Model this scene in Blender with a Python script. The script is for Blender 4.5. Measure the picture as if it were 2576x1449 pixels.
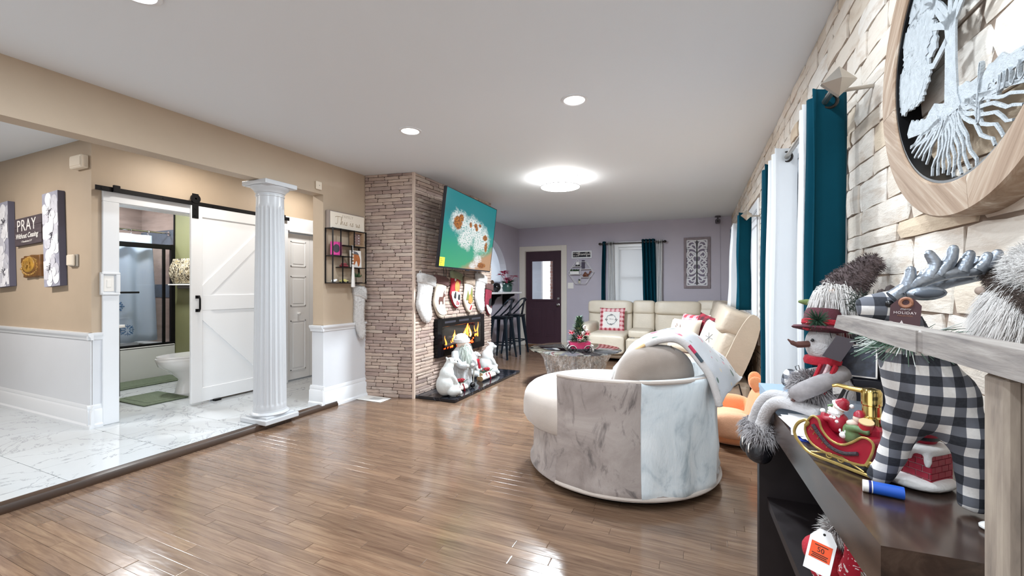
import bpy, bmesh, math, random
from mathutils import Matrix, Vector, Euler, noise

for _o in list(bpy.data.objects):
    bpy.data.objects.remove(_o, do_unlink=True)
SC = bpy.context.scene
COL = SC.collection
R = math.radians
PI = math.pi
rnd = random.Random(7)

# ------------------------------------------------------------------ camera, sky, exposure
CEIL = 2.475
camd = bpy.data.cameras.new('camera')
camd.sensor_width = 36.0
camd.lens = 36.0 * 1073.0 / 2576.0
camd.clip_start = 0.02
cam = bpy.data.objects.new('camera', camd)
cam.location = (0, 0, 1.21)
cam.rotation_euler = (R(90), 0, R(23.744))
COL.objects.link(cam)
SC.camera = cam
SC.view_settings.view_transform = 'Standard'
SC.view_settings.look = 'None'
SC.view_settings.gamma = 1.0
SC.view_settings.use_curve_mapping = False
SC.view_settings.exposure = 0.56
SC.cycles.use_denoising = True
SC.cycles.max_bounces = 10
SC.cycles.diffuse_bounces = 5
SC.cycles.sample_clamp_indirect = 6.0
SC.cycles.caustics_reflective = False
SC.cycles.caustics_refractive = False

world = bpy.data.worlds.new('overcast_sky')
SC.world = world
world.use_nodes = True
world.node_tree.nodes['Background'].inputs[0].default_value = (0.93, 0.965, 1.0, 1)
world.node_tree.nodes['Background'].inputs[1].default_value = 1.15

def lamp(name, loc, power, size, color=(0.84, 0.93, 1.0), spread=180, shape='DISK', rot=(0, 0, 0), sy=None):
    d = bpy.data.lights.new(name, 'AREA')
    d.shape = shape
    d.size = size
    if sy: d.size_y = sy
    d.energy = power
    d.color = color
    d.spread = R(spread)
    o = bpy.data.objects.new(name, d)
    o.location = loc
    o.rotation_euler = rot
    o.visible_camera = False
    COL.objects.link(o)
    return o

DOWNLIGHTS = [(-0.77, 2.79), (-2.13, 2.81), (-2.2, 1.02), (-0.22, 0.72), (-0.2, 1.45), (-0.77, -0.9), (-2.13, -0.9)]  # the unseen pair closest to the stone wall is added to brighten it
for (_x, _y), _w in zip(DOWNLIGHTS, (19, 12, 19, 13, 8, 19, 19)):
    lamp('downlight_lamp', (_x, _y, CEIL - 0.012), _w, 0.13)
lamp('drum_lamp', (-1.47, 4.72, CEIL - 0.135), 110, 0.42)
lamp('hall_lamp', (-4.15, 2.5, CEIL - 0.02), 7.5, 0.16, color=(1, 0.93, 0.84))
lamp('closet_lamp', (-4.2, 3.75, CEIL - 0.02), 8, 0.16, color=(1, 0.95, 0.88))
lamp('hall_lamp_2', (-5.4, 0.6, CEIL - 0.02), 34, 0.16, color=(1, 0.95, 0.9))
lamp('bath_lamp', (-5.9, 2.7, CEIL - 0.03), 26, 0.25, color=(0.95, 0.98, 1.0))
lamp('tub_fill_lamp', (-6.95, 2.7, CEIL - 0.03), 16, 0.2, color=(0.86, 0.93, 1.0))  # unseen lamp, added to brighten the tub and its curtain
lamp('kitchen_lamp', (-5.0, 7.2, CEIL - 0.03), 34, 0.25)

# ------------------------------------------------------------------ materials
def lin(h):
    h = h.lstrip('#')
    out = []
    for i in (0, 2, 4):
        v = int(h[i:i + 2], 16) / 255.0
        out.append(v / 12.92 if v <= 0.04045 else ((v + 0.055) / 1.055) ** 2.4)
    return tuple(out) + (1.0,)

class NT:
    def __init__(s, m):
        m.use_nodes = True
        s.t = m.node_tree
        s.n = s.t.nodes
        s.bsdf = s.n['Principled BSDF']
    def new(s, k, **kw):
        n = s.n.new(k)
        for a, b in kw.items(): setattr(n, a, b)
        return n
    def link(s, a, b): s.t.links.new(a, b)
    def math(s, op, a, b=None, c=None):
        n = s.n.new('ShaderNodeMath'); n.operation = op
        for i, v in enumerate((a, b, c)):
            if v is None: continue
            if isinstance(v, (int, float)): n.inputs[i].default_value = v
            else: s.link(v, n.inputs[i])
        return n.outputs[0]
    def mix(s, fac, a, b, mode='MIX'):
        n = s.n.new('ShaderNodeMix'); n.data_type = 'RGBA'; n.blend_type = mode
        for i, v in ((0, fac), (6, a), (7, b)):
            if isinstance(v, (int, float)): n.inputs[i].default_value = v
            elif isinstance(v, tuple): n.inputs[i].default_value = v
            else: s.link(v, n.inputs[i])
        return n.outputs[2]
    def ramp(s, fac, stops, interp='LINEAR'):
        n = s.n.new('ShaderNodeValToRGB'); n.color_ramp.interpolation = interp
        e = n.color_ramp.elements
        while len(e) < len(stops): e.new(0.5)
        for i, (p, c) in enumerate(stops):
            e[i].position = p
            e[i].color = c if len(c) == 4 else tuple(c) + (1,)
        s.link(fac, n.inputs[0])
        return n.outputs[0]
    def coord(s, kind='Object', scale=(1, 1, 1), rot=(0, 0, 0)):
        if kind == 'World':
            g = s.new('ShaderNodeNewGeometry').outputs['Position']
        else:
            g = s.new('ShaderNodeTexCoord').outputs[kind]
        mp = s.new('ShaderNodeMapping')
        mp.inputs['Scale'].default_value = scale
        mp.inputs['Rotation'].default_value = rot
        s.link(g, mp.inputs[0])
        return mp.outputs[0]
    def noise(s, vec, scale=5, detail=3, rough=0.55, dist=0.0):
        n = s.new('ShaderNodeTexNoise')
        n.inputs['Scale'].default_value = scale
        n.inputs['Detail'].default_value = detail
        n.inputs['Roughness'].default_value = rough
        n.inputs['Distortion'].default_value = dist
        s.link(vec, n.inputs['Vector'])
        return n.outputs['Fac']
    def bump(s, h, strength=0.3, dist=0.01):
        n = s.new('ShaderNodeBump')
        n.inputs['Strength'].default_value = strength
        n.inputs['Distance'].default_value = dist
        s.link(h, n.inputs['Height'])
        s.link(n.outputs[0], s.bsdf.inputs['Normal'])
    def sep(s, vec):
        n = s.new('ShaderNodeSeparateXYZ'); s.link(vec, n.inputs[0]); return n.outputs
    def set(s, **kw):
        for k, v in kw.items():
            s.bsdf.inputs[k.replace('_', ' ')].default_value = v

MATS = {}
def mat(name, col, rough=0.5, metal=0.0, var=0.0, scale=6.0, bump=0.0, bscale=60.0, bdist=0.004,
        spec=None, coat=0.0, sheen=0.0, emit=0.0, emit_col=None, coord='Object', stretch=(1, 1, 1), alpha=None, trans=0.0):
    if name in MATS: return MATS[name]
    m = bpy.data.materials.new(name)
    t = NT(m)
    c = lin(col) if isinstance(col, str) else col
    t.set(Base_Color=c, Roughness=rough, Metallic=metal)
    if spec is not None: t.bsdf.inputs['Specular IOR Level'].default_value = spec
    if coat: t.bsdf.inputs['Coat Weight'].default_value = coat; t.bsdf.inputs['Coat Roughness'].default_value = 0.08
    if sheen: t.bsdf.inputs['Sheen Weight'].default_value = sheen
    if trans: t.bsdf.inputs['Transmission Weight'].default_value = trans
    if alpha is not None: t.bsdf.inputs['Alpha'].default_value = alpha
    if emit:
        t.bsdf.inputs['Emission Color'].default_value = lin(emit_col) if emit_col else c
        t.bsdf.inputs['Emission Strength'].default_value = emit
    if var or bump:
        v = t.coord(coord, stretch)
        if var:
            n = t.noise(v, scale, 4)
            lo = tuple(x * (1 - var) for x in c[:3]) + (1,)
            hi = tuple(min(1, x * (1 + var)) for x in c[:3]) + (1,)
            t.link(t.ramp(n, [(0.28, lo), (0.72, hi)]), t.bsdf.inputs['Base Color'])
        if bump:
            t.bump(t.noise(v, bscale, 2), bump, bdist)
    MATS[name] = m
    return m

# ------------------------------------------------------------------ mesh helpers
WM = {}   # world matrix of every object placed so far

class B:
    def __init__(s): s.v = []; s.f = []; s.m = []
    def add(s, vs, fs, mi=0, M=None):
        k = len(s.v)
        if M is not None: vs = [M @ Vector(p) for p in vs]
        s.v.extend([tuple(p) for p in vs])
        s.f.extend([tuple(k + i for i in f) for f in fs])
        s.m.extend([mi] * len(fs))
        return s
    def box(s, c, d, M=None, mi=0, bev=0.0):
        hx, hy, hz = d[0] / 2, d[1] / 2, d[2] / 2
        T = Matrix.Translation(c)
        if M is not None: T = M @ T
        if bev <= 0:
            vs = [(x, y, z) for x in (-hx, hx) for y in (-hy, hy) for z in (-hz, hz)]
            fs = [(0, 1, 3, 2), (4, 6, 7, 5), (0, 4, 5, 1), (2, 3, 7, 6), (0, 2, 6, 4), (1, 5, 7, 3)]
            return s.add(vs, fs, mi, T)
        b = min(bev, hx * .98, hy * .98, hz * .98)
        vs = []; ix = {}
        for sx in (-1, 1):
            for sy in (-1, 1):
                for sz in (-1, 1):
                    ix[sx, sy, sz] = len(vs)
                    vs += [(sx * hx, sy * (hy - b), sz * (hz - b)), (sx * (hx - b), sy * hy, sz * (hz - b)), (sx * (hx - b), sy * (hy - b), sz * hz)]
        fs = []
        for a in range(3):
            for sg in (-1, 1):
                q = []
                for p, r in ((-1, -1), (-1, 1), (1, 1), (1, -1)):
                    k = [0, 0, 0]; k[a] = sg; k[(a + 1) % 3] = p; k[(a + 2) % 3] = r
                    q.append(ix[tuple(k)] + a)
                fs.append(tuple(q))
        for a in range(3):
            o1, o2 = (a + 1) % 3, (a + 2) % 3
            for p in (-1, 1):
                for r in (-1, 1):
                    k0 = [0, 0, 0]; k0[a] = -1; k0[o1] = p; k0[o2] = r
                    k1 = list(k0); k1[a] = 1
                    i0, i1 = ix[tuple(k0)], ix[tuple(k1)]
                    fs.append((i0 + o1, i1 + o1, i1 + o2, i0 + o2))
        for k, i in ix.items(): fs.append((i, i + 1, i + 2))
        return s.add(vs, fs, mi, T)
    def bb(s, lo, hi, M=None, mi=0, bev=0.0):
        return s.box([(a + b) / 2 for a, b in zip(lo, hi)], [abs(b - a) for a, b in zip(lo, hi)], M, mi, bev)
    def tube(s, path, r, n=8, closed=False, mi=0, M=None, flat=1.0, caps=True):
        P = [Vector(p) for p in path]
        k = len(P)
        rs = r if isinstance(r, (list, tuple)) else [r] * k
        vs = []; up = None
        for i in range(k):
            a = P[i - 1] if (i > 0 or closed) else P[i]
            c = P[(i + 1) % k] if (i < k - 1 or closed) else P[i]
            t = (c - a)
            if t.length < 1e-9: t = Vector((0, 0, 1))
            t.normalize()
            if up is None:
                up = Vector((0, 0, 1)) if abs(t.z) < 0.9 else Vector((1, 0, 0))
            x = up - t * up.dot(t)
            if x.length < 1e-6: x = t.orthogonal()
            x.normalize(); y = t.cross(x); up = x
            for j in range(n):
                an = 2 * PI * j / n
                vs.append(P[i] + x * (math.cos(an) * rs[i]) + y * (math.sin(an) * rs[i] * flat))
        fs = []
        for i in range(k if closed else k - 1):
            for j in range(n):
                a, b_ = i * n + j, i * n + (j + 1) % n
                c, d = ((i + 1) % k) * n + (j + 1) % n, ((i + 1) % k) * n + j
                fs.append((a, b_, c, d))
        if caps and not closed:
            fs.append(tuple(range(n))[::-1]); fs.append(tuple((k - 1) * n + j for j in range(n)))
        return s.add(vs, fs, mi, M)
    def cyl(s, p0, p1, r0, r1=None, n=16, mi=0, M=None):
        return s.tube([p0, p1], [r0, r0 if r1 is None else r1], n, False, mi, M)
    def lathe(s, prof, c=(0, 0, 0), n=24, mi=0, M=None, a0=0.0, a1=2 * PI, fn=None, caps=True):
        full = abs(a1 - a0 - 2 * PI) < 1e-6
        nn = n if full else n + 1
        vs = []
        for r, z in prof:
            for j in range(nn):
                a = a0 + (a1 - a0) * j / n
                q = fn(a, r, z) if fn else r
                vs.append((c[0] + q * math.cos(a), c[1] + q * math.sin(a), c[2] + z))
        fs = []
        for i in range(len(prof) - 1):
            for j in range(n):
                b_ = (j + 1) % nn
                fs.append((i * nn + j, i * nn + b_, (i + 1) * nn + b_, (i + 1) * nn + j))
        if full and caps:
            if prof[0][0] > 1e-6: fs.append(tuple(range(nn))[::-1])
            if prof[-1][0] > 1e-6: fs.append(tuple((len(prof) - 1) * nn + j for j in range(nn)))
        return s.add(vs, fs, mi, M)
    def sq(s, c, r, e1=1.0, e2=1.0, n=20, m=12, M=None, mi=0, fn=None):
        def pw(v, e): return math.copysign(abs(v) ** e, v)
        vs = []
        for i in range(m + 1):
            a = -PI / 2 + PI * i / m
            for j in range(n):
                b_ = 2 * PI * j / n
                p = Vector((r[0] * pw(math.cos(a), e1) * pw(math.cos(b_), e2), r[1] * pw(math.cos(a), e1) * pw(math.sin(b_), e2), r[2] * pw(math.sin(a), e1)))
                if fn: p = fn(p)
                vs.append((p[0] + c[0], p[1] + c[1], p[2] + c[2]) if M is None else M @ Vector((p[0] + c[0], p[1] + c[1], p[2] + c[2])))
        fs = [(i * n + j, i * n + (j + 1) % n, (i + 1) * n + (j + 1) % n, (i + 1) * n + j) for i in range(m) for j in range(n)]
        return s.add(vs, fs, mi)
    def sph(s, c, r, n=14, m=9, M=None, mi=0):
        rr = (r, r, r) if isinstance(r, (int, float)) else r
        return s.sq(c, rr, 1, 1, n, m, M, mi)
    def prism(s, poly, z0, z1, M=None, mi=0):
        k = len(poly)
        vs = [(p[0], p[1], z0) for p in poly] + [(p[0], p[1], z1) for p in poly]
        fs = [tuple(range(k))[::-1], tuple(range(k, 2 * k))] + [(i, (i + 1) % k, k + (i + 1) % k, k + i) for i in range(k)]
        return s.add(vs, fs, mi, M)
    def grid(s, fn, nu, nv, mi=0, M=None, closed=False):
        vs = [fn(i / nu, j / nv) for i in range(nu + (0 if closed else 1)) for j in range(nv + 1)]
        w = nv + 1
        K = nu if closed else nu + 1
        fs = [(i * w + j, ((i + 1) % K) * w + j, ((i + 1) % K) * w + j + 1, i * w + j + 1) for i in range(nu) for j in range(nv)]
        return s.add(vs, fs, mi, M)
    def build(s, name, mats, parent=None, smooth=35, solid=0.0, subdiv=0, recalc=True, **tags):
        me = bpy.data.meshes.new(name)
        PM = WM[parent].inverted() if parent is not None else None
        vs = [PM @ Vector(p) for p in s.v] if PM is not None else s.v
        me.from_pydata(vs, [], s.f)
        if not isinstance(mats, (list, tuple)): mats = [mats]
        for m in mats: me.materials.append(m)
        if len(mats) > 1: me.polygons.foreach_set('material_index', s.m)
        if recalc:
            bm = bmesh.new(); bm.from_mesh(me)
            bmesh.ops.recalc_face_normals(bm, faces=bm.faces)
            bm.to_mesh(me); bm.free()
        if smooth:
            me.polygons.foreach_set('use_smooth', [True] * len(me.polygons))
            me.set_sharp_from_angle(angle=R(smooth))
        me.update()
        o = bpy.data.objects.new(name, me)
        COL.objects.link(o)
        if parent is not None:
            o.parent = parent; WM[o] = WM[parent].copy()
        else: WM[o] = Matrix.Identity(4)
        if solid:
            md = o.modifiers.new('thickness', 'SOLIDIFY'); md.thickness = solid; md.offset = 0
        if subdiv:
            md = o.modifiers.new('smooth', 'SUBSURF'); md.levels = subdiv; md.render_levels = subdiv
        for k, v in tags.items(): o[k] = v
        return o

def thing(name, label, cat, loc=(0, 0, 0), rz=0.0, group=None):
    o = bpy.data.objects.new(name, None)
    o.empty_display_size = 0.05
    COL.objects.link(o)
    o.location = loc; o.rotation_euler = (0, 0, rz)
    WM[o] = Matrix.Translation(loc) @ Matrix.Rotation(rz, 4, 'Z')
    o['label'] = label; o['category'] = cat
    if group: o['group'] = group
    return o

def single(o, label, cat, group=None, kind=None):
    o['label'] = label; o['category'] = cat
    if group: o['group'] = group
    if kind: o['kind'] = kind
    return o

def frame(o, x, y):
    x = Vector(x).normalized(); y = Vector(y).normalized(); z = x.cross(y)
    M = Matrix.Identity(4)
    for i in range(3):
        M[i][0] = x[i]; M[i][1] = y[i]; M[i][2] = z[i]; M[i][3] = o[i]
    return M

def at(loc, rx=0, ry=0, rz=0, s=1.0):
    return Matrix.Translation(loc) @ Euler((R(rx), R(ry), R(rz))).to_matrix().to_4x4() @ Matrix.Scale(s, 4)

def text(body, m, M, size, parent, shear=0.0, extrude=0.0008, name='lettering', align='CENTER', space=1.0, offset=0.0):
    cu = bpy.data.curves.new(name, 'FONT')
    cu.body = body; cu.size = size; cu.align_x = align; cu.align_y = 'CENTER'
    cu.extrude = extrude; cu.shear = shear; cu.space_character = space; cu.offset = offset
    cu.resolution_u = 3
    cu.materials.append(m)
    tmp = bpy.data.objects.new('tmp_text', cu)
    me = bpy.data.meshes.new_from_object(tmp)
    bpy.data.objects.remove(tmp); 
    me.name = name
    if not me.materials: me.materials.append(m)
    o = bpy.data.objects.new(name, me)
    COL.objects.link(o)
    o.parent = parent
    o.matrix_local = WM[parent].inverted() @ M
    WM[o] = M.copy()
    return o

def piece(name, me, parent, M, scale=None):
    """one repeated piece sharing mesh data; M is its world matrix"""
    o = bpy.data.objects.new(name, me)
    COL.objects.link(o)
    o.parent = parent
    o.matrix_local = WM[parent].inverted() @ M
    WM[o] = M
    return o

def smoothpath(pts, k=6, closed=False):
    P = [Vector(p) for p in pts]; n = len(P); out = []
    rng = n if closed else n - 1
    for i in range(rng):
        p0 = P[(i - 1) % n] if (closed or i > 0) else P[0] * 2 - P[1]
        p1 = P[i]; p2 = P[(i + 1) % n]
        p3 = P[(i + 2) % n] if (closed or i + 2 < n) else P[-1] * 2 - P[-2]
        for j in range(k):
            t = j / k
            out.append(0.5 * ((2 * p1) + (p2 - p0) * t + (2 * p0 - 5 * p1 + 4 * p2 - p3) * t * t + (3 * p1 - p0 - 3 * p2 + p3) * t ** 3))
    if not closed: out.append(P[-1])
    return out

def fur(b, base, n, length, width=0.004, droop=0.3, mi=0, seed=1, comb=None, jitter=0.5):
    """thin tapered strands growing from the triangles of B `base`"""
    r = random.Random(seed)
    areas = []; tris = []
    for f in base.f:
        for k in range(1, len(f) - 1):
            a, c, d = (Vector(base.v[f[0]]), Vector(base.v[f[k]]), Vector(base.v[f[k + 1]]))
            nn = (c - a).cross(d - a)
            tris.append((a, c, d, nn)); areas.append(nn.length)
    ctr = sum((Vector(v) for v in base.v), Vector()) / len(base.v)
    pick = r.choices(range(len(tris)), areas, k=n)
    for i in pick:
        a, c, d, nn = tris[i]
        u, v = r.random(), r.random()
        if u + v > 1: u, v = 1 - u, 1 - v
        p = a + (c - a) * u + (d - a) * v
        nrm = nn.normalized()
        if nrm.dot(p - ctr) < 0: nrm = -nrm
        dr = nrm + Vector((r.uniform(-1, 1), r.uniform(-1, 1), r.uniform(-1, 1))) * jitter
        if comb is not None: dr += Vector(comb)
        dr.normalize()
        L = length * r.uniform(0.6, 1.2)
        side = dr.orthogonal().normalized() * width
        mid = p + dr * L * 0.55
        tip = p + dr * L + Vector((0, 0, -droop * L))
        b.add([p - side, p + side, mid + side * 0.7, mid - side * 0.7, tip], [(0, 1, 2, 3), (3, 2, 4)], mi)
    return b
# ------------------------------------------------------------------ the setting
W_WHITE = mat('white_gloss_paint', '#d3d6db', 0.32, var=0.02, scale=3)
W_TRIM = mat('white_trim_paint', '#dfe2e6', 0.28)
W_CEIL = mat('ceiling_paint', '#dfe5eb', 0.75, bump=0.05, bscale=180, coord='World')
W_TAN = mat('tan_wall_paint', '#b5a38e', 0.55, var=0.035, scale=4, bump=0.06, bscale=220, coord='World')
W_TAN2 = mat('tan_beam_paint', '#b5a38e', 0.55, var=0.03, scale=4, bump=0.06, bscale=220, coord='World')
W_MAUVE = mat('mauve_wall_paint', '#b4afbc', 0.55, var=0.03, scale=3, bump=0.06, bscale=220, coord='World')
W_GREEN = mat('olive_wall_paint', '#7c7d58', 0.55, var=0.05, scale=2, coord='World')
W_GREY = mat('pale_grey_paint', '#c9c9cf', 0.5)
BLACK = mat('matte_black_metal', '#17171a', 0.4, metal=0.6)
DARKGAP = mat('dark_joint', '#33261f', 0.9)

def setwall(name, M, u0, u1, z0, z1, thick, m, openings=(), parent=None):
    """M: frame with x along the wall (viewer's right), y up, z out of the wall; body lies behind z=0"""
    us = sorted({u0, u1, *[o[0] for o in openings], *[o[1] for o in openings]})
    zs = sorted({z0, z1, *[o[2] for o in openings], *[o[3] for o in openings]})
    us = [u for u in us if u0 <= u <= u1]; zs = [z for z in zs if z0 <= z <= z1]
    b = B()
    for i in range(len(us) - 1):
        for j in range(len(zs) - 1):
            cu, cz = (us[i] + us[i + 1]) / 2, (zs[j] + zs[j + 1]) / 2
            if any(o[0] < cu < o[1] and o[2] < cz < o[3] for o in openings): continue
            b.bb((us[i], zs[j], -thick), (us[i + 1], zs[j + 1], 0), M)
    return b.build(name, m, parent, smooth=0, recalc=False, kind='structure')

def struct(name, b, m, parent=None, **k):
    return b.build(name, m, parent, kind='structure', **k)

FX = lambda x, y=0, z=0: frame((x, 0, 0), (0, 1, 0), (0, 0, 1))        # wall facing +X; local x = world Y
FY = lambda y: frame((0, y, 0), (1, 0, 0), (0, 0, 1))                  # wall facing -Y; local x = world X
FXN = lambda x: frame((x, 0, 0), (0, -1, 0), (0, 0, 1))                # wall facing -X; local x = -world Y

# ---- floor of oak strips
def wood_mat(name, island):
    m = bpy.data.materials.new(name); t = NT(m)
    rn = t.new('ShaderNodeNewGeometry').outputs['Random Per Island'] if island else t.new('ShaderNodeObjectInfo').outputs['Random']
    v = t.coord('World', (1.6, 22, 1))
    cb = t.new('ShaderNodeCombineXYZ'); t.link(t.math('MULTIPLY', rn, 40.0), cb.inputs[0]); t.link(t.math('MULTIPLY', rn, 17.0), cb.inputs[1])
    ad = t.new('ShaderNodeVectorMath'); ad.operation = 'ADD'; t.link(v, ad.inputs[0]); t.link(cb.outputs[0], ad.inputs[1])
    g = t.noise(ad.outputs[0], 2.2, 6, 0.62, 0.5)
    g2 = t.noise(ad.outputs[0], 9, 3, 0.6)
    c = t.ramp(g, [(0.3, lin('#614b3c')), (0.5, lin('#7b6351')), (0.72, lin('#907862'))])
    c = t.mix(t.math('MULTIPLY', g2, 0.35), c, lin('#634b3b'))
    tint = t.ramp(rn, [(0, (0.8, 0.78, 0.77)), (0.45, (0.97, 0.96, 0.96)), (0.8, (1.05, 1.04, 1.02)), (1, (1.2, 1.17, 1.13))])
    c = t.mix(1.0, c, tint, 'MULTIPLY')
    t.link(c, t.bsdf.inputs['Base Color'])
    wv = t.coord('World', (1, 1, 1))
    rr = t.noise(wv, 1.3, 3)
    t.link(t.math('ADD', t.math('MULTIPLY', rr, 0.16), 0.1), t.bsdf.inputs['Roughness'])
    t.bump(t.noise(t.coord('World', (3, 9, 1)), 2.2, 2), 0.10, 0.012)
    t.bsdf.inputs['Specular IOR Level'].default_value = 0.62
    t.bsdf.inputs['Coat Weight'].default_value = 0.35
    t.bsdf.inputs['Coat Roughness'].default_value = 0.12
    return m
WOOD_P = wood_mat('oak_strip', False)
WOOD_S = wood_mat('oak_strip_far', True)
b = B(); b.bb((-3.46, -1.6, -0.08), (0.62, 8.55, -0.009))
floor = struct('floor', b, DARKGAP, smooth=0)
def plank_mesh():
    q = B(); q.box((0, 0, -0.5), (1, 1, 1))
    me = bpy.data.meshes.new('plank')
    # top face slightly smaller than the body: a bevelled joint
    t = 0.0012
    vs = [(-.5, -.5, -1), (.5, -.5, -1), (.5, .5, -1), (-.5, .5, -1), (-.5, -.5, -.05), (.5, -.5, -.05), (.5, .5, -.05), (-.5, .5, -.05),
          (-.496, -.485, 0), (.496, -.485, 0), (.496, .485, 0), (-.496, .485, 0)]
    fs = [(4, 5, 9, 8), (5, 6, 10, 9), (6, 7, 11, 10), (7, 4, 8, 11), (8, 9, 10, 11), (0, 1, 5, 4), (1, 2, 6, 5), (2, 3, 7, 6), (3, 0, 4, 7)]
    me.from_pydata(vs, [], fs); me.materials.append(WOOD_P)
    return me, vs, fs
PM_, PV, PF = plank_mesh()
CA, SA = math.cos(R(23.744)), math.sin(R(23.744))
def project(x, y, z):
    fw = -SA * x + CA * y
    if fw < 0.05: return None
    return 1288 + 1073 * (CA * x + SA * y) / fw, 724.5 - 1073 * (z - 1.21) / fw, fw
planks = []
pr = random.Random(3)
y = -1.6; wdt = 0.058
while y < 8.4:
    x = -3.445 - pr.random() * 0.8
    while x < 0.56:
        L = pr.choice((0.35, 0.5, 0.6, 0.75, 0.9, 1.1)) * pr.uniform(0.85, 1.15)
        a, c = max(x, -3.445), min(x + L, 0.565)
        if c - a > 0.05: planks.append(((a + c) / 2, y + wdt / 2, c - a))
        x += L
    y += wdt
def seen(p):
    q = project(p[0], p[1], 0)
    if q is None or not (-260 < q[0] < 1960 and q[1] < 1500): return 99 + abs(p[1])
    # under the swivel chair or the sofa nothing shows
    if (p[0] + 0.5) ** 2 + (p[1] - 2.97) ** 2 < 0.3: return 60 + p[1]
    return q[2]
planks.sort(key=seen)
rest = B()
for i, (px_, py_, L) in enumerate(planks):
    M = Matrix.Translation((px_, py_, pr.uniform(-0.0002, 0.0001))) @ Matrix.Diagonal((L - 0.0012, wdt - 0.0008, 0.009, 1))
    if i < 300: piece('plank', PM_, floor, M)
    else: rest.add(PV, PF, 0, M)
rest.build('plank_field', WOOD_S, floor, smooth=0, recalc=False, kind='stuff')

# ---- marble tile floor, one step up
def marble_mat(name, base, vein, rough=0.07, obj=True):
    m = bpy.data.materials.new(name); t = NT(m)
    v = t.coord('World')
    rn = t.new('ShaderNodeObjectInfo').outputs['Random']
    cb = t.new('ShaderNodeCombineXYZ'); t.link(t.math('MULTIPLY', rn, 30.0), cb.inputs[0]); t.link(t.math('MULTIPLY', rn, 11.0), cb.inputs[2])
    ad = t.new('ShaderNodeVectorMath'); ad.operation = 'ADD'; t.link(v, ad.inputs[0]); t.link(cb.outputs[0], ad.inputs[1])
    n1 = t.noise(ad.outputs[0], 1.7, 6, 0.6, 1.4)
    ve = t.math('ABSOLUTE', t.math('SUBTRACT', n1, 0.5))
    c = t.ramp(ve, [(0.0, lin(vein)), (0.012, lin(base)), (1.0, lin(base))])
    n2 = t.noise(ad.outputs[0], 1.1, 4)
    c = t.mix(t.ramp(n2, [(0.45, (0, 0, 0)), (0.8, (0.3, 0.3, 0.3))]), c, lin(vein))
    t.link(c, t.bsdf.inputs['Base Color'])
    t.set(Roughness=rough)
    return m
TILE = marble_mat('white_marble_tile', '#c3c7ca', '#9a9ea1')
GROUT = mat('grey_grout', '#8d8d8b', 0.9)
b = B(); b.bb((-9.2, -1.6, -0.08), (-3.452, 4.75, 0.0345))
tf = struct('floor_tile', b, GROUT, smooth=0)
bt = B(); bt.box((0, 0, -0.5), (1, 1, 1), bev=0.02)
tme = bpy.data.meshes.new('tile'); tme.from_pydata(bt.v, [], bt.f); tme.materials.append(TILE)
row = 0
yy = 1.285 - 0.56 * 5
while yy < 4.7:
    off = 0.0 if row % 2 else 0.28
    xx = -3.332 - off + 0.56
    while xx > -9.0:
        a, c = max(xx - 0.56, -9.0), min(xx, -3.4525)
        if c - a > 0.03:
            piece('tile', tme, tf, Matrix.Translation(((a + c) / 2, yy + 0.28, 0.04)) @ Matrix.Diagonal((c - a - 0.003, 0.557, 0.006, 1)))
        xx -= 0.56
    yy += 0.56; row += 1
STRIP = mat('dark_walnut_trim', '#3a281c', 0.35, var=0.35, scale=14, stretch=(1, 0.2, 1), coord='World')
b = B()
b.prism([(0, 0), (0.045, 0), (0.045, 0.018), (0.03, 0.044), (0.0, 0.05), (-0.02, 0.05), (-0.02, 0.04), (0, 0.04)], -1.6, 3.30, frame((-3.452, 0, 0), (1, 0, 0), (0, 0, 1)) @ Matrix.Scale(-1, 4, (0, 0, 1)))
struct('trim_1', b, STRIP)
b = B(); b.bb((-3.53, 3.19, 0.04), (-3.43, 3.235, 0.06), bev=0.006); struct('trim_2', b, STRIP)

# ---- ceiling, beam
b = B(); b.bb((-9.2, -1.6, CEIL), (0.75, 9.3, CEIL + 0.12)); struct('ceiling', b, W_CEIL, smooth=0)
b = B(); b.bb((-3.59, -1.6, 2.145), (-3.45, 3.148, CEIL + 0.01)); struct('trim_3', b, W_TAN2, smooth=0)

# ---- wall_left: short pier between the opening and the chimney breast
setwall('wall_left', FX(-3.45), 3.148, 3.85, 0.0, CEIL, 0.14, W_TAN)

def rail_profile(M, u0, u1, z, d=0.035, h=0.06):
    b_ = B()
    pts = [(0, 0), (d * .45, 0), (d * .55, h * .35), (d * .8, h * .5), (d, h * .7), (d, h), (0, h)]
    b_.prism(pts, u0, u1, M @ frame((0, z, 0), (0, 0, 1), (0, 1, 0)) @ Matrix.Scale(-1, 4, (0, 0, 1)))
    return b_
def base_profile(M, u0, u1, z, h=0.17, d=0.022):
    b_ = B()
    pts = [(0, 0), (d * 1.5, 0), (d * 1.5, 0.022), (d, 0.035), (d, h * .72), (d * .6, h * .8), (d * .7, h * .88), (d * .3, h), (0, h)]
    b_.prism(pts, u0, u1, M @ frame((0, z, 0), (0, 0, 1), (0, 1, 0)) @ Matrix.Scale(-1, 4, (0, 0, 1)))
    return b_

# wainscot on the pier
M = FX(-3.45)
b = B(); b.bb((3.148 - 0.008, 0.0, -0.145), (3.8, 0.80, 0.008), M); struct('trim_4', b, W_WHITE, smooth=0)
struct('trim_5', rail_profile(M, 3.12, 3.76, 0.775), W_TRIM)
b = rail_profile(FY(3.14), -3.60, -3.425, 0.775); struct('trim_6', b, W_TRIM)
struct('baseboard_left', base_profile(M, 3.12, 3.76, 0.0, 0.21, 0.026), W_TRIM)
struct('baseboard_pier', base_profile(FY(3.14), -3.61, -3.42, 0.04, 0.19, 0.024), W_TRIM)

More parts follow.
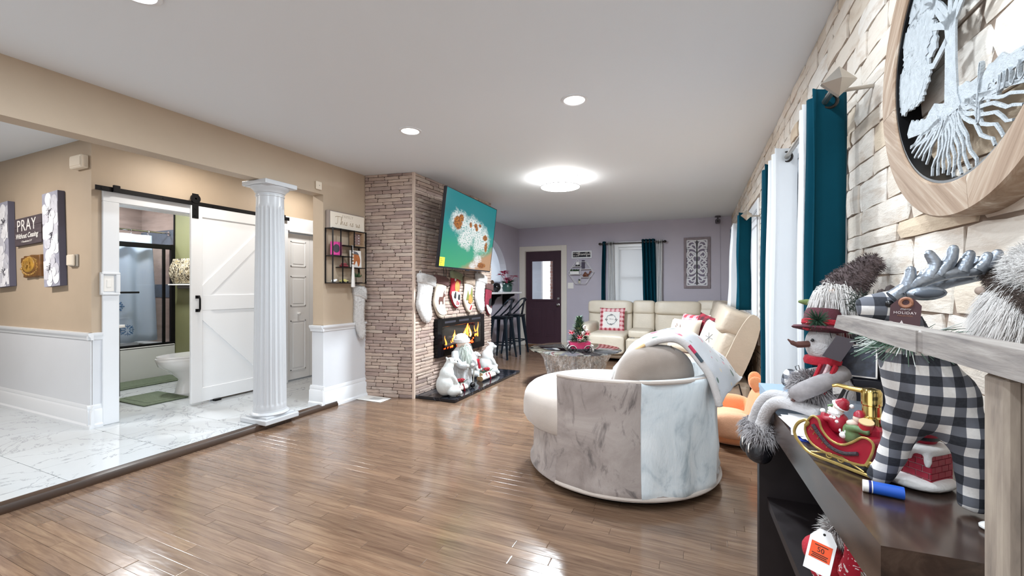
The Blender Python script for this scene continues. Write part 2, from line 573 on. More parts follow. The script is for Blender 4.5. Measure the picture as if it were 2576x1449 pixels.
# ---- wall_hall (pictures), faces -Y
M = FY(1.85)
setwall('wall_hall', M, -9.2, -4.78, 0.0, CEIL, 0.12, W_TAN)
b = B(); b.bb((-9.2, 0.04, 0), (-4.652, 0.80, 0.008), M); struct('trim_7', b, W_WHITE, smooth=0)
struct('trim_8', rail_profile(M, -9.2, -4.62, 0.775), W_TRIM)
struct('baseboard_hall', base_profile(M, -9.2, -4.61, 0.04, 0.19), W_TRIM)

# ---- wall_alcove (barn door and closet), faces +X
M = FX(-4.66)
setwall('wall_alcove', M, 1.85, 4.75, 0.0, CEIL, 0.12, W_TAN, [(2.03, 2.78, 0.0, 1.95), (3.70, 4.62, 0.0, 1.92)])
b = B(); b.bb((1.855, 0.04, 0), (1.915, 0.80, 0.006), M); struct('trim_9', b, W_WHITE, smooth=0)
struct('trim_10', rail_profile(M, 1.82, 1.915, 0.775), W_TRIM)
struct('baseboard_alcove', base_profile(M, 1.82, 1.915, 0.04, 0.19), W_TRIM)
b = B()
for lo, hi in (((1.915, 0.04, 0), (2.03, 1.95, 0.022)), ((1.915, 1.95, 0), (2.86, 2.06, 0.022)), ((2.78, 0.04, 0), (2.86, 1.95, 0.02))):
    b.bb(lo, hi, M, bev=0.004)
b.bb((2.018, 0.04, -0.14), (2.032, 1.96, 0.004), M); b.bb((2.02, 1.942, -0.14), (2.79, 1.955, 0.004), M)
struct('trim_11', b, W_TRIM)
b = B()
for lo, hi in (((3.60, 0.04, 0), (3.70, 1.92, 0.022)), ((3.60, 1.92, 0), (4.75, 2.09, 0.022)), ((3.72, 1.905, 0.0), (4.62, 1.925, 0.03)), ((4.62, 0.04, 0), (4.75, 1.92, 0.022))):
    b.bb(lo, hi, M, bev=0.004)
struct('trim_12', b, W_TRIM)
# wall closing the alcove beyond the closet
b = B(); b.bb((-4.66, 4.72, 0), (-3.45, 4.84, CEIL)); struct('wall_alcove_end', b, W_TAN, smooth=0)

b = B(); b.bb((-9.2, -1.72, 0), (-3.45, -1.6, CEIL)); struct('wall_hall_sky_block', b, W_TAN, smooth=0)  # unseen wall, added to block sky light from the hall and tile
b = B(); b.bb((-9.3, -1.6, 0), (-9.2, 1.85, CEIL)); struct('wall_hall_end', b, W_TAN, smooth=0)

# ---- bathroom shell
STONE_T = mat('taupe_stone_tile', '#8b7a72', 0.3, var=0.22, scale=2.5, stretch=(1, 1, 6), coord='World')
b = B()
b.bb((-7.42, 1.97, 0), (-7.30, 3.6, CEIL)); struct('wall_bath_far', b, STONE_T, smooth=0)
b = B(); b.bb((-7.40, 3.45, 0.0), (-6.50, 3.57, CEIL)); struct('wall_bath_tile', b, STONE_T, smooth=0)
b = B(); b.bb((-6.50, 3.45, 0.0), (-4.78, 3.57, CEIL)); struct('wall_bath_end', b, W_GREEN, smooth=0)
b = B(); b.bb((-6.5, 3.43, 0.04), (-4.78, 3.45, 0.13)); struct('baseboard_bath', b, W_TRIM, smooth=0)
NAVY = mat('blue_grey_tile', '#4d5560', 0.25, var=0.2, scale=5)
b = B(); b.bb((-7.30, 3.443, 1.08), (-6.515, 3.452, 1.26)); b.bb((-7.30, 3.443, 1.80), (-6.515, 3.452, 2.0)); struct('trim_13', b, NAVY, smooth=0)
b = B(); b.bb((-6.52, 3.438, 0.04), (-6.498, 3.46, 2.40)); struct('trim_14', b, BLACK, smooth=0)

# ---- wall_kitchen with its arch, faces +X
XK = -3.55
ya, yb, zc, zs_, zt = 5.90, 7.80, 1.10, 1.45, 2.17
b = B()
Mk = frame((XK, 0, 0), (0, 1, 0), (0, 0, 1))
b.bb((5.6, 0.0, -0.13), (8.45, zc, 0), Mk)
b.bb((5.6, zc, -0.13), (ya, CEIL, 0), Mk); b.bb((yb, zc, -0.13), (8.45, CEIL, 0), Mk)
arc = [(ya + (yb - ya) * (1 - math.cos(PI * i / 28)) / 2, zs_ + (zt - zs_) * math.sin(PI * i / 28)) for i in range(29)]
for i in range(28):
    (u0, w0), (u1, w1) = arc[i], arc[i + 1]
    b.prism([(u0, w0), (u1, w1), (u1, CEIL), (u0, CEIL)], -0.13, 0, Mk)
b.build('wall_kitchen', W_MAUVE, None, smooth=0, kind='structure')
b = B()
for i in range(28):
    (u0, w0), (u1, w1) = arc[i], arc[i + 1]
    b.add([(u0, w0 - .002, 0.002), (u1, w1 - .002, 0.002), (u1, w1 - .002, -0.132), (u0, w0 - .002, -0.132)], [(0, 1, 2, 3)], 0, Mk)
b.bb((yb - 0.004, zc, -0.132), (yb - 0.001, zs_, 0.002), Mk); b.bb((ya + 0.001, zc, -0.132), (ya + 0.004, zs_, 0.002), Mk)
struct('trim_15', b, W_GREY, smooth=0)
struct('baseboard_kitchen', base_profile(Mk, 5.75, 8.4, 0.0, 0.14), W_TRIM)
b = B(); b.bb((-6.6, 5.0, 0), (-6.5, 8.6, CEIL)); struct('wall_kitchen_far', b, W_GREY, smooth=0)
b = B(); b.bb((-6.6, 8.4, 0), (-3.68, 8.52, CEIL)); struct('wall_kitchen_back', b, W_GREY, smooth=0)
b = B(); b.bb((-6.6, 4.90, 0), (-3.45, 5.0, CEIL)); struct('wall_kitchen_near', b, W_GREY, smooth=0)
b = B(); b.bb((-6.6, 4.95, -0.08), (-3.46, 8.5, 0.0)); struct('floor_kitchen', b, mat('grey_kitchen_tile', '#8c8a8a', 0.3), smooth=0)

# ---- wall_back, faces -Y
YB = 8.4
M = FY(YB)
setwall('wall_back', M, -3.68, 0.62, 0.0, CEIL, 0.13, W_MAUVE, [(-3.40, -2.58, 0.0, 1.99), (-1.44, -0.76, 0.82, 2.0)])
struct('baseboard_back', base_profile(M, -2.47, 0.5, 0.0, 0.14), W_TRIM)
CREAM = mat('cream_door_trim', '#d9d4cb', 0.4)
b = B()
for lo, hi in (((-3.515, 0, 0), (-3.39, 2.085, 0.022)), ((-2.59, 0, 0), (-2.475, 2.085, 0.022)), ((-3.39, 1.985, 0), (-2.59, 2.085, 0.022)),
               ((-3.402, 0, -0.13), (-3.388, 1.99, 0.003)), ((-2.592, 0, -0.13), (-2.578, 1.99, 0.003)), ((-3.4, 1.978, -0.13), (-2.58, 1.992, 0.003))):
    b.bb(lo, hi, M, bev=0.003)
struct('trim_16', b, CREAM)
b = B(); b.bb((-3.39, 0.0, -0.1), (-2.59, 0.03, 0.01), M, bev=0.008); struct('trim_17', b, mat('oak_threshold', '#7a5a42', 0.4))
b = B()
for lo, hi in (((-1.53, 0.75, 0), (-1.44, 2.09, 0.022)), ((-0.76, 0.75, 0), (-0.67, 2.09, 0.022)), ((-1.44, 2.0, 0), (-0.76, 2.10, 0.022)), ((-1.55, 0.78, 0), (-0.65, 0.82, 0.05))):
    b.bb(lo, hi, M, bev=0.003)
struct('trim_18', b, W_TRIM)

# ---- ledgestone: a handful of stone meshes, scaled per stone
def stone_mesh(seed, rough=0.18, nx=4, ny=2):
    r = random.Random(seed)
    vs = []; fs = []
    xs = [-0.5 + i / nx for i in range(nx + 1)]; ys = [-0.5 + j / ny for j in range(ny + 1)]
    for i, x in enumerate(xs):
        for j, y_ in enumerate(ys):
            rim = i in (0, nx) or j in (0, ny)
            cor = (i in (0, nx)) and (j in (0, ny))
            z = (0.55 if cor else 0.78 if rim else 1.0) + r.uniform(-rough, rough) * (0.5 if rim else 1)
            dx = r.uniform(-.02, .02) - (math.copysign(0.03, x) if cor else 0)
            dy = r.uniform(-.06, .02) * math.copysign(1, y_) if j in (0, ny) else r.uniform(-.05, .05)
            vs.append((x * 0.995 + dx, y_ * 0.985 + dy, z))
    w = ny + 1
    for i in range(nx):
        for j in range(ny): fs.append((i * w + j, (i + 1) * w + j, (i + 1) * w + j + 1, i * w + j + 1))
    ring = [i * w for i in range(nx + 1)] + [nx * w + j for j in range(1, ny + 1)] + [i * w + ny for i in range(nx - 1, -1, -1)] + [j for j in range(ny - 1, 0, -1)]
    k0 = len(vs)
    for i in ring: vs.append((vs[i][0], vs[i][1], 0.0))
    n = len(ring)
    for i in range(n): fs.append((ring[i], ring[(i + 1) % n], k0 + (i + 1) % n, k0 + i)[::-1])
    return vs, fs

def stone_mat(name, stops, island, streak, bump=0.4, rough=0.8, wscale=(1, 1, 1)):
    m = bpy.data.materials.new(name); t = NT(m)
    rn = t.new('ShaderNodeNewGeometry').outputs['Random Per Island'] if island else t.new('ShaderNodeObjectInfo').outputs['Random']
    c = t.ramp(rn, stops)
    v = t.coord('World', wscale)
    n = t.noise(v, 9, 5, 0.65, 0.4)
    c = t.mix(t.ramp(n, [(0.5, (0, 0, 0)), (0.74, (0.75, 0.75, 0.75))]), c, lin(streak))
    n2 = t.noise(t.coord('World'), 1.4, 2)
    c = t.mix(1.0, c, t.ramp(n2, [(0.3, (0.86, 0.86, 0.86)), (0.7, (1.08, 1.08, 1.08))]), 'MULTIPLY')
    t.link(c, t.bsdf.inputs['Base Color'])
    t.set(Roughness=rough)
    t.bump(t.noise(v, 26, 5, 0.7), bump, 0.012)
    return m

def stone_wall(name_piece, wall, M, u0, u1, z0, z1, rows, lens, depth, mp, ms, limit, near, skip=(), seed=5, gap=0.0028, variants=6, rough=0.18):
    """lay stones in courses over a wall face; the `limit` that show largest are pieces, the rest one mesh"""
    r = random.Random(seed)
    var = [stone_mesh(seed * 10 + i, rough) for i in range(variants)]
    mes = []
    for vs, fs in var:
        me = bpy.data.meshes.new(name_piece); me.from_pydata(vs, [], fs); me.materials.append(mp)
        me.polygons.foreach_set('use_smooth', [True] * len(fs)); me.set_sharp_from_angle(angle=R(40))
        mes.append(me)
    st = []
    z = z0
    while z < z1 - 0.005:
        h = min(r.uniform(*rows), z1 - z)
        if z1 - z - h < rows[0] * 0.6: h = z1 - z
        u = u0 - r.random() * lens[0]
        while u < u1:
            L = r.uniform(*lens)
            a, c = max(u, u0), min(u + L, u1)
            if c - a < lens[0] * 0.35 and st and u + L >= u1:
                pass
            if c - a > 0.02:
                segs = [(a, c)]
                for s0, s1, k0, k1 in skip:
                    if z + h > k0 + 0.01 and z < k1 - 0.01:
                        segs = [q for (p0, p1) in segs for q in ((p0, min(p1, s0)), (max(p0, s1), p1)) if q[1] - q[0] > 0.02]
                for p0, p1 in segs: st.append(((p0 + p1) / 2, z + h / 2, p1 - p0, h))
            u += L
        z += h
    st.sort(key=lambda s_: near(M @ Vector((s_[0], s_[1], 0)), s_))
    far = B()
    for i, (u, zc_, L, h) in enumerate(st):
        k = r.randrange(variants)
        T = M @ Matrix.Translation((u, zc_, 0)) @ Matrix.Diagonal((L - gap, h - gap, r.uniform(*depth), 1))
        if i < limit: piece(name_piece, mes[k], wall, T)
        else: far.add(var[k][0], var[k][1], 0, T)
    if far.v: far.build(name_piece + '_field', ms, wall, smooth=40, recalc=False, kind='stuff')
    return len(st)

# ---- wall_chimney: the stone clad chimney breast
A_, C_ = (-3.45, 3.735), (-2.868, 3.84)
b = B()
b.prism([A_, C_, (-2.868, 5.722), (-3.6, 5.722), (-3.6, 3.735)], 0, CEIL)
chim = b.build('wall_chimney', mat('stone_mortar', '#66554d', 0.95), None, smooth=0, kind='structure')
FSTOPS = [(0, lin('#9e887f')), (0.25, lin('#b59f91')), (0.5, lin('#bfab9c')), (0.72, lin('#a59088')), (0.88, lin('#c2b1a3')), (1, lin('#8c7872'))]
FS_P = stone_mat('ledgestone', FSTOPS, False, '#86706a', wscale=(1, 1, 3.5)); FS_S = stone_mat('ledgestone_far', FSTOPS, True, '#86706a', wscale=(1, 1, 3.5))
d_ = Vector((C_[0] - A_[0], C_[1] - A_[1], 0)); Lf = d_.length
Mleft = frame((A_[0], A_[1], 0), d_, (0, 0, 1))
big = lambda p, s_: -(s_[2] * s_[3]) / max(0.3, (-SA * p.x + CA * p.y)) ** 2
stone_wall('ledge_stone', chim, Mleft, 0, Lf, 0, CEIL, (0.03, 0.047), (0.09, 0.3), (0.010, 0.024), FS_P, FS_S, 190, big, seed=11)
Mfront = frame((C_[0], C_[1], 0), (0, 1, 0), (0, 0, 1))
INS = (4.222, 5.403, 0.385, 0.842)
stone_wall('ledge_stone', chim, Mfront, 0, 5.722 - C_[1], 0, CEIL, (0.03, 0.047), (0.1, 0.34), (0.008, 0.022), FS_P, FS_S, 110, big,
           skip=[(INS[0] - C_[1], INS[1] - C_[1], INS[2], INS[3])], seed=12)
b = B(); b.bb((-2.876, 3.826, 0), (-2.85, 3.852, CEIL)); b.build('corner_bead', mat('corner_bead', '#c9b5a6', 0.7), chim, smooth=0)

# ---- wall_right: pale ledgestone, runs a touch off square
RW = lambda y: 0.572 - 0.0065 * y
Mr = frame((0.572, 0, 0), (0.0065, -1, 0), (0, 0, 1))     # local x = -Y
WIN_N = (2.25, 3.10, 0.74, 2.0)
WIN_F = (4.85, 6.05, 0.74, 2.0)
ops = [(-w[1], -w[0], w[2], w[3]) for w in (WIN_N, WIN_F)]
MORT = mat('stone_joint', '#8f7f72', 0.95)
wr = setwall('wall_right', Mr, -8.5, 1.6, 0.0, CEIL, 0.14, MORT, ops)
RST = [(0, lin('#ddd1c2')), (0.3, lin('#e8e0d6')), (0.55, lin('#e2d8cc')), (0.85, lin('#ece7e0')), (0.95, lin('#dccdb9')), (1, lin('#d2bda2'))]
RS_P = stone_mat('pale_ledgestone', RST, False, '#c0aa95', bump=0.35, wscale=(1, 0.7, 2.4)); RS_S = stone_mat('pale_ledgestone_far', RST, True, '#b79f88', bump=0.35, wscale=(1, 0.7, 2.4))
def rnear(p, s_):
    q = project(p.x, p.y, p.z)
    if q is None or not (1700 < q[0] < 2750 and -120 < q[1] < 1500): return 9
    return big(p, s_)
casing = 0.09
stone_wall('ledge_stone', wr, Mr, -8.4, 1.5, 0, CEIL, (0.042, 0.11), (0.12, 0.42), (0.003, 0.013), RS_P, RS_S, 300, rnear,
           skip=[(-w[1] - casing, -w[0] + casing, w[2] - casing, w[3] + casing) for w in (WIN_N, WIN_F)], seed=21, gap=0.0018, rough=0.32)
# ------------------------------------------------------------------ shared materials
WHITE_P = mat('white_plastic', '#e8e6e2', 0.4)
WHITE_CER = mat('white_ceramic', '#eeeeee', 0.1, coat=0.5)
CHROME = mat('chrome', '#d8d8dc', 0.12, metal=1.0)
BLACKP = mat('black_plastic', '#141417', 0.3)
GLASSY = bpy.data.materials.new('clear_glass'); _t = NT(GLASSY)
_t.set(Base_Color=(0.93, 0.98, 0.98, 1), Roughness=0.0, IOR=1.45); _t.bsdf.inputs['Transmission Weight'].default_value = 1.0
def thin_glass(name, tint=(0.97, 0.985, 1.0), gloss=0.03, k=0.45):
    """a thin pane: mostly clear, with a weak mirror"""
    m = bpy.data.materials.new(name); t = NT(m)
    tr = t.new('ShaderNodeBsdfTransparent'); tr.inputs[0].default_value = tint + (1,)
    gl = t.new('ShaderNodeBsdfGlossy'); gl.inputs['Roughness'].default_value = 0.02
    lw = t.new('ShaderNodeLayerWeight'); lw.inputs[0].default_value = 0.25
    mx = t.new('ShaderNodeMixShader')
    t.link(t.math('MULTIPLY_ADD', lw.outputs['Fresnel'], k, gloss), mx.inputs[0]); t.link(tr.outputs[0], mx.inputs[1]); t.link(gl.outputs[0], mx.inputs[2])
    t.link(mx.outputs[0], t.n['Material Output'].inputs[0])
    return m
PANE = thin_glass('window_glass')

def organic(name, b, m, parent, voxel=0.008, smooth_it=6, **tags):
    """overlapping lumps fused into one continuous skin"""
    o = b.build(name, m, parent, smooth=180, **tags)
    r_ = o.modifiers.new('fuse', 'REMESH'); r_.mode = 'VOXEL'; r_.voxel_size = voxel; r_.use_smooth_shade = True
    s_ = o.modifiers.new('soften', 'SMOOTH'); s_.iterations = smooth_it; s_.factor = 0.5
    return o

def inset(poly, d):
    n = len(poly); out = []
    area = sum(poly[i][0] * poly[(i + 1) % n][1] - poly[(i + 1) % n][0] * poly[i][1] for i in range(n))
    sg = 1 if area > 0 else -1
    for i in range(n):
        a, b_, c = Vector(poly[i - 1]), Vector(poly[i]), Vector(poly[(i + 1) % n])
        e1 = (b_ - a).normalized(); e2 = (c - b_).normalized()
        nrm = Vector((-(e1.y + e2.y), e1.x + e2.x)) * sg
        if nrm.length < 1e-6: nrm = Vector((-e1.y, e1.x)) * sg
        nrm.normalize()
        out.append((b_.x + nrm.x * d, b_.y + nrm.y * d))
    return out
def puff(b, poly, thick, d, M, mi=0, layers=4):
    """a padded flat shape: outline swelling to a domed front"""
    n = len(poly); vs = []; fs = []
    rings = [(0.0, 0.0)] + [(d * (1 - math.cos(PI / 2 * k / layers)), thick * (0.35 + 0.65 * math.sin(PI / 2 * k / layers))) for k in range(layers + 1)]
    for dd, z in rings:
        for p in inset(poly, dd): vs.append((p[0], p[1], z))
    for i in range(len(rings) - 1):
        for j in range(n): fs.append((i * n + j, i * n + (j + 1) % n, (i + 1) * n + (j + 1) % n, (i + 1) * n + j))
    fs.append(tuple(range(n))[::-1]); k = (len(rings) - 1) * n
    fs.append(tuple(k + j for j in range(n)))
    return b.add(vs, fs, mi, M)
def sm2(pts, k=4, closed=True):
    return [(p.x, p.y) for p in smoothpath([(a, c, 0) for a, c in pts], k, closed)]

# ------------------------------------------------------------------ fluted column
cx, cy = -3.515, 2.62
t = thing('fluted_column', 'white fluted round column standing under the tan beam at the tile edge', 'column', (cx, cy, 0.04))
COLM = mat('white_column_paint', '#c2c5c9', 0.28)
b = B(); b.box((cx, cy, 0.062), (0.33, 0.33, 0.044), bev=0.006); b.box((cx, cy, 0.092), (0.27, 0.27, 0.018), bev=0.004)
b.build('plinth', COLM, t)
prof = [(0.0, .09)] + [(0.135 + 0.02 * math.sin(PI * k / 6), 0.092 + 0.034 * k / 6) for k in range(7)] + [(0.133, 0.14), (0.0, 0.14)]
b = B(); b.lathe(prof, (cx, cy, 0), 40); b.build('base_ring', COLM, t)
NF = 20
zr = [0.13, 0.17, 0.185, 0.2, 0.5, 1.0, 1.5, 1.9, 1.915, 1.93, 1.95, 2.02]
def rad(z): return 0.131 - 0.021 * ((z - 0.13) / 1.9) ** 1.4
def fl(a, r, z):
    if z < 0.18 or z > 1.925: return r
    d = 0.35 if (z < 0.19 or z > 1.91) else 1.0
    s_ = abs(math.sin(NF * a / 2))
    return r - 0.011 * d * max(0.0, (s_ - 0.3) / 0.7) ** 0.6
b = B(); b.lathe([(rad(z), z) for z in zr], (cx, cy, 0), 200, fn=fl)
b.build('shaft', COLM, t, smooth=50)
b = B()
b.lathe([(0.108, 2.015), (0.116, 2.018), (0.116, 2.03), (0.110, 2.034), (0.112, 2.045), (0.12, 2.05), (0.122, 2.058), (0.135, 2.075), (0.152, 2.088), (0.157, 2.1), (0.12, 2.104)], (cx, cy, 0), 40)
b.box((cx, cy, 2.123), (0.31, 0.31, 0.04), bev=0.004)
b.box((cx, cy, 2.106), (0.28, 0.28, 0.016), bev=0.004)
b.build('capital', COLM, t)

# ------------------------------------------------------------------ barn door on its rail
M = FX(-4.605)
t = thing('barn_door', 'white sliding barn door with braced panels hanging from a black rail', 'door', (-4.62, 3.04, 0.06))
DW = mat('white_door_paint', '#eef0f2', 0.3)
y0, y1, z0, z1 = 2.586, 3.50, 0.06, 2.035
b = B(); b.bb((y0 + .002, z0, -0.032), (y1, z1, -0.012), M); b.build('door_panel', DW, t, smooth=0)
def board(name, lo, hi):
    q = B(); q.bb(lo + (-0.014,), hi + (0.0,), M, bev=0.003); return q.build(name, DW, t)
board('stile', (y0, z0), (y0 + 0.105, z1)); board('stile', (y1 - 0.105, z0), (y1, z1))
board('rail', (y0 + .105, 1.925), (y1 - .105, z1)); board('rail', (y0 + .105, 0.983), (y1 - .105, 1.139)); board('rail', (y0 + .105, z0), (y1 - .105, 0.2))
yl, yr = y0 + .105, y1 - .105
for pts in ([(yl, 1.139), (yl + .075, 1.139), (yr, 1.80), (yr, 1.925), (yr - .03, 1.925), (yl, 1.235)], [(yl, 0.983), (yl + .075, 0.983), (yr, 0.325), (yr, 0.2), (yr - .03, 0.2), (yl, 0.885)]):
    q = B(); q.prism(pts, -0.014, -0.001, M); q.build('brace', DW, t, smooth=0)
q = B(); q.box((2.643, 1.12, 0.004), (0.04, 0.03, 0.008), M); q.box((2.643, 0.985, 0.004), (0.04, 0.03, 0.008), M)
q.tube([M @ Vector(p) for p in ((2.643, 1.12, 0.0), (2.643, 1.12, 0.032), (2.643, 1.10, 0.04), (2.643, 1.0, 0.04), (2.643, 0.985, 0.032), (2.643, 0.985, 0.0))], 0.009, 8)
q.build('door_handle', BLACK, t)
for yy_ in (2.622, 3.44):
    q = B(); q.bb((yy_ - .03, 1.905, 0.0), (yy_ + .03, 2.15, 0.006), M, bev=0.002)
    q.tube([M @ Vector((yy_, 2.10, -0.004)), M @ Vector((yy_, 2.10, 0.012))], 0.045, 20)
    for zz_ in (1.93, 2.0, 2.10): q.tube([M @ Vector((yy_, zz_, 0.0)), M @ Vector((yy_, zz_, 0.012))], 0.009, 8)
    q.build('hanger', BLACK, t)
t2 = thing('door_rail', 'flat black barn door rail fixed across the wall above the doorway', 'rail', (-4.64, 2.77, 2.05))
q = B(); q.bb((1.853, 2.032, -0.006), (3.69, 2.073, 0.002), M, bev=0.001); q.build('bar', BLACK, t2)
for yy_ in (1.90, 2.35, 2.80, 3.25, 3.64):
    q = B(); q.tube([(-4.66, yy_, 2.052), (-4.60, yy_, 2.052)], 0.011, 10); q.build('bolt', BLACK, t2)
for yy_ in (1.99, 3.60):
    q = B(); q.box((yy_, 2.062, 0.012), (0.05, 0.06, 0.018), M, bev=0.004); q.build('end_stop', BLACK, t2)
q = B(); q.box((-4.60, 2.83, 0.052), (0.04, 0.07, 0.02), bev=0.004); q.bb((-4.625, 2.80, 0.04), (-4.58, 2.86, 0.046))
single(q.build('floor_guide', BLACK), 'small black floor guide under the sliding barn door', 'bracket')

# ------------------------------------------------------------------ closet doors
M = FX(-4.69)
for k, (ya_, yb_) in enumerate(((3.712, 4.055), (4.06, 4.61))):
    t = thing('door_%d' % (k + 1), 'white bifold closet leaf with %s' % ('a round knob, beside the barn door' if k == 0 else 'no knob, at the far side of the closet'), 'closet door', (-4.69, (ya_ + yb_) / 2, 0.06))
    t['kind'] = 'structure'
    q = B(); q.bb((ya_, 0.06, -0.03), (yb_, 1.895, 0), M); q.build('leaf', DW, t, smooth=0)
    m0, m1 = ya_ + .06, yb_ - .06
    for pz0, pz1 in ((0.17, 0.80), (0.98, 1.36), (1.48, 1.80)):
        q = B()
        q.bb((m0, pz0, 0), (m0 + .012, pz1, 0.006), M); q.bb((m1 - .012, pz0, 0), (m1, pz1, 0.006), M)
        q.bb((m0, pz0, 0), (m1, pz0 + .012, 0.006), M); q.bb((m0, pz1 - .012, 0), (m1, pz1, 0.006), M)
        q.bb((m0 + .035, pz0 + .035, 0), (m1 - .035, pz1 - .035, 0.006), M, bev=0.005)
        q.build('raised_panel', DW, t)
    if k == 0:
        q = B(); q.lathe([(0, 0), (0.012, 0), (0.009, 0.012), (0.018, 0.022), (0.02, 0.03), (0.012, 0.037), (0, 0.038)], (0, 0, 0), 16, M=M @ Matrix.Translation((3.884, 0.885, 0))); q.build('knob', WHITE_CER, t)

# light switch in its own moulding on the door casing
M = FX(-4.638)
t = thing('light_switch', 'white wall switch in a square moulded frame on the bathroom door casing', 'switch', (-4.638, 1.955, 1.24))
q = B()
for lo, hi in (((1.90, 1.325, 0), (2.03, 1.345, 0.02)), ((1.90, 1.15, 0), (2.03, 1.17, 0.02)), ((1.90, 1.15, -0.02), (1.915, 1.345, 0.02)), ((2.0, 1.17, 0), (2.03, 1.325, 0.02))): q.bb(lo, hi, M, bev=0.005)
q.build('moulding', W_TRIM, t)
q = B(); q.bb((1.918, 1.18, 0), (1.99, 1.315, 0.007), M, bev=0.003); q.build('plate', WHITE_P, t)
q = B(); q.bb((1.938, 1.215, 0.005), (1.97, 1.28, 0.012), M, bev=0.003); q.build('rocker', WHITE_P, t)

# ------------------------------------------------------------------ bathroom
t = thing('bathtub', 'white alcove bathtub with a plain apron, behind the sliding shower glass', 'bathtub', (-6.9, 2.7, 0.04))
TUBM = mat('tub_enamel', '#d5d6d4', 0.25)
q = B(); q.bb((-6.53, 1.98, 0.04), (-6.49, 3.448, 0.46), bev=0.008); q.build('apron', TUBM, t)
q = B()
q.bb((-6.60, 1.98, 0.43), (-6.49, 3.448, 0.465), bev=0.012); q.bb((-7.295, 1.98, 0.43), (-7.22, 3.445, 0.465), bev=0.012)
q.bb((-7.25, 3.36, 0.43), (-6.55, 3.448, 0.465), bev=0.012); q.bb((-7.25, 1.98, 0.43), (-6.55, 2.06, 0.465), bev=0.012)
q.build('rim', TUBM, t)
q = B(); q.bb((-7.25, 2.0, 0.1), (-6.55, 3.4, 0.12)); q.bb((-7.24, 2.04, 0.1), (-7.22, 3.38, 0.45)); q.bb((-6.6, 2.04, 0.1), (-6.58, 3.38, 0.45)); q.build('basin', TUBM, t, smooth=0)
t = thing('shower_door', 'black framed sliding glass shower door on the bathtub edge', 'shower door', (-6.52, 2.7, 0.465))
q = B(); q.bb((-6.545, 1.98, 0.465), (-6.495, 3.448, 0.49), bev=0.004); q.build('bottom_track', BLACK, t)
q = B(); q.bb((-6.545, 1.98, 1.725), (-6.49, 3.40, 1.785), bev=0.006); q.build('top_bar', BLACK, t)
q = B(); q.bb((-6.54, 3.40, 0.48), (-6.50, 3.446, 1.79), bev=0.004); q.build('side_jamb', BLACK, t)
q = B(); q.bb((-6.515, 3.30, 0.49), (-6.495, 3.335, 1.73), bev=0.003); q.build('pane_stile', BLACK, t)
for k, (a_, c_, x_) in enumerate(((1.99, 2.75, -6.535), (2.60, 3.31, -6.507))):
    q = B(); q.bb((x_ - .003, a_, 0.49), (x_ + .003, c_, 1.73)); q.build('glass_panel', PANE, t, smooth=0)
q = B(); q.tube([(-6.45, 1.99, 1.155), (-6.45, 3.02, 1.155)], 0.012, 10); q.tube([(-6.45, 3.0, 1.155), (-6.505, 3.0, 1.155)], 0.008, 8); q.tube([(-6.45, 2.05, 1.155), (-6.505, 2.05, 1.155)], 0.008, 8); q.build('towel_bar', BLACK, t)
q = B(); q.tube([(-6.62, 1.98, 1.95), (-6.62, 3.445, 1.95)], 0.012, 10); q.lathe([(0, 0), (0.03, 0), (0.03, 0.012), (0, 0.012)], (0, 0, 0), 14, M=frame((-6.62, 3.444, 1.95), (1, 0, 0), (0, 0, 1)))
rod = single(q.build('shower_rod', CHROME), 'thin metal shower rod above the snowflake curtain', 'rod')
t = thing('shower_curtain', 'pale blue shower curtain printed with blue snowflakes', 'shower curtain', (-6.62, 2.6, 1.0))
SHC = bpy.data.materials.new('pale_blue_curtain'); _t = NT(SHC)
_d = _t.new('ShaderNodeBsdfDiffuse'); _d.inputs[0].default_value = lin('#dfe8f2')
_tl = _t.new('ShaderNodeBsdfTranslucent'); _tl.inputs[0].default_value = lin('#dbe6f2')
_m = _t.new('ShaderNodeMixShader'); _m.inputs[0].default_value = .45
_t.link(_d.outputs[0], _m.inputs[1]); _t.link(_tl.outputs[0], _m.inputs[2]); _t.link(_m.outputs[0], _t.n['Material Output'].inputs[0])
def cur_x(u, v): return -6.62 + (0.022 + 0.018 * v) * math.sin(u * 34 + 1.2 * v) + 0.012 * math.sin(u * 11)
def curp(u, v): return (cur_x(u, v), 2.0 + (1.24 + 0.08 * v) * u, 1.90 - 1.38 * v)
q = B(); q.grid(curp, 90, 14); q.build('curtain_sheet', SHC, t, smooth=180, solid=0.003)
for k in range(7):
    q = B(); yy_ = 2.06 + 0.19 * k
    q.tube([(-6.62 + 0.02 * math.cos(a_ * PI / 5), yy_, 1.935 + 0.032 * math.sin(a_ * PI / 5)) for a_ in range(10)], 0.003, 6, closed=True)
    q.build('ring', CHROME, t)
SNOWB = mat('print_blue', '#4a78a8', 0.7); PRG = mat('print_green', '#2c4a3a', 0.7); PRR = mat('print_red', '#a02430', 0.7); PRK = mat('print_dark', '#38303a', 0.7)
def onsheet(yy_, zz_):
    v = (1.90 - zz_) / 1.38; u = (yy_ - 2.0) / (1.24 + 0.08 * v)
    return Vector((cur_x(u, v) + 0.006, yy_, zz_))
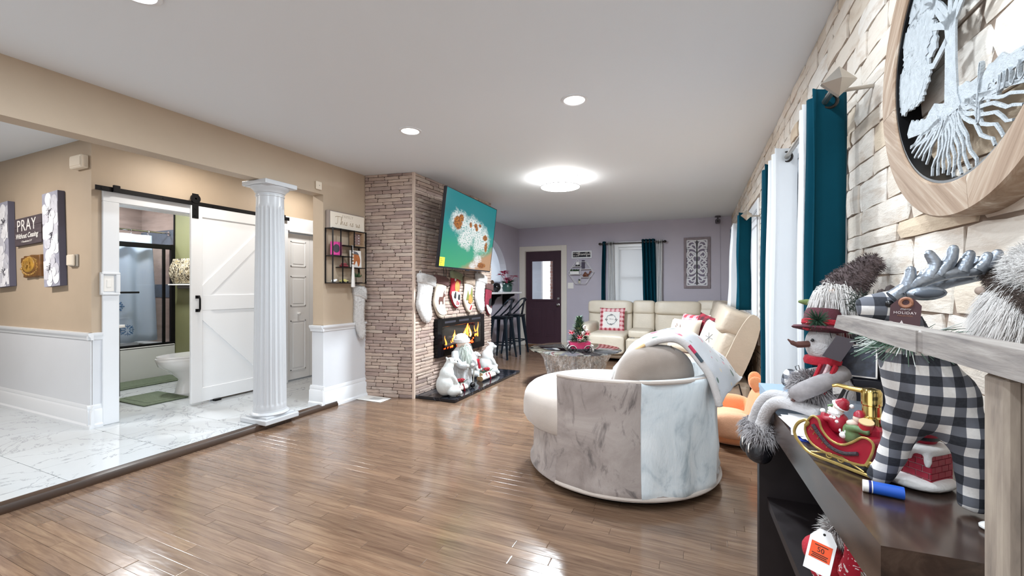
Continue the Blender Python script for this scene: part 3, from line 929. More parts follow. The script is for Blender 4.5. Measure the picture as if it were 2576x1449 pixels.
def flake(yc, zc_, r_):
    q = B()
    for k in range(8):
        a_ = k * PI / 4
        for r0, r1, w_ in ((0.25, 0.95, 0.07),):
            pts = [onsheet(yc + r_ * r0 * math.cos(a_), zc_ + r_ * r0 * math.sin(a_)), onsheet(yc + r_ * r1 * math.cos(a_), zc_ + r_ * r1 * math.sin(a_))]
            q.tube(pts, w_ * r_, 4, flat=0.4)
        for s_ in (-1, 1):
            p0 = onsheet(yc + r_ * .55 * math.cos(a_), zc_ + r_ * .55 * math.sin(a_)); p1 = onsheet(yc + r_ * .85 * math.cos(a_ + s_ * .35), zc_ + r_ * .85 * math.sin(a_ + s_ * .35))
            q.tube([p0, p1], 0.05 * r_, 4, flat=0.4)
    return q.build('printed_snowflake', SNOWB, t)
for a_ in ((2.36, 1.58, .075), (2.78, 1.64, .07), (2.50, 1.02, .07), (2.86, 0.98, .08), (2.96, 0.68, .075), (2.66, 1.36, .04)): flake(*a_)
q = B()
for i in range(9):
    zz_ = 0.60 + 0.045 * i; w_ = 0.17 * (1 - i / 10)
    for s_ in (-1, 1):
        q.tube([onsheet(2.32, zz_ + .03), onsheet(2.32 + s_ * w_, zz_ - 0.02)], [0.012, 0.003], 5, flat=0.4)
        q.tube([onsheet(2.32 + s_ * w_ * .5, zz_), onsheet(2.32 + s_ * w_ * .8, zz_ - 0.045)], [0.008, 0.002], 5, flat=0.4)
q.build('printed_tree', PRG, t)
q = B(); q.tube([onsheet(2.36, 0.56), onsheet(2.37, 0.70)], 0.045, 8, flat=0.25); q.build('printed_red_figure', PRR, t)
q = B()
for p in (((2.66, .92), (2.72, 1.0)), ((2.6, .75), (2.64, .86)), ((2.74, .72), (2.8, .80)), ((2.8, .80), (2.83, .73)), ((2.70, 1.06), (2.66, 1.11))): q.tube([onsheet(*p[0]), onsheet(*p[1])], 0.008, 5, flat=0.4)
q.build('printed_sprig', PRK, t)

t = thing('toilet', 'white toilet with a closed lid beside the olive bathroom wall', 'toilet', (-5.28, 3.0, 0.04))
q = B()
zz = [0.04, 0.08, 0.20, 0.30, 0.36, 0.42]; wx = [0.11, 0.105, 0.10, 0.14, 0.18, 0.19]; ly = [0.22, 0.21, 0.19, 0.24, 0.29, 0.30]; cyy = [3.02, 3.02, 3.03, 2.98, 2.94, 2.93]
n = 28
vs = [(-5.28 + wx[i] * math.cos(2 * PI * j / n), cyy[i] + ly[i] * math.sin(2 * PI * j / n), zz[i]) for i in range(6) for j in range(n)]
fs = [(i * n + j, i * n + (j + 1) % n, (i + 1) * n + (j + 1) % n, (i + 1) * n + j) for i in range(5) for j in range(n)] + [tuple(range(n))[::-1], tuple(5 * n + j for j in range(n))]
q.add(vs, fs); q.build('bowl', WHITE_CER, t, smooth=60)
q = B(); q.prism([(-5.28 + .195 * math.cos(2 * PI * j / n), 2.93 + .305 * math.sin(2 * PI * j / n)) for j in range(n)], 0.42, 0.445); q.build('seat', WHITE_CER, t)
q = B(); q.prism([(-5.28 + .19 * math.cos(2 * PI * j / n), 2.935 + .30 * math.sin(2 * PI * j / n)) for j in range(n)], 0.447, 0.468); q.build('lid', WHITE_CER, t)
q = B(); q.bb((-5.48, 3.23, 0.40), (-5.08, 3.42, 0.76), bev=0.03); q.build('tank', WHITE_CER, t)
q = B(); q.bb((-5.49, 3.22, 0.76), (-5.07, 3.43, 0.79), bev=0.012); q.build('tank_lid', WHITE_CER, t)

MATM = mat('sage_bath_mat', '#6b7662', 0.95, var=0.15, scale=30, bump=0.8, bscale=160, bdist=0.01)
def matrug(lo, hi, lab):
    q = B(); q.bb(lo, hi, bev=0.006)
    q.bb((lo[0] + .06, lo[1] + .06, hi[2] - .002), (hi[0] - .06, hi[1] - .06, hi[2] + .004), bev=0.004)
    single(q.build('bath_mat', MATM), lab, 'mat', 'sage green bath mats')
matrug((-5.56, 2.38, 0.0405), (-5.0, 2.785, 0.056), 'sage green bath mat in front of the toilet, nearer the doorway')
matrug((-6.48, 2.46, 0.0405), (-6.02, 3.38, 0.056), 'long sage green bath mat along the bathtub apron')
t = thing('towel_shelf', 'small wall shelf on the olive bathroom wall under the patterned towel', 'shelf', (-6.05, 3.43, 1.27))
q = B(); q.bb((-6.38, 3.30, 1.245), (-5.9, 3.45, 1.262), bev=0.003); q.build('board', WHITE_P, t)
q = B(); q.bb((-6.30, 3.36, 1.20), (-6.0, 3.45, 1.245), bev=0.01); q.build('bracket', mat('shelf_bracket', '#585048', 0.5), t)
LEAFT = bpy.data.materials.new('leaf_print_towel'); _t = NT(LEAFT)
_n = _t.noise(_t.coord('Object', (1, 1, .5), (0.5, 0, 0)), 26, 2, 0.5, 2.0)
_t.link(_t.ramp(_n, [(0.42, lin('#3c3426')), (0.48, lin('#77684a')), (0.52, lin('#d8d0bc')), (0.6, lin('#8d7d58'))]), _t.bsdf.inputs['Base Color']); _t.set(Roughness=0.9)
q = B(); q.grid(lambda u, v: (-6.36 + .42 * u, 3.36 - .05 * math.sin(PI * min(1, v * 1.1)) + .01 * math.sin(u * 20), 1.28 + 0.31 * v), 20, 8)
single(q.build('folded_towel', LEAFT, solid=0.03, smooth=180), 'brown and cream leaf patterned towel on the bathroom wall shelf', 'towel')
t = thing('vanity', 'dark vanity cabinet with a white top just inside the bathroom doorway', 'vanity', (-5.8, 2.17, 0.04))
q = B(); q.bb((-6.1, 1.98, 0.09), (-5.47, 2.40, 0.80), bev=0.004); q.build('body', mat('vanity_dark', '#22262c', 0.4), t)
q = B(); q.bb((-6.12, 1.975, 0.80), (-5.44, 2.43, 0.83), bev=0.005); q.build('countertop', WHITE_CER, t)
q = B()
for x_ in (-6.07, -5.50):
    for y_ in (2.0, 2.37): q.cyl((x_, y_, 0.04), (x_, y_, 0.1), 0.02, 0.025, 10)
q.build('feet', mat('vanity_dark', '#22262c', 0.4), t)

# ------------------------------------------------------------------ things on the picture wall
M = FY(1.85)
PET = mat('petal_white_paint', '#e9e9ee', 0.8, var=0.12, scale=16); CENT = mat('flower_centre_paint', '#4b4852', 0.8); CANV = mat('grey_canvas', '#9d9dac', 0.85, var=0.2, scale=8); CEDGE = mat('slate_canvas_edge', '#5b5a6b', 0.85)
PETSH = mat('petal_grey_paint', '#c4c4cd', 0.8, var=0.15, scale=20)
def floral(xc, zc_, w, h, tilt, label, flowers, seed):
    t = thing('floral_canvas', label, 'picture', (xc, 1.80, zc_), 0, 'white flower canvases on the tan wall')
    T = M @ Matrix.Translation((xc, zc_, 0)) @ Matrix.Rotation(R(tilt), 4, 'Z')
    q = B(); q.bb((-w / 2, -h / 2, 0.002), (w / 2, h / 2, 0.048), T, bev=0.002); q.build('stretcher', CEDGE, t)
    q = B(); q.bb((-w / 2, -h / 2, 0.048), (w / 2, h / 2, 0.0495), T); face = q.build('painted_face', CANV, t, smooth=0)
    r_ = random.Random(seed)
    for fx_, fz_, fr in flowers:
        q = B(); q2 = B()
        for ring, cnt in ((1.0, 7), (0.72, 6)):
            for k in range(cnt):
                a_ = 2 * PI * k / cnt + r_.uniform(-.25, .25) + ring
                L = fr * ring * r_.uniform(.85, 1.1); wd = L * .42
                pts = []
                for (pu, pv) in sm2([(0.08, 0.0), (0.4, .5), (.75, .8), (1.0, .35), (1.02, -.25), (.8, -.8), (.42, -.52)], 3):
                    x_ = pu * L; y_ = pv * wd
                    px_ = fx_ + x_ * math.cos(a_) - y_ * math.sin(a_); pz_ = fz_ + x_ * math.sin(a_) + y_ * math.cos(a_)
                    pts.append((max(-w / 2 + .001, min(w / 2 - .001, px_)), max(-h / 2 + .001, min(h / 2 - .001, pz_))))
                zt_ = 0.0497 + 0.0004 * k + (0.003 if ring < 1 else 0)
                q.prism(pts, zt_ - 0.0002, zt_ + 0.0006, T, mi=0 if k % 3 else 1)
        q.build('painted_petals', [PET, PETSH], face, smooth=0)
        q = B()
        for k in range(26):
            a_ = r_.uniform(0, 6.28); rr_ = fr * .22 * r_.random() ** .5
            q.tube([T @ Vector((fx_, fz_, 0.054)), T @ Vector((fx_ + 1.4 * rr_ * math.cos(a_), fz_ + 1.4 * rr_ * math.sin(a_), 0.0545))], 0.0012, 4)
            q.sph(T @ Vector((fx_ + 1.4 * rr_ * math.cos(a_), fz_ + 1.4 * rr_ * math.sin(a_), 0.055)), 0.003, 6, 4)
        q.build('painted_stamens', CENT, face, kind='stuff')
floral(-5.225, 1.64, 0.285, 0.83, 3.2, 'tall canvas of white flowers, right of the PRAY sign', [(0.0, .24, .17), (.03, .02, .18), (-.02, -.26, .17)], 3)
floral(-6.24, 1.63, 0.34, 0.82, 3.2, 'tall canvas of white flowers cut by the left edge, left of the PRAY sign', [(0.08, .2, .18), (-.05, -.02, .18), (.06, -.27, .17)], 8)
t = thing('pray_sign', 'dark plank wall sign reading PRAY between the two flower canvases', 'sign', (-5.75, 1.83, 1.75))
PLK = mat('dark_sign_plank', '#4d4348', 0.75, var=0.3, scale=7, stretch=(1, 1, 8))
T = M @ Matrix.Translation((-5.745, 1.747, 0)) @ Matrix.Rotation(R(2.5), 4, 'Z')
for k in range(3):
    q = B(); q.bb((-.27, -.13 + k * .087, 0.002), (.27, -.045 + k * .087, 0.026 + .001 * (k % 2)), T, bev=0.002); q.build('plank', PLK, t)
SIGNW = mat('sign_white_paint', '#e6e2de', 0.7)
text('PRAY', SIGNW, T @ Matrix.Translation((-.02, .05, .0275)), 0.155, t, space=1.1)
text('Without Ceasing', SIGNW, T @ Matrix.Translation((-.02, -.045, .0275)), 0.066, t, shear=.35, offset=0.001)
text('1 Thessalonians 5:17', SIGNW, T @ Matrix.Translation((-.02, -.098, .0275)), 0.026, t)
t = thing('carved_plaque', 'carved golden brown wooden plaque shaped like a state, under the PRAY sign', 'plaque', (-5.67, 1.83, 1.41))
T = M @ Matrix.Translation((-5.68, 1.412, 0)) @ Matrix.Rotation(R(2), 4, 'Z')
WOODC = mat('carved_wood', '#6e4a24', 0.5, var=0.4, scale=18); WOODG = mat('carved_wood_gold', '#a47c34', 0.45, var=0.35, scale=22)
q = B(); puff(q, [(-.19, .09), (-.14, .085), (-.13, .105), (-.04, .10), (0, .108), (.12, .1), (.19, .1), (.185, -.10), (.10, -.098), (.07, -.108), (0, -.10), (-.12, -.105), (-.15, -.1), (-.14, -.04), (-.17, 0.0), (-.2, .04)], 0.03, 0.012, T); q.build('backboard', WOODC, t)
q = B(); puff(q, [(-.03 + .12 * math.cos(a_ * PI / 12), .015 + .072 * math.sin(a_ * PI / 12)) for a_ in range(24)], 0.010, 0.02, T @ Matrix.Translation((0, 0, .028))); q.build('carved_oval', WOODG, t)
q = B()
r_ = random.Random(4)
for k in range(30):
    a_ = k * 2 * PI / 30; q.sph(T @ Vector((-.01 + .165 * math.cos(a_) * r_.uniform(.85, 1), .08 * math.sin(a_), .03)), r_.uniform(.006, .013), 6, 4)
for k in range(12): q.tube([T @ Vector((-.1 + .012 * k, .0 + .02 * math.sin(k), .047)), T @ Vector((-.09 + .012 * k, .03 + .02 * math.cos(k * 2), .047))], .004, 5)
q.build('carving', WOODG, t)
q = B(); q.bb((-4.885, 2.215, 0), (-4.69, 2.325, 0.055), M, bev=0.008); b2 = q
CREAMP = mat('cream_plastic', '#e0d4c2', 0.4)
t = thing('door_chime', 'cream box door chime high on the tan wall corner', 'door chime', (-4.79, 1.82, 2.27)); q.build('cover', CREAMP, t)
q = B(); q.bb((-4.875, 2.235, 0.055), (-4.70, 2.305, 0.058), M, bev=0.002); q.build('grille', CREAMP, t)
t = thing('thermostat', 'cream thermostat box on the tan wall beside the right flower canvas', 'thermostat', (-4.92, 1.83, 1.45))
q = B(); q.bb((-5.0, 1.395, 0), (-4.86, 1.50, 0.012), M, bev=0.004); q.build('backplate', mat('grey_plastic', '#9b958c', 0.5), t)
q = B(); q.bb((-4.995, 1.40, 0.012), (-4.885, 1.497, 0.035), M, bev=0.008); q.build('cover', CREAMP, t)
t = thing('wall_sensor', 'small cream sensor on the tan beam near the column top', 'sensor', (-3.45, 3.085, 2.22))
q = B(); q.bb((3.05, 2.18, 0), (3.12, 2.262, 0.018), FX(-3.45), bev=0.006); q.build('cover', CREAMP, t)
q = B(); q.sph((-3.431, 3.087, 2.222), 0.004, 8, 6); q.build('indicator', mat('grey_plastic', '#9b958c', 0.5), t)
# ------------------------------------------------------------------ pier wall: sign, cubby and its contents
t = thing('family_sign', 'cream box sign reading FAMILY This is us above the black cubby shelf', 'sign', (-3.42, 3.42, 1.9))
M = FX(-3.45)
q = B(); q.bb((3.17, 1.815, 0.004), (3.655, 1.995, 0.055), M, bev=0.003); q.build('box', mat('sign_grey_edge', '#8d8078', 0.7), t)
q = B(); q.bb((3.185, 1.82, 0.055), (3.655, 1.985, 0.0575), M); q.build('face', mat('sign_cream', '#e4dacb', 0.7), t, smooth=0)
GOLDI = mat('tan_ink', '#8d7450', 0.7); PALEI = mat('pale_ink', '#c3b8a8', 0.7)
text('FAMILY', PALEI, M @ Matrix.Translation((3.415, 1.952, 0.058)), 0.042, t, space=1.15)
def strokes(lines, T, r_, m, parent, name='lettering'):
    q = B()
    for ln in lines: q.tube([T @ Vector((a, c, 0)) for a, c in [(p.x, p.y) for p in smoothpath([(a, c, 0) for a, c in ln], 4)]], r_, 5, flat=0.35)
    return q.build(name, m, parent)
SCRIPT = {
 'T': [[(-.1, .85), (.2, .95), (.75, .98)], [(.35, .95), (.28, .5), (.22, .1), (.05, 0.0), (0, .15)]],
 'h': [[(0, 0), (.12, .5), (.25, .95), (.15, .95), (.1, .4), (.08, 0), (.2, .4), (.32, .42), (.34, .1), (.45, .02), (.55, .15)]],
 'i': [[(0, .1), (.12, .42), (.1, .1), (.2, .02), (.32, .15)], [(.15, .6), (.17, .63)]],
 's': [[(0, .08), (.18, .45), (.2, .2), (.12, .0), (.02, .06), (.2, .06), (.34, .15)]],
 'u': [[(0, .35), (.05, .42), (.06, .1), (.16, .02), (.28, .35), (.28, .1), (.38, .02), (.46, .15)]],
 't': [[(0, .1), (.18, .85), (.12, .2), (.22, .02), (.34, .15)], [(.0, .6), (.32, .64)]],
 'a': [[(.3, .38), (.12, .4), (.04, .12), (.16, .02), (.3, .36), (.3, .1), (.4, .02), (.48, .14)]],
 'n': [[(0, 0), (.06, .4), (.06, .05), (.2, .4), (.3, .36), (.3, .1), (.4, .02), (.48, .15)]],
 'k': [[(0, 0), (.15, .9), (.08, .3), (.04, 0)], [(.3, .42), (.08, .22), (.3, .02), (.42, .1)]],
 'f': [[(0, .1), (.2, .9), (.12, .95), (.06, .2), (0, -.35), (.14, -.3), (.12, .05), (.3, .14)]],
 'l': [[(0, .1), (.18, .9), (.1, .92), (.06, .2), (.14, .02), (.26, .14)]],
 'w': [[(0, .38), (.05, .05), (.16, .1), (.2, .36), (.24, .05), (.36, .1), (.38, .4)]],
 'e': [[(0, .1), (.2, .3), (.12, .42), (.04, .2), (.12, .02), (.3, .14)]],
 'm': [[(0, 0), (.05, .4), (.05, .05), (.15, .4), (.22, .36), (.22, .05), (.33, .4), (.42, .34), (.42, .08), (.5, .02), (.58, .15)]],
 'y': [[(0, .4), (.04, .12), (.14, .06), (.26, .4), (.22, -.1), (.1, -.38), (0, -.3), (.2, -.05), (.38, .12)]],
 'r': [[(0, 0), (.08, .42), (.2, .4), (.22, .3), (.22, .05), (.34, .12)]],
}
SADV = {'T': .72, 'h': .54, 'i': .3, 's': .33, 'u': .46, 't': .33, 'a': .48, 'n': .48, 'k': .42, 'f': .3, 'l': .25, 'w': .42, 'e': .3, 'r': .34, 'm': .58, 'y': .38, ' ': .35}
def script(word, T, size, r_, m, parent):
    x = 0; out = []
    tot = sum(SADV[c] for c in word)
    for c in word:
        if c != ' ':
            for ln in SCRIPT[c]: out.append([((a + x - tot / 2) * size, b_ * size) for a, b_ in ln])
        x += SADV[c]
    return strokes(out, T, r_, m, parent)
script('This is us', M @ Matrix.Translation((3.425, 1.862, 0.0585)), 0.085, 0.0022, GOLDI, t)

t = thing('cubby_shelf', 'black metal cubby wall shelf holding photos, plant and trinkets below the family sign', 'shelf', (-3.39, 3.4, 1.53))
y0, y1, z0, z1 = 3.17, 3.63, 1.262, 1.812
def bar(name, a, c, w=0.009):
    q = B(); q.bb([min(a[i], c[i]) - w / 2 for i in range(3)], [max(a[i], c[i]) + w / 2 for i in range(3)]); return q.build(name, BLACK, t, smooth=0)
XF_, XB_ = -3.345, -3.442
for y_ in (y0, y1):
    for x_ in (XF_, XB_): bar('post', (x_, y_, z0), (x_, y_, z1), 0.010)
def plate(ya, yb, z): 
    q = B(); q.bb((XB_, ya, z - .004), (XF_, yb, z + .004)); return q.build('shelf', BLACK, t, smooth=0)
for a in ((y0, y1, z0), (y0, y1, z1), (3.17, 3.425, 1.535), (3.315, y1, 1.65), (3.30, y1, 1.424)): plate(*a)
for (y_, za, zb) in ((3.275, 1.535, z1), (3.30, z0, 1.535), (3.425, 1.262, 1.65), (3.46, 1.65, z1)): bar('divider', (XF_, y_, za), (XF_, y_, zb), 0.009)
WALN = mat('pale_wood', '#a08468', 0.6, var=0.2, scale=20, stretch=(1, 1, 5))
t = thing('shadow_box', 'brown wooden shadow box in the top right of the black cubby shelf', 'frame', (-3.39, 3.545, 1.655))
q = B(); M2 = frame((-3.375, 3.545, 1.735), (0, 1, 0), (0, 0, 1))
for lo, hi in (((-.075, -.08, -.05), (-.058, .08, .012)), ((.058, -.08, -.05), (.075, .08, .012)), ((-.058, -.08, -.05), (.058, -.063, .012)), ((-.058, .063, -.05), (.058, .08, .012))): q.bb(lo, hi, M2)
q.build('frame', WALN, t, smooth=0)
q = B(); q.bb((-.058, -.063, -.03), (.058, .063, -.025), M2); q.build('backing', mat('taupe_card', '#8d7470', 0.8), t, smooth=0)
for i in range(2):
    for j in range(4):
        q = B(); q.sph(M2 @ Vector((-.03 + .06 * i, -.045 + .03 * j, -.02)), .007, 8, 6); q.build('bead', SIGNW, t)
t = thing('pink_frame', 'hot pink photo frame leaning on the left cubby shelf', 'frame', (-3.39, 3.26, 1.54))
M2 = frame((-3.392, 3.255, 1.612), (0.25, 1, -0.0), (-0.12, 0.12, 1))
q = B(); q.bb((-.06, -.07, 0), (.06, .07, .01), M2, bev=.002); q.build('frame', mat('hot_pink', '#d23a90', 0.5), t)
q = B(); q.prism([(.036 * math.cos(a * PI / 10), .044 * math.sin(a * PI / 10)) for a in range(20)], .01, .012, M2); q.build('photo', mat('photo_dark', '#3d3440', 0.5, var=.5, scale=30), t)
t = thing('photo_print', 'white backed colour photo of a person in orange, propped in the cubby', 'photo', (-3.40, 3.52, 1.43))
M2 = frame((-3.40, 3.53, 1.522), (0.1, 1, 0), (-0.05, 0, 1))
q = B(); q.bb((-.075, -.092, 0), (.075, .092, .006), M2); q.build('card', SIGNW, t, smooth=0)
q = B(); puff(q, sm2([(-.03, -.085), (-.045, -.02), (-.05, .03), (-.02, .065), (.03, .06), (.06, .0), (.05, -.06), (.03, -.08), (.01, -.02)]), .0012, .003, M2 @ Matrix.Translation((0, 0, .006)), layers=1); q.build('printed_figure', mat('print_orange', '#b0693c', .6, var=.35, scale=40), t)
q = B(); puff(q, sm2([(-.055, .045), (-.03, .08), (.02, .075), (.045, .045), (0, .05)]), .0012, .003, M2 @ Matrix.Translation((0, 0, .0066)), layers=1); q.build('printed_cap', mat('print_grey', '#66646a', .6), t)
t = thing('succulent_pot', 'small green succulent in a grey pot at the cubby bottom', 'potted plant', (-3.39, 3.56, 1.266))
q = B(); q.bb((-3.425, 3.515, 1.266), (-3.355, 3.60, 1.325), bev=.006); q.build('pot', mat('grey_pot', '#8a7d70', .7), t)
LEAFG = mat('leaf_green', '#3f5a3c', 0.6, var=.3, scale=30)
q = B(); r_ = random.Random(2)
for k in range(40):
    a = r_.uniform(0, 6.28); p0 = Vector((-3.39 + .015 * math.cos(a), 3.557 + .02 * math.sin(a), 1.325)); p1 = p0 + Vector((.03 * math.cos(a), .035 * math.sin(a), r_.uniform(.02, .055)))
    q.tube([p0, (p0 + p1) / 2, p1], [.003, .006, .001], 5)
q.build('leaves', LEAFG, t, kind='stuff')
t = thing('bead_tassel', 'white beaded tassel hanging over the front of the cubby', 'tassel', (-3.335, 3.43, 1.56))
q = B(); q.tube([(-3.345, 3.43, 1.60), (-3.335, 3.43, 1.655), (-3.355, 3.43, 1.66)], .002, 5); q.tube([(-3.335, 3.43, 1.655), (-3.335, 3.43, 1.47)], .0018, 5); q.build('cord', SIGNW, t)
for k in range(7):
    q = B(); q.sph((-3.335, 3.43, 1.58 - k * .017), .009, 10, 7); q.build('bead', WALN if k % 2 else SIGNW, t)
q = B(); q.lathe([(0, .0), (.014, -.005), (.009, -.03), (.012, -.06), (.02, -.24), (.0, -.245)], (-3.335, 3.43, 1.46), 14, fn=lambda a, r, z: r * (1 + .12 * math.sin(a * 9))); q.build('tassel_skirt', SIGNW, t)
t = thing('toy_car', 'small yellow and white toy car on the cubby bottom shelf', 'toy', (-3.385, 3.36, 1.266))
q = B(); q.bb((-3.41, 3.31, 1.272), (-3.37, 3.41, 1.29), bev=.005); q.bb((-3.405, 3.335, 1.288), (-3.375, 3.385, 1.304), bev=.006); q.build('car_body', mat('pale_yellow', '#d8cf8a', .4), t)
for y_ in (3.33, 3.39):
    for x_ in (-3.412, -3.368):
        q = B(); q.tube([(x_ - .004, y_, 1.275), (x_ + .004, y_, 1.275)], .009, 12); q.build('wheel', BLACKP, t)
q = B(); q.sph((-3.38, 3.215, 1.282), (.022, .028, .016)); q.sph((-3.37, 3.235, 1.29), (.012, .014, .012))
single(q.build('trinket', WHITE_CER), 'small white rounded trinket in the bottom left corner of the cubby', 'trinket')
q = B(); q.bb((-3.42, 3.32, 1.429), (-3.36, 3.40, 1.45), bev=.008); q.bb((-3.41, 3.335, 1.45), (-3.37, 3.385, 1.47), bev=.006)
single(q.build('keepsake_box', mat('dusty_red', '#8f4148', .6)), 'dusty red little box on the middle cubby shelf', 'box')

# ------------------------------------------------------------------ stockings
FURW = mat('white_plush', '#cbc8c6', 0.95, var=.06, scale=30, bump=1.0, bscale=150, bdist=.006, sheen=.3)
FURT = mat('tan_plush', '#9a8878', 0.95, var=.25, scale=40, bump=1.0, bscale=150, bdist=.005)
BRNF = mat('brown_cuff_cloth', '#5a3f3c', 0.9, var=.2, scale=30, bump=.4, bscale=250)
def stocking(yc, ztop, H, lab, body, cuff, deco=None, group='stockings hung under the television', mid=None, rot=0.0, furry=False, frm=None, wide=1.0):
    t = thing('christmas_stocking', lab, 'stocking', (-2.84, yc, ztop), 0, group)
    T = (frm or frame((-2.838, yc, ztop), (0, 1, 0), (0, 0, 1))) @ Matrix.Rotation(R(rot), 4, 'Z') @ Matrix.Diagonal((H * wide, H, H * .8, 1)) @ Matrix.Translation((-.22, -1, 0))
    leg = sm2([(.03, .86), (.44, .83), (.42, .6), (.38, .38), (.42, .2), (.38, .05), (.26, .0), (.13, .06), (.02, .2), (-.06, .36), (-.04, .5), (0, .68)], 3)
    q = B(); puff(q, leg, .10 if furry else .07, .07, T); legp = q.build('leg', body, t, smooth=60)
    cf = sm2([(-.02, 1.0), (.26, .985), (.52, .93), (.52, .80), (.51, .72), (.25, .77), (.0, .80), (-.03, .9)], 2)
    q = B(); puff(q, cf, .13 if furry else .095, .045, T); q.build('cuff', cuff, t, smooth=60)
    q = B(); q.tube([T @ Vector(p) for p in ((.04, .98, .03), (.02, 1.04, .03), (.06, 1.06, .03), (.08, 1.0, .03))], .004, 6); q.build('loop', cuff, t)
    if furry:
        bs = B(); puff(bs, leg, .10, .07, T, layers=2); puff(bs, cf, .13, .045, T, layers=2)
        q = fur(B(), bs, 2600, .013, .0018, .2, seed=int(yc * 100)); q.build('pile', body, t, recalc=False, smooth=0, kind='stuff')
    for nm, poly, m_, lift in (deco or []):
        q = B(); puff(q, poly, .012, .004, T @ Matrix.Translation((0, 0, lift)), layers=1); q.build(nm, m_, legp, smooth=0)
    return t
CRM = mat('cream_felt', '#bfb3a4', .9, var=.06, scale=25, bump=.3, bscale=300)
REDF = mat('red_felt', '#9b1f2e', .9, var=.12, scale=25, bump=.3, bscale=300)
GRNF = mat('sage_felt', '#7d8268', .9, var=.1, scale=25)
OLIV = mat('olive_felt', '#6f7436', .9, var=.2, scale=20)
ORNG = mat('ochre_felt', '#b07e42', .9, var=.25, scale=25)
BLKF = mat('black_felt', '#1d1a1c', .9)
WHTF = mat('white_felt', '#d3d0cd', .9)
BRN2 = mat('brown_felt', '#5d3b34', .9)
deer = [(.10, .33), (.13, .33), (.14, .40), (.24, .40), (.25, .33), (.28, .33), (.28, .44), (.31, .5), (.36, .5), (.35, .56), (.31, .58), (.33, .64), (.30, .6), (.26, .5), (.12, .5), (.09, .42)]
stocking(4.0, 1.37, .55, 'fluffy white fur stocking, first from the chimney corner', FURW, FURW, furry=True)
stocking(4.31, 1.365, .52, 'cream felt stocking with a brown deer and brown cuff', CRM, BRNF, [('deer_patch', deer, BRN2, .072), ('toe_stripe', sm2([(.0, .24), (.12, .12), (.3, .08), (.4, .12), (.38, .18), (.2, .16), (.06, .28)], 2), WHTF, .072)])
stocking(4.66, 1.425, .47, 'red stocking with a gingerbread figure, sage cuff and white toe', REDF, GRNF,
         [('white_foot', sm2([(-.03, .45), (.38, .42), (.38, .2), (.34, .08), (.24, .03), (.1, .1), (-.01, .26)], 2), WHTF, .070),
          ('figure_patch', sm2([(.12, .62), (.2, .74), (.3, .72), (.36, .6), (.3, .46), (.14, .46)], 3), ORNG, .072), ('boot_patch', sm2([(.05, .3), (.12, .44), (.16, .42), (.15, .26)], 2), BLKF, .084),
          ('boot_patch', sm2([(.26, .24), (.28, .36), (.35, .36), (.35, .22)], 2), BLKF, .084), ('candy_stripe', [(.2, .2), (.24, .2), (.22, .08), (.18, .1)], REDF, .084), ('candy_stripe', [(.28, .17), (.32, .16), (.3, .08), (.26, .088)], REDF, .084), ('pompom', sm2([(.08, .76), (.12, .8), (.16, .76), (.12, .72)], 2), WHTF, .088)])
stocking(4.99, 1.365, .49, 'cream stocking with green tree and ochre patches and a tan fur cuff', CRM, FURT,
         [('tree_patch', [(.02, .36), (.12, .62), (.2, .36)], OLIV, .072), ('tree_patch', [(.2, .4), (.34, .72), (.38, .3)], OLIV, .072), ('ochre_patch', sm2([(.12, .3), (.2, .52), (.32, .4), (.3, .26)], 2), ORNG, .082), ('toe_mark', [(.2, .1), (.3, .22), (.34, .2), (.26, .08)], REDF, .072)])
stocking(5.31, 1.41, .54, 'fluffy white fur stocking, second from the kitchen end', FURW, FURW, furry=True, wide=.9)
stocking(5.58, 1.285, .47, 'dark red stocking with a brown cuff and white toe, nearest the kitchen', mat('wine_felt', '#7d2436', .9, var=.3, scale=40), BRNF,
         [('white_foot', sm2([(-.02, .34), (.36, .2), (.36, .08), (.24, .02), (.1, .1), (0, .22)], 2), WHTF, .070), ('dark_figure', sm2([(.14, .24), (.16, .44), (.24, .52), (.34, .5), (.32, .38), (.26, .2), (.22, .3)], 2), BLKF, .082)], wide=.85)
tt = stocking(3.56, 1.24, .60, 'white fur stocking hanging at the pier wall beside the chimney', FURW, FURW, furry=True, group='stocking on the pier wall',
         frm=frame((-3.43, 3.60, 1.245), (0.55, .83, 0), (0, 0, 1)), rot=3, wide=.42)

# ------------------------------------------------------------------ electric fireplace
t = thing('electric_fireplace', 'black electric fireplace with burning logs set in the stone chimney', 'fireplace', (-2.85, 4.81, .385))
y0, y1, z0, z1 = 4.222, 5.403, .385, .842
XP = -2.868
FRM = mat('black_gloss_frame', '#08080c', 0.15, spec=.2)
M = FX(XP)
q = B(); q.bb((y0 + .01, z0 + .01, 0.0), (y1 - .01, z1 - .01, .004), M); q.build('back_panel', mat('fire_dark', '#050406', .95, spec=.05), t, smooth=0)
q = B()
for lo, hi in (((y0, z0, 0), (y0 + .10, z1, .062)), ((y1 - .10, z0, 0), (y1, z1, .062)), ((y0 + .1, z0, 0), (y1 - .1, z0 + .085, .062)), ((y0 + .1, z1 - .10, 0), (y1 - .1, z1, .062))): q.bb(lo, hi, M, bev=.003)
frm_ = q.build('frame', FRM, t)
LOG = mat('charred_log', '#2b211e', .8, var=.5, scale=30)
EMB = mat('ember_glow', '#ff3b12', .6, emit=3.0, emit_col='#ff5a20')
for a in (((4.40, .50, .03), (5.0, .53, .035), .022), ((4.7, .57, .03), (5.25, .60, .03), .02), ((4.5, .60, .028), (4.95, .55, .036), .018)):
    q = B(); q.tube([M @ Vector(a[0]), M @ Vector([(a[0][i] + a[1][i]) / 2 + (.006 if i == 1 else 0) for i in range(3)]), M @ Vector(a[1])], a[2], 10); q.build('log', LOG, t)
q = B(); r_ = random.Random(9)
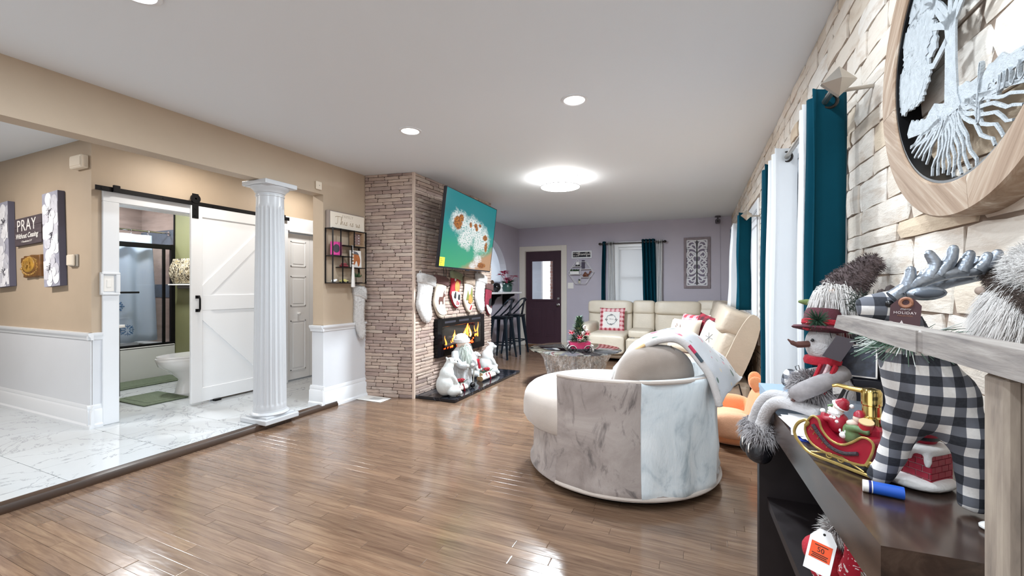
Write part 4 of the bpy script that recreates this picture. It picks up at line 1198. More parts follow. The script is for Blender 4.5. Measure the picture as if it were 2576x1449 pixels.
for k in range(60):
    q.sph(M @ Vector((r_.uniform(4.42, 5.2), .475 + r_.random() * .05, r_.uniform(.012, .035))), r_.uniform(.006, .014), 6, 4)
q.build('embers', EMB, t, kind='stuff')
FLY = mat('flame_yellow', '#ffd27a', .5, emit=7.0, emit_col='#ffc66a'); FLO = mat('flame_orange', '#ff8a2a', .5, emit=4.0, emit_col='#ff7a22')
for k, (yc, zb, h, w) in enumerate(((4.62, .53, .15, .035), (4.68, .52, .10, .03), (4.95, .57, .20, .032), (5.02, .56, .15, .035), (4.88, .57, .11, .025), (5.16, .55, .15, .022), (5.24, .54, .20, .018), (4.42, .49, .14, .02), (4.76, .48, .14, .022), (4.56, .48, .08, .02))):
    q = B()
    s_ = 1 if k % 2 else -1
    pts = [M @ Vector((yc + s_ * .018 * math.sin(i * .9) , zb + h * i / 6, .04)) for i in range(7)]
    q.tube(pts, [w * v for v in (.5, 1, .85, .6, .4, .2, .03)], 8, flat=.35); flo_ = q.build('flame', FLO, t)
    if k < 5 or k == 8:
        q = B(); pts = [M @ Vector((yc + s_ * .012 * math.sin(i * .9), zb + h * .75 * i / 6, .047)) for i in range(7)]
        q.tube(pts, [w * .55 * v for v in (.5, 1, .85, .6, .4, .2, .03)], 8, flat=.35); q.build('flame_core', FLY, flo_)
q = B(); q.bb((y0 + .1, z0 + .085, .057), (y1 - .1, z1 - .1, .060), M); q.build('glass_front', thin_glass('fire_glass', (.96, .96, .98), .012, .12), t, smooth=0)
q = B()
for k in range(3): q.bb((y0 + .15 + .33 * k, z1 - .06, .062), (y0 + .40 + .33 * k, z1 - .035, .0635), M)
q.build('vent_slots', mat('vent_grey', '#34343c', .4), frm_, smooth=0, kind='stuff')

# hearth
HEAR = marble_mat('black_marble', '#15161b', '#4a4d55', 0.12)
t = thing('hearth_slab', 'low black marble hearth slab under the electric fireplace', 'hearth', (-2.6, 4.7, 0))
q = B(); q.bb((-2.866, 3.865, 0.0005), (-2.366, 5.62, .02)); q.build('bed', DARKGAP, t, smooth=0)
for k in range(4):
    q = B(); q.bb((-2.866, 3.865 + .439 * k, .014), (-2.362, 3.865 + .439 * (k + 1) - .002, .032), bev=.004); q.build('tile', HEAR, t)
q = B(); q.bb((-2.364, 3.860, 0.0005), (-2.35, 5.625, .034), bev=.004); q.bb((-2.866, 3.855, .0005), (-2.35, 3.868, .034), bev=.004); q.build('edging', HEAR, t)

# floor register
t = thing('floor_register', 'white metal floor register plate by the chimney corner', 'vent', (-3.27, 3.65, 0))
q = B(); q.bb((-3.45, 3.555, .001), (-3.08, 3.735, .007), bev=.003); q.build('plate', WHITE_P, t)
q = B()
for k in range(9): q.bb((-3.28 + .015 * k, 3.60, .0068), (-3.274 + .015 * k, 3.69, .0078))
q.build('slots', mat('register_slot', '#9a9a9a', .5), t, smooth=0, kind='stuff')

# ------------------------------------------------------------------ television
TVC = Vector((-2.56, 4.58, 1.862)); tdir = Vector((-.083, .997, 0)).normalized()
tn = tdir.cross(Vector((0, 0, 1)))
tilt = R(7.0)
upv = (Vector((0, 0, 1)) * math.cos(tilt) + tn * math.sin(tilt))
MT = frame(TVC, tdir, upv)
t = thing('television', 'large flat television tilted out from the stone chimney, showing a green sea', 'television', TVC)
hw, hh = .735, .435
q = B(); q.box((0, 0, -.02), (2 * hw, 2 * hh, .035), MT, bev=.006); q.build('casing', mat('tv_casing', '#1a1a20', .35), t)
q = B()
for lo, hi in (((-hw, -hh, -.002), (-hw + .008, hh, .003)), ((hw - .008, -hh, -.002), (hw, hh, .003)), ((-hw + .008, hh - .008, -.002), (hw - .008, hh, .003)), ((-hw + .008, -hh, -.002), (hw - .008, -hh + .016, .003))): q.bb(lo, hi, MT)
q.build('bezel', mat('tv_bezel', '#26262c', .3, metal=.6), t, smooth=0)
q = B(); q.box((0, -hh - .006, 0), (.10, .012, .01), MT); q.build('emblem_bar', mat('tv_bezel', '#26262c', .3), t, smooth=0)
SCR = bpy.data.materials.new('screen_picture'); s = NT(SCR)
tc = s.new('ShaderNodeTexCoord').outputs['Generated']   # long axis, thickness, height are picked below
xyz = None
def screen_nodes():
    at_ = s.new('ShaderNodeAttribute'); at_.attribute_name = 'pic'
    o = s.sep(at_.outputs['Vector']); return at_.outputs['Vector'], o[0], o[1]
pv, pu, pw = screen_nodes()
n1 = s.noise(pv, 2.2, 4); n2 = s.noise(pv, 9, 6, .75, .8); n3 = s.noise(pv, 42, 4, .85)
d = s.math('ADD', s.math('MULTIPLY', pw, 1.1), s.math('MULTIPLY', n1, .35))
sea = s.ramp(d, [(.12, lin('#44b27c')), (.5, lin('#2ba381')), (.8, lin('#0a8f90')), (1.0, lin('#057c82'))])
sd = s.math('ADD', s.math('SUBTRACT', pu, s.math('MULTIPLY', pw, 1.75)), s.math('MULTIPLY', s.math('SUBTRACT', n1, .5), .5))
sea = s.mix(s.ramp(sd, [(.30, (0, 0, 0)), (.50, (1, 1, 1))]), sea, lin('#c79a72'))
def blob(cx_, cy_, rx, ry, soft):
    a = s.math('DIVIDE', s.math('SUBTRACT', pu, cx_), rx); b_ = s.math('DIVIDE', s.math('SUBTRACT', pw, cy_), ry)
    dd = s.math('SQRT', s.math('ADD', s.math('MULTIPLY', a, a), s.math('MULTIPLY', b_, b_)))
    dd = s.math('ADD', dd, s.math('MULTIPLY', s.math('SUBTRACT', n2, .5), 1.3))
    return s.ramp(dd, [(1 - soft, (1, 1, 1)), (1.0 + soft * .3, (0, 0, 0))])
fo = None
for a in ((.27, .62, .17, .15), (.50, .60, .16, .15), (.43, .45, .15, .17), (.62, .56, .14, .16), (.76, .44, .16, .2), (.66, .40, .11, .16), (.35, .40, .08, .12), (.68, .14, .09, .11), (.60, .05, .08, .06)):
    f = blob(a[0], a[1], a[2] * 1.15, a[3] * 1.2, .5); fo = f if fo is None else s.math('MAXIMUM', fo, f)
fo = s.math('MULTIPLY', fo, s.ramp(n3, [(.40, (.0, .0, .0)), (.50, (1, 1, 1))]))
sea = s.mix(fo, sea, lin('#f4f6f4'))
rk = None
for a in ((.235, .60, .085, .10), (.285, .68, .05, .06), (.47, .63, .03, .045), (.57, .635, .045, .04), (.60, .60, .035, .04), (.66, .66, .03, .03), (.80, .50, .06, .05), (.84, .36, .035, .09), (.78, .07, .1, .05)):
    f = blob(*a, .25); rk = f if rk is None else s.math('MAXIMUM', rk, f)
rc = s.ramp(n3, [(.38, lin('#4a2606')), (.5, lin('#a05a10')), (.66, lin('#d8902c'))])
sea = s.mix(rk, sea, rc)
s.link(sea, s.bsdf.inputs['Emission Color']); s.bsdf.inputs['Emission Strength'].default_value = .62
s.set(Base_Color=(.01, .01, .01, 1), Roughness=.25); s.bsdf.inputs['Specular IOR Level'].default_value = .15
q = B(); N_ = 2
q.grid(lambda u, v: (-hw + .008 + (2 * hw - .016) * u, -hh + .016 + (2 * hh - .024) * v, .0005), N_, N_, M=MT)
scr = q.build('screen', SCR, t, smooth=0)
at_ = scr.data.attributes.new('pic', 'FLOAT_VECTOR', 'POINT')
for i in range(N_ + 1):
    for j in range(N_ + 1): at_.data[i * (N_ + 1) + j].vector = (i / N_, j / N_, 0.0)
STK = mat('yellow_sticker', '#e6dc28', .5)
q = B(); q.bb((-hw + .012, -hh + .02, .001), (-hw + .125, -hh + .115, .0022), MT); stk_ = q.build('energy_sticker', STK, t, smooth=0)
q = B()
for k in range(4): q.bb((-hw + .022, -hh + .035 + .019 * k, .0022), (-hw + .06 + .012 * (k % 3), -hh + .042 + .019 * k, .0026), MT)
q.build('sticker_print', mat('sticker_ink', '#5a5420', .6), stk_, smooth=0, kind='stuff')
t2 = thing('television_mount', 'black swing arm mount holding the television off the chimney', 'mount', (-2.86, 4.6, 1.85))
q = B(); q.bb((-2.867, 4.45, 1.65), (-2.855, 4.75, 2.05)); q.build('wall_plate', BLACK, t2, smooth=0)
q = B(); q.tube([(-2.855, 4.6, 1.85), (-2.75, 4.75, 1.85), (-2.61, 4.6, 1.86)], .022, 8); q.build('arm', BLACK, t2)
q = B(); q.box((0, 0, -.043), (.5, .42, .01), MT); q.build('screen_plate', BLACK, t2, smooth=0)
for k, (y_, zz_) in enumerate(((4.405, .86), (4.45, 1.24))):
    q = B(); q.tube(smoothpath([(-2.845, y_, 1.48), (-2.838, y_ + .005, 1.2), (-2.838, y_ - .004, 1.0), (-2.838, y_, .86)] if k == 0 else [(-2.845, y_, 1.48), (-2.838, y_ + .004, 1.40), (-2.842, y_, 1.33)], 4), .004, 6)
    single(q.build('power_cord', BLACKP), 'thin black cord running from the television down %s' % ('to the electric fireplace' if k == 0 else 'a short way behind it'), 'cord')

# ------------------------------------------------------------------ hearth figures
BEAR = mat('white_glitter_fur', '#c4c7c6', .85, var=.05, scale=20, bump=.6, bscale=220, bdist=.004)
def ell(b, c, r, rot=(0, 0, 0), n=16, m=10): b.sq((0, 0, 0), r, 1, 1, n, m, at(c, *rot))
def bear(x, y, z, s, face, lab, seated=True):
    t = thing('polar_bear', lab, 'figurine', (x, y, z), R(face), 'white polar bear figures on the hearth')
    W = Matrix.Translation((x, y, z)) @ Matrix.Rotation(R(face), 4, 'Z') @ Matrix.Scale(s, 4)   # local +x = the way it faces
    b = B()
    def e(c, r, rot=(0, 0, 0)): b.sq((0, 0, 0), r, 1, 1, 16, 10, W @ at(c, *rot))
    e((-.06, 0, .30), (.25, .25, .30)); e((-.02, 0, .55), (.20, .205, .26), (0, 10, 0)); e((.04, 0, .76), (.135, .135, .18), (0, 25, 0))
    e((.10, 0, .90), (.125, .118, .11)); e((.21, 0, .865), (.095, .07, .06), (0, 8, 0))
    for s_ in (-1, 1):
        e((.02, .085 * s_, .995), (.03, .03, .035)); e((.10, .20 * s_, .14), (.20, .11, .14)); e((.27, .18 * s_, .07), (.09, .075, .07))
        e((.14, .16 * s_, .42), (.07, .07, .20), (0, -28, 0)); e((.24, .14 * s_, .27), (.065, .06, .07))
    organic('bear_body', b, BEAR, t, .012 * s * 2, 3)
    q = B(); q.sph(W @ Vector((.305, 0, .88)), .022 * s, 8, 6); q.build('nose', BLACKP, t)
    for s_ in (-1, 1):
        q = B(); q.sph(W @ Vector((.185, .075 * s_, .93)), .014 * s, 8, 6); q.build('eye', BLACKP, t)
        q = B(); q.sph(W @ Vector((.30, .14 * s_, .27)), .02 * s, 8, 6); q.build('paw_pad', BLACKP, t)
    return t
bear(-2.53, 3.99, .033, .41, 60, 'sitting white polar bear figure at the near end of the black hearth')
bear(-2.66, 5.22, .033, .43, 40, 'larger white polar bear figure at the far end of the hearth')
bb_ = bear(-2.74, 4.98, .033, .33, 10, 'small white polar bear figure wearing a red scarf')
RSC = mat('red_knit', '#a5192c', .9, bump=.5, bscale=200)
q = B(); q.lathe([(.042, .19), (.058, .20), (.06, .225), (.046, .24)], (-2.725, 4.983, .033), 18); q.build('scarf', RSC, bb_)
q = B(); q.tube([(-2.675, 4.97, .245), (-2.655, 4.965, .2), (-2.65, 4.965, .15)], [.014, .018, .022], 8, flat=.4); q.build('scarf_end', RSC, bb_)
# white robed santa figure
t = thing('white_santa', 'white robed and bearded standing figure in the middle of the hearth', 'figurine', (-2.62, 4.45, .033))
ROBE = mat('white_robe_cloth', '#bfc3c6', .85, var=.08, scale=15, bump=.5, bscale=70, bdist=.01)
W = Matrix.Translation((-2.62, 4.45, .033)) @ Matrix.Rotation(R(-20), 4, 'Z')
q = B(); q.lathe([(.115, .0), (.125, .03), (.115, .15), (.10, .28), (.11, .36), (.095, .43), (.06, .47), (.0, .48)], (0, 0, 0), 60, M=W, fn=lambda a, r, z: r * (1 + (.07 * math.sin(a * 11 + z * 8) if z < .4 else 0))); q.build('robe', ROBE, t, smooth=60)
for s_ in (-1, 1):
    q = B(); q.tube([W @ Vector(p) for p in ((0.0, .09 * s_, .41), (.04, .13 * s_, .33), (.11, .10 * s_, .27), (.14, .05 * s_, .27))], [.05, .052, .045, .055], 12); q.build('sleeve', ROBE, t)
    q = B(); q.sph(W @ Vector((.155, .04 * s_, .265)), .024, 10, 7); q.build('mitten', FURW, t)
b = B(); b.sq((0, 0, 0), (.075, .075, .08), 1, 1, 16, 10, W @ at((.02, 0, .515))); b.sq((0, 0, 0), (.022, .016, .016), 1, 1, 10, 6, W @ at((.095, 0, .505))); organic('head', b, mat('figurine_skin', '#d8c3b5', .6), t, .008, 2)
q = B(); q.lathe([(.082, .52), (.10, .53), (.10, .565), (.085, .57), (.075, .6), (.045, .625), (0, .635)], (0, 0, 0), 24, M=W); q.build('fur_hat', FURW, t)
bs = B(); bs.sq((0, 0, 0), (.045, .06, .11), 1, 1, 14, 10, W @ at((.075, 0, .43), 0, -12, 0))
q = fur(B(), bs, 700, .06, .004, .9, comb=(0, 0, -1.2), seed=5); q.build('beard', mat('grey_green_beard', '#c3cbc4', .9), t, recalc=False, smooth=0, kind='stuff')
for k in range(2):
    q = B(); q.sph(W @ Vector((.08, .012 + .0 * k + (-.03 if k else .02), .53)), .007, 8, 6); q.build('eye', BLACKP, t)
q = B(); q.tube([W @ Vector((.03, .16, .02)), W @ Vector((.05, .165, .3)), W @ Vector((.07, .16, .36))], .007, 8); q.build('staff', mat('pale_twig', '#b8b4a8', .8), t)
PINE = mat('pine_green', '#30503c', .75, var=.3, scale=30); REDG = mat('red_glitter', '#a5142c', .45, bump=.8, bscale=300)
BIRCH = mat('birch_bark', '#d9d4cc', .85, var=.3, scale=26, stretch=(3, 3, 3)); ENDW = mat('log_end', '#b89a72', .8, var=.2, scale=30)
BERRYR = mat('berry_red', '#b3162c', .3)
def birch(x, y, rz, L, r0, lab, n2=True):
    t = thing('birch_log', lab, 'decoration', (x, y, .033), R(rz), 'birch log decorations on the hearth')
    W = Matrix.Translation((x, y, .033)) @ Matrix.Rotation(R(rz), 4, 'Z')
    for k, (oy, oz, l_) in enumerate(((0, r0, L), (r0 * 1.7, r0 * .8, L * .8), (r0 * .8, r0 * 2.2, L * .7))):
        rr_ = r0 * (1 if k == 0 else .8)
        q = B(); q.tube([W @ Vector((-l_ / 2, oy, oz)), W @ Vector((l_ / 2, oy, oz))], rr_, 16); q.build('log', BIRCH, t)
        q = B(); q.tube([W @ Vector((l_ / 2, oy, oz)), W @ Vector((l_ / 2 + .003, oy, oz))], rr_ * .93, 16); q.tube([W @ Vector((-l_ / 2 - .003, oy, oz)), W @ Vector((-l_ / 2, oy, oz))], rr_ * .93, 16); q.build('log_ends', ENDW, t)
    q = B(); r_ = random.Random(int(x * -100))
    for k in range(90):
        p = W @ Vector((r_.uniform(-L * .35, L * .35), r0 * .8, r0 * 2.8)); d_ = Vector((r_.uniform(-1, 1), r_.uniform(-1, 1), r_.uniform(0, .9))).normalized() * r_.uniform(.04, .075)
        q.tube([p, p + d_], [.003, .0008], 4)
    q.build('pine_sprig', PINE, t, kind='stuff')
    for k in range(6):
        a = k * PI / 3; c = W @ Vector((0, r0 * .8 - .01, r0 * 3.2)); p1 = c + Vector((.05 * math.cos(a), .05 * math.sin(a) * .8, .02 + .02 * math.sin(a * 2)))
        q = B(); q.tube([c, (c + p1) / 2 + Vector((0, 0, .012)), p1], [.004, .022, .002], 8, flat=.3); q.build('petal', REDG, t)
    for k in range(2):
        c = W @ Vector((.02 - .07 * k, -r0 * .2, r0 * 2.6)); q = B(); q.tube([c, c + Vector((.02, -.01, -.03)), c + Vector((.035 - .06 * k, -.015, -.085))], [.012, .018, .02], 6, flat=.2); q.build('ribbon', REDG, t)
    for k in range(7):
        q = B(); q.sph(W @ Vector((r_.uniform(-.07, .07), r0 * .6 + r_.uniform(-.03, .03), r0 * 3.2 + r_.uniform(-.01, .03))), .009, 8, 6); q.build('berry', BERRYR, t)
birch(-2.50, 4.24, 82, .19, .03, 'birch log bundle with a red bow beside the nearest bear')
birch(-2.51, 4.92, 88, .34, .033, 'longer birch log bundle with a red bow in front of the far bears')
q = B(); q.sph((-2.46, 4.43, .065), .032, 18, 12); o_ = q
single(o_.build('dark_ornament', mat('black_gloss', '#0d0d10', .12)), 'small black glossy ball on the hearth between the log bundles', 'ornament')
# ------------------------------------------------------------------ kitchen beyond the arch
q = B(); q.bb((-3.70, 5.9, 1.10), (-3.25, 7.88, 1.135), bev=.006)
single(q.build('counter_shelf', mat('white_counter', '#e8e8ea', .25)), 'white pass-through counter under the arch beside the chimney', 'counter')
t = thing('counter_bracket', 'black scrolled bracket under the white counter', 'bracket', (-3.54, 7.05, 1.0))
for y_ in (7.02, 7.62):
    q = B(); q.prism([(0, 1.098), (.25, 1.098), (.24, 1.06), (.17, 1.04), (.12, .98), (.10, .92), (.06, .88), (0, .86)], -.02, .02, frame((-3.549, y_, 0), (1, 0, 0), (0, 0, 1))); q.build('bracket_arm', BLACK, t)
t = thing('upper_cabinet', 'white kitchen wall cabinet seen through the arch', 'cabinet', (-4.0, 8.2, 1.33))
q = B(); q.bb((-4.9, 8.07, 1.33), (-3.70, 8.395, 2.10)); q.build('body', W_TRIM, t, smooth=0)
for k in range(2):
    q = B(); q.bb((-4.88 + .59 * k, 8.05, 1.34), (-4.31 + .59 * k, 8.07, 2.09), bev=.003); q.build('door', W_TRIM, t)
t = thing('poinsettia', 'red poinsettia in a dark green pot at the end of the white counter', 'potted plant', (-3.40, 7.5, 1.135))
q = B(); q.lathe([(0, 0), (.075, 0), (.10, .04), (.105, .12), (.08, .165), (.0, .16)], (-3.40, 7.5, 1.138), 20); q.build('pot', mat('dark_green_foil', '#2a4a44', .3, var=.3, scale=20), t)
POIN = mat('poinsettia_red', '#b02a55', .6, var=.25, scale=20)
r_ = random.Random(12)
def leaf(b, p, d, L, w, up=Vector((0, 0, 1)), bend=.15, mi=0):
    d = Vector(d).normalized(); s_ = d.cross(up)
    if s_.length < .05: s_ = d.orthogonal()
    s_.normalize(); n_ = s_.cross(d)
    p = Vector(p)
    b.add([p, p + d * L * .4 + s_ * w / 2 + n_ * .1 * w, p + d * L * .45 + n_ * (-.12 * w), p + d * L * .4 - s_ * w / 2 + n_ * .1 * w, p + d * L - n_ * bend * L], [(0, 1, 2), (0, 2, 3), (1, 4, 2), (2, 4, 3)], mi)
q = B()
for k in range(22):
    a = r_.uniform(0, 6.28); leaf(q, (-3.40, 7.5, 1.30), (math.cos(a), math.sin(a), r_.uniform(-.2, .7)), r_.uniform(.12, .2), .07)
q.build('leaves', mat('leaf_dark', '#2e4634', .6, var=.3, scale=20), t, smooth=0, kind='stuff')
for f in range(6):
    c = Vector((-3.40 + r_.uniform(-.12, .12), 7.5 + r_.uniform(-.16, .14), 1.40 + r_.uniform(-.06, .12))); q = B()
    for k in range(9):
        a = k * .7; leaf(q, c, (math.cos(a), math.sin(a), r_.uniform(-.1, .45)), r_.uniform(.09, .14), .055)
    q.tube([c, Vector((-3.40, 7.5, 1.27))], .004, 5)
    q.build('flower', POIN, t, smooth=0)
q = B(); q.sph((-3.38, 6.97, 1.222), .085, 22, 14); q.tube([(-3.38, 6.97, 1.136), (-3.38, 6.97, 1.15)], .04, 14); single(q.build('glossy_ball', mat('black_gloss', '#0d0d10', .12)), 'round glossy black ball on the white counter', 'ornament')
t = thing('dog_figurine', 'white figurine with dark patches on the counter beside the poinsettia', 'figurine', (-3.42, 7.22, 1.135))
b = B(); b.sph((-3.42, 7.22, 1.18), (.05, .055, .05)); b.sph((-3.40, 7.2, 1.25), (.04, .042, .045)); b.sph((-3.37, 7.19, 1.235), (.02, .02, .018)); b.sph((-3.39, 7.18, 1.15), (.03, .02, .02))
organic('body', b, WHITE_CER, t, .008, 2)
for s_ in (-1, 1):
    q = B(); q.sph((-3.41, 7.2 + .035 * s_, 1.27), (.014, .018, .026)); q.build('ear', BLACKP, t)
q = B(); q.lathe([(0, 0), (.05, .0), (.06, .05), (.035, .13), (.045, .18), (.02, .22), (0, .22)], (-3.55, 7.14, 1.137), 18); single(q.build('brown_vase', mat('brown_glaze', '#5c4433', .4)), 'brown vase behind the black ball on the counter', 'vase')

# bar stools
GUN = mat('gunmetal', '#28323d', .35, metal=.75)
def bar_stool(x, y, lab, rz=0):
    t = thing('bar_stool', lab, 'stool', (x, y, 0), R(rz), 'bar stools at the kitchen counter')
    W = Matrix.Translation((x, y, 0)) @ Matrix.Rotation(R(rz), 4, 'Z')
    P = lambda *p: W @ Vector(p)
    q = B(); q.box((0, 0, .715), (.31, .31, .025), W, bev=.012); q.box((0, 0, .690), (.27, .27, .03), W, bev=.01); q.build('seat', GUN, t)
    for sx in (-1, 1):
        for sy in (-1, 1):
            q = B(); q.tube([P(.115 * sx, .115 * sy, .70), P(.15 * sx, .15 * sy, .35), P(.19 * sx, .19 * sy, 0.005)], [.038, .028, .016], 8, flat=.7); q.build('leg', GUN, t)
    for a, c in (((.165, .165), (.165, -.165)), ((-.165, .165), (-.165, -.165)), ((.165, .165), (-.165, .165)), ((.165, -.165), (-.165, -.165))):
        q = B(); q.tube([P(*a, .25), P(*c, .25)], .011, 8); q.build('footrest', GUN, t)
    q = B(); q.tube([P(*p) for p in smoothpath([(-.10, .15, .72), (.03, .155, .84), (.16, .14, .99), (.19, .06, 1.02), (.19, -.06, 1.02), (.16, -.14, .99), (.03, -.155, .84), (-.10, -.15, .72)], 6)], .013, 8); q.build('back_hoop', GUN, t)
    q = B(); q.grid(lambda u, v: P(.14 + .055 * v + .0 * u, (-.045 + .09 * u) * (1 - .15 * v), .725 + .295 * v), 4, 6); q.build('back_splat', GUN, t, solid=.006)
bar_stool(-3.12, 6.66, 'gunmetal bar stool with a hoop back, nearer the stone chimney')
bar_stool(-3.14, 7.27, 'gunmetal bar stool with a hoop back, nearer the dark door')

# ------------------------------------------------------------------ front door and what stands outside it
DOORM = mat('aubergine_door', '#3d2732', .35, var=.12, scale=5, bump=.2, bscale=90, stretch=(1, 1, .2))
t = thing('door_3', 'dark aubergine front door with a half glass light, beside the mauve wall', 'door', (-3.0, 8.45, .03)); t['kind'] = 'structure'
M = FY(8.435)
gx0, gx1, gz0, gz1 = -3.255, -2.775, .965, 1.78
q = B()
for lo, hi in (((-3.385, .035, -.04), (gx0, 1.975, 0)), ((gx1, .035, -.04), (-2.595, 1.975, 0)), ((gx0, .035, -.04), (gx1, gz0, 0)), ((gx0, gz1, -.04), (gx1, 1.975, 0))): q.bb(lo, hi, M)
q.build('slab', DOORM, t, smooth=0)
q = B()
for lo, hi in (((gx0 - .03, gz0 - .03, 0), (gx0 + .012, gz1 + .03, .012)), ((gx1 - .012, gz0 - .03, 0), (gx1 + .03, gz1 + .03, .012)), ((gx0 + .012, gz0 - .03, 0), (gx1 - .012, gz0 + .012, .012)), ((gx0 + .012, gz1 - .012, 0), (gx1 - .012, gz1 + .03, .012))): q.bb(lo, hi, M, bev=.003)
q.build('light_frame', DOORM, t)
q = B(); q.bb((gx0, gz0, -.022), (gx1, gz1, -.017), M); q.build('pane', PANE, t, smooth=0)
for a, c in ((-3.27, -3.03), (-2.95, -2.71)):
    q = B(); q.bb((a, .20, 0), (c, .80, .005), M, bev=.004); q.bb((a + .04, .24, .004), (c - .04, .76, .010), M, bev=.005); q.build('raised_panel', DOORM, t)
NICK = mat('satin_nickel', '#c9c7c6', .25, metal=1)
q = B(); q.lathe([(0, 0), (.03, 0), (.03, .008), (.022, .014), (.022, .022), (0, .024)], (0, 0, 0), 20, M=M @ Matrix.Translation((-2.665, .99, 0))); q.build('deadbolt', NICK, t)
q = B(); q.lathe([(0, 0), (.032, 0), (.03, .01), (.012, .014), (.012, .03), (.028, .042), (.03, .058), (.018, .07), (0, .072)], (0, 0, 0), 20, M=M @ Matrix.Translation((-2.665, .865, 0))); q.build('knob', NICK, t)
BRK = bpy.data.materials.new('porch_brick'); _t = NT(BRK)
_r = _t.new('ShaderNodeNewGeometry').outputs['Random Per Island']
_t.link(_t.ramp(_r, [(0, lin('#c08a78')), (.5, lin('#d3a492')), (1, lin('#b5907e'))]), _t.bsdf.inputs['Base Color']); _t.set(Roughness=.85)
t = thing('porch_pillar', 'pink brick porch pillar outside the front door glass', 'pillar', (-2.95, 9.6, 0))
q = B(); q.bb((-3.21, 9.54, 0), (-2.71, 9.9, 2.3)); q.build('mortar', mat('pale_mortar', '#e0d4cc', .9), t, smooth=0)
q = B(); z_ = 0; row = 0
while z_ < 2.25:
    x_ = -3.21 - (0.1 if row % 2 else 0)
    while x_ < -2.71:
        a, c = max(x_, -3.215), min(x_ + .19, -2.705)
        if c - a > .02: q.bb((a, 9.53, z_), (c, 9.56, z_ + .062), bev=.004)
        x_ += .2
    z_ += .074; row += 1
q.build('bricks', BRK, t, smooth=0, recalc=False, kind='stuff')
q = B(); q.bb((-3.62, 9.35, 0), (-3.37, 9.45, 2.3)); q.bb((-3.42, 9.37, 0.0), (-3.39, 9.40, 2.3)); single(q.build('porch_post', W_TRIM, smooth=0), 'white square porch post outside the door glass', 'post')
q = B(); q.prism([(-2.99, .80), (-2.82, .80), (-2.82, 1.12), (-2.9, 1.10), (-2.93, 1.02)], -.3, 0, FY(9.0)); single(q.build('porch_bin', mat('sky_blue_plastic', '#2a9fd0', .5), smooth=0), 'bright blue plastic object on the porch outside the door', 'bin')
q = B(); q.bb((-3.05, 9.0, 0), (-2.76, 9.3, .80)); single(q.build('porch_table', W_TRIM, smooth=0), 'white porch table holding the blue plastic object', 'table')
q = B(); q.bb((-9, 8.6, -.2), (6, 16, -.1)); single(q.build('ground', mat('pale_pavement', '#c9c9c7', .9), smooth=0), 'pale ground outside', 'ground', kind='structure')
q = B(); q.bb((0.75, -6, -.2), (8, 16, -.1)); single(q.build('ground_side', mat('pale_pavement', '#c9c9c7', .9), smooth=0), 'pale ground outside', 'ground', kind='structure')

# ------------------------------------------------------------------ windows, blinds, curtains
SHEER = bpy.data.materials.new('white_sheer'); _t = NT(SHEER)
_d = _t.new('ShaderNodeBsdfDiffuse'); _d.inputs[0].default_value = (.84, .85, .86, 1)
_tl = _t.new('ShaderNodeBsdfTranslucent'); _tl.inputs[0].default_value = (.92, .94, .97, 1)
_m = _t.new('ShaderNodeMixShader'); _m.inputs[0].default_value = .35
_t.link(_d.outputs[0], _m.inputs[1]); _t.link(_tl.outputs[0], _m.inputs[2]); _t.link(_m.outputs[0], _t.n['Material Output'].inputs[0])
TEAL = mat('teal_curtain_cloth', '#073c4c', .9, var=.12, scale=3, bump=.2, bscale=400, bdist=.001, spec=.08)
def window(idx, M, u0, u1, z0, z1, lab):
    t = thing('window_%d' % idx, lab, 'window', M @ Vector(((u0 + u1) / 2, z0, 0))); t['kind'] = 'structure'
    q = B(); w_ = .045
    for lo, hi in (((u0, z0, -.10), (u0 + w_, z1, -.04)), ((u1 - w_, z0, -.10), (u1, z1, -.04)), ((u0 + w_, z0, -.10), (u1 - w_, z0 + w_, -.04)), ((u0 + w_, z1 - w_, -.10), (u1 - w_, z1, -.04)), ((u0 + w_, (z0 + z1) / 2 - .02, -.10), (u1 - w_, (z0 + z1) / 2 + .02, -.05))): q.bb(lo, hi, M)
    q.build('sash', W_TRIM, t, smooth=0)
    q = B(); q.bb((u0 + w_, z0 + w_, -.075), (u1 - w_, z1 - w_, -.071), M); q.build('pane', PANE, t, smooth=0)
    q = B()
    for lo, hi in (((u0 - .001, z0 - .001, -.13), (u0 + .012, z1 + .001, 0)), ((u1 - .012, z0, -.13), (u1 + .001, z1, 0)), ((u0 + .012, z1 - .012, -.13), (u1 - .012, z1 + .001, 0)), ((u0 + .012, z0 - .001, -.13), (u1 - .012, z0 + .012, 0))): q.bb(lo, hi, M)
    q.build('jamb', W_TRIM, t, smooth=0)
def blind(M, u0, u1, z0, z1, lab):
    t = thing('window_blind', lab, 'blind', M @ Vector(((u0 + u1) / 2, z0, 0)))
    q = B(); q.bb((u0, z1 - .035, -.035), (u1, z1, -.005), M, bev=.003); q.build('headrail', W_TRIM, t)
    q = B(); n_ = int((z1 - z0 - .05) / .023)
    for k in range(n_):
        zc_ = z1 - .045 - k * .023
        q.add([M @ Vector(p) for p in ((u0 + .004, zc_ - .014, -.024), (u1 - .004, zc_ - .014, -.024), (u1 - .004, zc_ + .013, -.014), (u0 + .004, zc_ + .013, -.014))], [(0, 1, 2, 3)])
    q.build('slats', SHEER, t, smooth=0, recalc=False, kind='stuff')
    q = B(); q.bb((u0, z0, -.03), (u1, z0 + .018, -.01), M, bev=.003); q.build('bottom_rail', W_TRIM, t)
